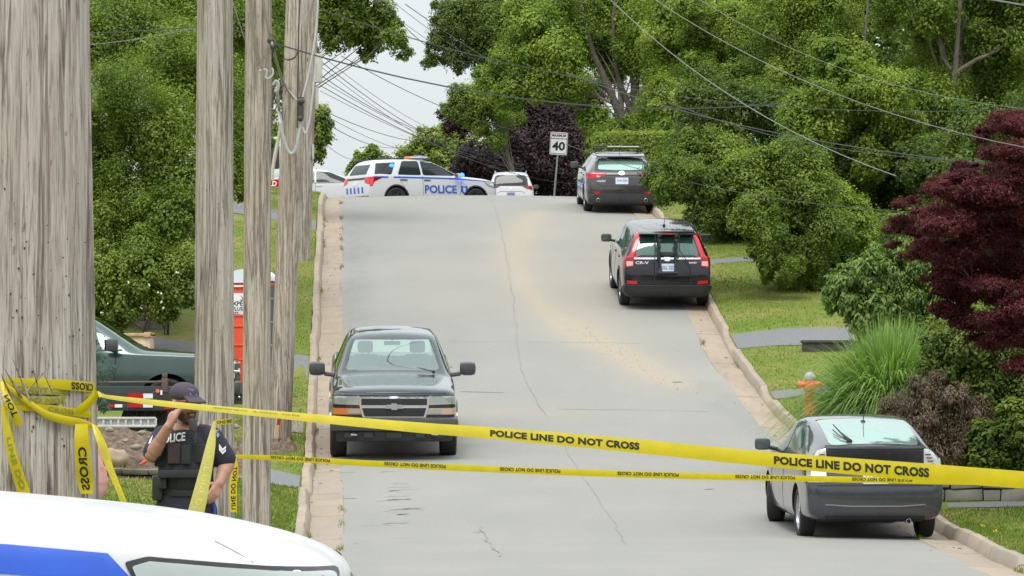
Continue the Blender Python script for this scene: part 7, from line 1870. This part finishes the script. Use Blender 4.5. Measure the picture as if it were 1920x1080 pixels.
# --- right side wood
tg = 'tall trees crowding the right side of the street'
specs = [ # (label, base px, d, blobs seed, x range px, y range px, leaf, n, size)
 ('bright green tree whose crown touches the top edge above the black SUV', 1330, 132, 21, (1200, 1440), (-30, 250), 'lf_bright', 80000, .12),
 ('dark green tree behind the slanting pale wires, mid right', 1480, 128, 22, (1350, 1620), (-60, 260), 'lf_mid', 70000, .13),
 ('tree with pale fresh foliage left of the crimson maple', 1560, 92, 23, (1480, 1700), (60, 330), 'lf_bright', 60000, .11),
 ('tall forked tree rising behind the crimson maple at top right', 1780, 98, 24, (1640, 1960), (-150, 250), 'lf_mid', 70000, .12),
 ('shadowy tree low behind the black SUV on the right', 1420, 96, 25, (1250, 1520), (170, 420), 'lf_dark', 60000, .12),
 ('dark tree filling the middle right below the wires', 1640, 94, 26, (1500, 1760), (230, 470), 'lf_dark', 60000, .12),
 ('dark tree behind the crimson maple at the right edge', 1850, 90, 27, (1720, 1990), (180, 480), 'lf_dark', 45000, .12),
 ('bushy tree right behind the clipped hedge', 1300, 119, 28, (1210, 1400), (170, 360), 'lf_bright', 40000, .11)]
for lb, bx_, d, sd, (xa, xb), (ya, yb), lf, n, sz in specs:
    s_ = F/d; bl = auto_blobs(P((xa+xb)/2, 0, d).x, d, CZ+(HOR-yb)/s_, CZ+(HOR-ya)/s_, (xb-xa)/2/s_, 2.2, 22, (xb-xa)/2/s_*.38, sd)
    tree('deciduous_tree', lb, 'tree', onland(bx_, d+.5), bl, n, sz, lf, .24, 'bark_pale' if sd in (24, 22) else 'bark', sd, .3, group=tg, hollow=.35, jit=.5, frac=.8)
# visible forked trunk at upper right
ft = MB()
for pts, w in (([(1775, 420), (1778, 250), (1785, 190), (1792, 120), (1800, 0)], (24, 20, 17, 13, 10)), ([(1786, 140), (1830, 112), (1870, 95), (1900, 70)], (12, 9, 7, 4)), ([(1783, 130), (1765, 105), (1760, 60)], (9, 6, 4)), ([(1625, 150), (1622, 70), (1630, -20)], (7, 6, 5))):
    ft.tube([P(x, y, 97) for x, y in pts], [k/2/F*75 for k in w], 8)
tag(ft.build('bare_trunk', M['bark'], fixn=False), 'thin trunks showing through the foliage at upper right', 'tree trunk')
# far backdrop of woodland so that no sky shows through at right
bl = []
rb_ = random.Random(77)
for k in range(100): x = rb_.uniform(1190, 2000); bl.append(pb(x, rb_.uniform(-10 if x < 1450 else -130, 420), 152+rb_.uniform(-6, 10), rb_.uniform(60, 85)))
for k in range(16): bl.append(pb(random.uniform(-60, 480), random.uniform(-160, 330), 130+random.uniform(-6, 10), random.uniform(60, 110)))
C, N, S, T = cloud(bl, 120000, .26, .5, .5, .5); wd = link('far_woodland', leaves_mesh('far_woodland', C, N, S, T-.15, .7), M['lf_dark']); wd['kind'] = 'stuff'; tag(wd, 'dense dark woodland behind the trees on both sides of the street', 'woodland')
bl = []  # unseen trees added behind the viewer so car panels reflect something dark
for k in range(70): x = random.uniform(-70, 70); bl.append((x, -48+random.uniform(-6, 6), CZ-1+random.uniform(0, 9), random.uniform(3, 5.5)))
for k in range(30): sd = random.choice((-1, 1)); bl.append((sd*random.uniform(30, 45), random.uniform(-40, 40), CZ-1+random.uniform(0, 8), random.uniform(3, 5)))
C, N, S, T = cloud(bl, 60000, .7, .5, .4, .5); wd = link('reflection_trees', leaves_mesh('reflection_trees', C, N, S, T-.15, .8), M['lf_dark']); wd['kind'] = 'stuff'; tag(wd, 'added unseen woodland behind the viewer that darkens reflections in the cars', 'woodland')
# lower right shrubs and small trees
bl = [pb(x, y, d, r) for x, y, d, r in ((1280, 330, 86, 40), (1345, 345, 86, 40), (1410, 400, 85, 42), (1435, 440, 85, 34), (1460, 380, 86, 55), (1350, 300, 87, 50), (1500, 350, 86, 60), (1400, 330, 86, 50), (1480, 300, 86, 50), (1440, 480, 85, 26), (1420, 470, 85, 18), (1250, 350, 86, 26), (1300, 300, 87, 45), (1540, 420, 86, 50), (1480, 500, 85, 26), (1510, 470, 86, 40))]
tree('garden_tree', 'dark rounded small tree leaning over the lawn behind the black SUV', 'tree', onland(1500, 86.5), bl, 62000, .085, 'lf_mid', .12, 'bark', 31, .2, hollow=.4)
bl = [pb(x, y, 87, r) for x, y, r in ((1470, 460, 40), (1500, 420, 34), (1540, 440, 44), (1590, 420, 44), (1570, 380, 34), (1450, 490, 22), (1500, 500, 26), (1620, 440, 30), (1520, 390, 30))]
tree('garden_tree', 'bright green bushy small tree over the lawn left of the crimson maple', 'tree', onland(1540, 87.5), bl, 34000, .085, 'lf_bright', .10, 'bark', 32, .2, hollow=.4)
bl = [pb(x, y, 86.5, r) for x, y, r in ((1470, 530, 24), (1440, 520, 14), (1500, 535, 20), (1530, 530, 24), (1570, 540, 30))]
tree('leafy_plant', 'low clump of arching leaves under the small trees', 'plant', onland(1490, 86.5), bl, 4500, .16, 'lf_yel', .03, 'bark', 33, .1, nolimb=True, hollow=.1, aspect=.18, up=1.2)
bl = [pb(x, y, d, r) for x, y, d, r in ((1580, 530, 66, 26), (1620, 510, 66, 34), (1670, 520, 66, 36), (1560, 560, 66, 22), (1600, 570, 66, 28), (1650, 570, 66, 36), (1700, 560, 66, 36), (1640, 480, 66, 22), (1690, 470, 66, 26), (1720, 500, 66, 34), (1720, 600, 66, 36), (1680, 420, 66, 22), (1780, 540, 66, 45), (1780, 600, 66, 40), (1620, 600, 66, 30), (1850, 560, 66, 50))]
tree('dogwood_shrub', 'spreading shrub with drooping pale green leaves under the crimson maple', 'shrub', onland(1690, 66.5), bl, 22000, .12, 'lf_dog', .06, 'bark', 34, .1, hollow=.35, aspect=.42, droop=.55)
bl = [pb(x, y, 89, r) for x, y, r in ((1560, 480, 45), (1620, 500, 50), (1690, 500, 60), (1760, 520, 60), (1830, 520, 60), (1900, 520, 60), (1500, 500, 34), (1600, 540, 40), (1660, 560, 45), (1740, 590, 50), (1820, 600, 50), (1900, 600, 60), (1540, 530, 26), (1650, 440, 50), (1730, 440, 60), (1820, 440, 60), (1900, 430, 60))]
tree('evergreen_shrub', 'dark green shrubbery behind the drooping shrub and crimson maple', 'shrub', onland(1700, 90), bl, 60000, .085, 'lf_dark', .08, 'bark', 41, .1, hollow=.4)
bl = [pb(x, y, 64, r) for x, y, r in ((1740, 640, 40), (1790, 680, 45), (1840, 700, 50), (1900, 720, 50), (1820, 620, 45), (1880, 640, 45), (1760, 720, 40), (1950, 650, 60))]
tree('evergreen_shrub', 'dark shrub filling the space right of the ornamental grass', 'shrub', onland(1830, 64.5), bl, 26000, .08, 'lf_mid', .06, 'bark', 42, .1, hollow=.35)
# crimson maple, in layered sprays
lay = []
rnd = random.Random(5)
for (x, y, r) in ((1880, 215, 34), (1920, 250, 40), (1900, 300, 40), (1850, 250, 16), (1800, 330, 34), (1850, 345, 44), (1750, 345, 26), (1900, 360, 50), (1730, 395, 34), (1790, 400, 50), (1860, 420, 60), (1700, 430, 26), (1750, 455, 38), (1820, 480, 52), (1900, 480, 55), (1715, 470, 22),
                  (1800, 540, 40), (1860, 550, 50), (1930, 560, 50), (1780, 590, 30), (1830, 620, 42), (1900, 630, 50), (1920, 690, 30), (1700, 380, 18), (1670, 460, 14), (1950, 400, 60), (1960, 300, 50)):
    for k in range(3): lay.append(pb(x+rnd.uniform(-.7, .7)*r, y+rnd.uniform(-.55, .55)*r, 55+rnd.uniform(-1.2, .6), r*rnd.uniform(.7, 1.15)))
tree('crimson_maple', 'crimson red Japanese maple spreading in from the right edge', 'tree', onland(2010, 56.6), lay, 130000, .055, 'lf_red', .08, 'bark', 36, .15, hollow=.0, flat_=.5, aspect=.5, up=.9, frac=.5, jit=.7)
bl = [pb(x, y, 58.5, r) for x, y, r in ((1850, 740, 36), (1880, 700, 36), (1910, 760, 40), (1830, 700, 26), (1900, 660, 50), (1800, 660, 36), (1760, 650, 30), (1940, 720, 50), (1780, 700, 30), (1830, 640, 50), (1870, 780, 30), (1740, 690, 30), (1960, 780, 50))]
tree('evergreen_shrub', 'dark green shrub with pale specks under the crimson maple', 'shrub', onland(1880, 59), bl, 26000, .075, 'lf_dark', .05, 'bark', 37, .1, hollow=.3)
# reddish brown shrub and the green one beside it
bl = [pb(x, y, 58.2, r) for x, y, r in ((1700, 760, 40), (1740, 740, 38), (1780, 760, 40), (1680, 790, 28), (1730, 800, 46), (1790, 810, 46), (1830, 780, 34), (1740, 850, 46), (1800, 860, 40), (1760, 710, 14), (1660, 770, 14), (1780, 890, 34), (1820, 830, 40))]
tree('smoke_bush', 'reddish brown and grey green shrub right behind the dark grey hatchback', 'shrub', (P(1750, 0, 58.6).x, 58.6, land(P(1750, 0, 58.6).x, 58.6)), bl, 26000, .085, 'lf_brown', .04, 'bark', 38, .1, hollow=.35, aspect=.28, droop=.6)
bl = [pb(x, y, 57.9, r) for x, y, r in ((1850, 820, 36), (1890, 810, 40), (1930, 830, 46), (1840, 860, 30), (1880, 870, 40), (1920, 890, 40), (1900, 770, 26), (1950, 780, 40), (1850, 900, 24), (1960, 880, 40))]
tree('broadleaf_shrub', 'dense green shrub at the right edge above the stone retaining wall', 'shrub', (P(1895, 0, 58.3).x, 58.3, land(P(1895, 0, 58.3).x, 58.3)), bl, 13000, .115, 'lf_mid', .04, 'bark', 39, .1, hollow=.5, aspect=.45, up=1.0, flat_=.8)
bl = [pb(x, y, 60, r) for x, y, r in ((1880, 700, 30), (1920, 730, 30), (1910, 780, 30))]
# blue spruce twigs beside the big pole
sbp = [pb(x, y, 50, r) for x, y, r in ((160, 655, 26), (185, 668, 14), (150, 700, 34), (190, 702, 20), (210, 695, 12), (195, 760, 14), (150, 760, 34), (120, 720, 50), (120, 640, 40), (178, 640, 8))]
tree('blue_spruce', 'small blue green spruce peeking out right of the thickest pole', 'tree', onland(120, 50), sbp, 16000, .045, 'lf_blue', .05, 'bark', 40, .1, hollow=.1, aspect=.18, fold=.02, jit=.8)

# tall ornamental grass: arching blades
def reed_clump(name, label, base, n, h, spread, wid, leaf, seed=1):
    rg = np.random.default_rng(seed); a = rg.uniform(0, 2*np.pi, n); out = rg.beta(1.3, 1.3, n)*spread; H = h*rg.uniform(.55, 1.05, n)*(1-.30*(out/spread)**2)
    r0 = rg.uniform(0, .35, n); K = 9; V = []; t = np.linspace(0, 1, K)[None, :]
    px = (r0*np.cos(a))[:, None]+np.cos(a)[:, None]*out[:, None]*(t**1.7); py = (r0*np.sin(a))[:, None]+np.sin(a)[:, None]*out[:, None]*(t**1.7)
    drp = rg.uniform(.5, 1.9, n)[:, None]*(out/spread)[:, None]
    pz = H[:, None]*(1.25*t-.25*t**2-drp*.85*np.clip(t-.5, 0, 1)**2*2.2)
    ta = a+np.pi/2+rg.normal(0, .6, n); w = wid*(1-t**2.2)*rg.uniform(.6, 1.2, n)[:, None]+.001
    L_ = np.stack([px-np.cos(ta)[:, None]*w, py-np.sin(ta)[:, None]*w, pz], -1); R_ = np.stack([px+np.cos(ta)[:, None]*w, py+np.sin(ta)[:, None]*w, pz], -1)
    V = np.stack([L_, R_], 2).reshape(-1, 3); idx = (np.arange(n)[:, None]*K*2+np.arange(K-1)[None, :]*2).ravel(); Fc = np.stack([idx, idx+1, idx+3, idx+2], 1)
    me = bpy.data.meshes.new('blades'); me.vertices.add(len(V)); me.vertices.foreach_set('co', V.astype(np.float32).ravel()); me.loops.add(Fc.size); me.loops.foreach_set('vertex_index', Fc.astype(np.int32).ravel())
    me.polygons.add(len(Fc)); me.polygons.foreach_set('loop_start', np.arange(0, Fc.size, 4, dtype=np.int32)); me.polygons.foreach_set('use_smooth', np.full(len(Fc), True)); me.update(calc_edges=True)
    attrset(me, 'tint', np.repeat(np.clip(rg.normal(.5, .25, n), 0, 1), K*2)); o = link(name, me, M[leaf]); o.location = base; tag(o, label, 'ornamental grass'); return o
bx_ = P(1668, 0, 62.5).x
reed_clump('ornamental_grass', 'big fountain of tall green ornamental grass beside the hydrant', (bx_, 62.5, land(bx_, 62.5)), 6000, 2.3, 1.9, .017, 'lf_grass', 3)
bx_ = P(1585, 0, 63.5).x
reed_clump('ornamental_grass', 'paler drooping left part of the ornamental grass next to the hydrant', (bx_, 63.5, land(bx_, 63.5)), 1500, 1.3, .45, .010, 'lf_grass', 4)
bx_ = P(1585, 0, 57.2).x
# dandelions, bottom right
for i, (x, y, w_) in enumerate(((1843, 1010, 'left of the two bright'), (1866, 1021, 'right of the two bright'))):
    p = G(x, y, 40, 60); b_ = MB()
    for k in range(7): b_.ball(Vector((random.uniform(-.05, .05), random.uniform(-.05, .05), random.uniform(.05, .09))), .014, 6, 4); 
    for k in range(10): a = random.random()*6.3; b_.tube([(0, 0, 0), (.05*math.cos(a), .05*math.sin(a), .06)], .004, 4)
    o = b_.build('dandelion', flat('dandelion', (.75, .55, .02), .7)); o.location = L3(p.x, p.y); o.scale = (.55, .55, .55); tag(o, f'{w_} yellow dandelions in the grass at lower right', 'dandelion')
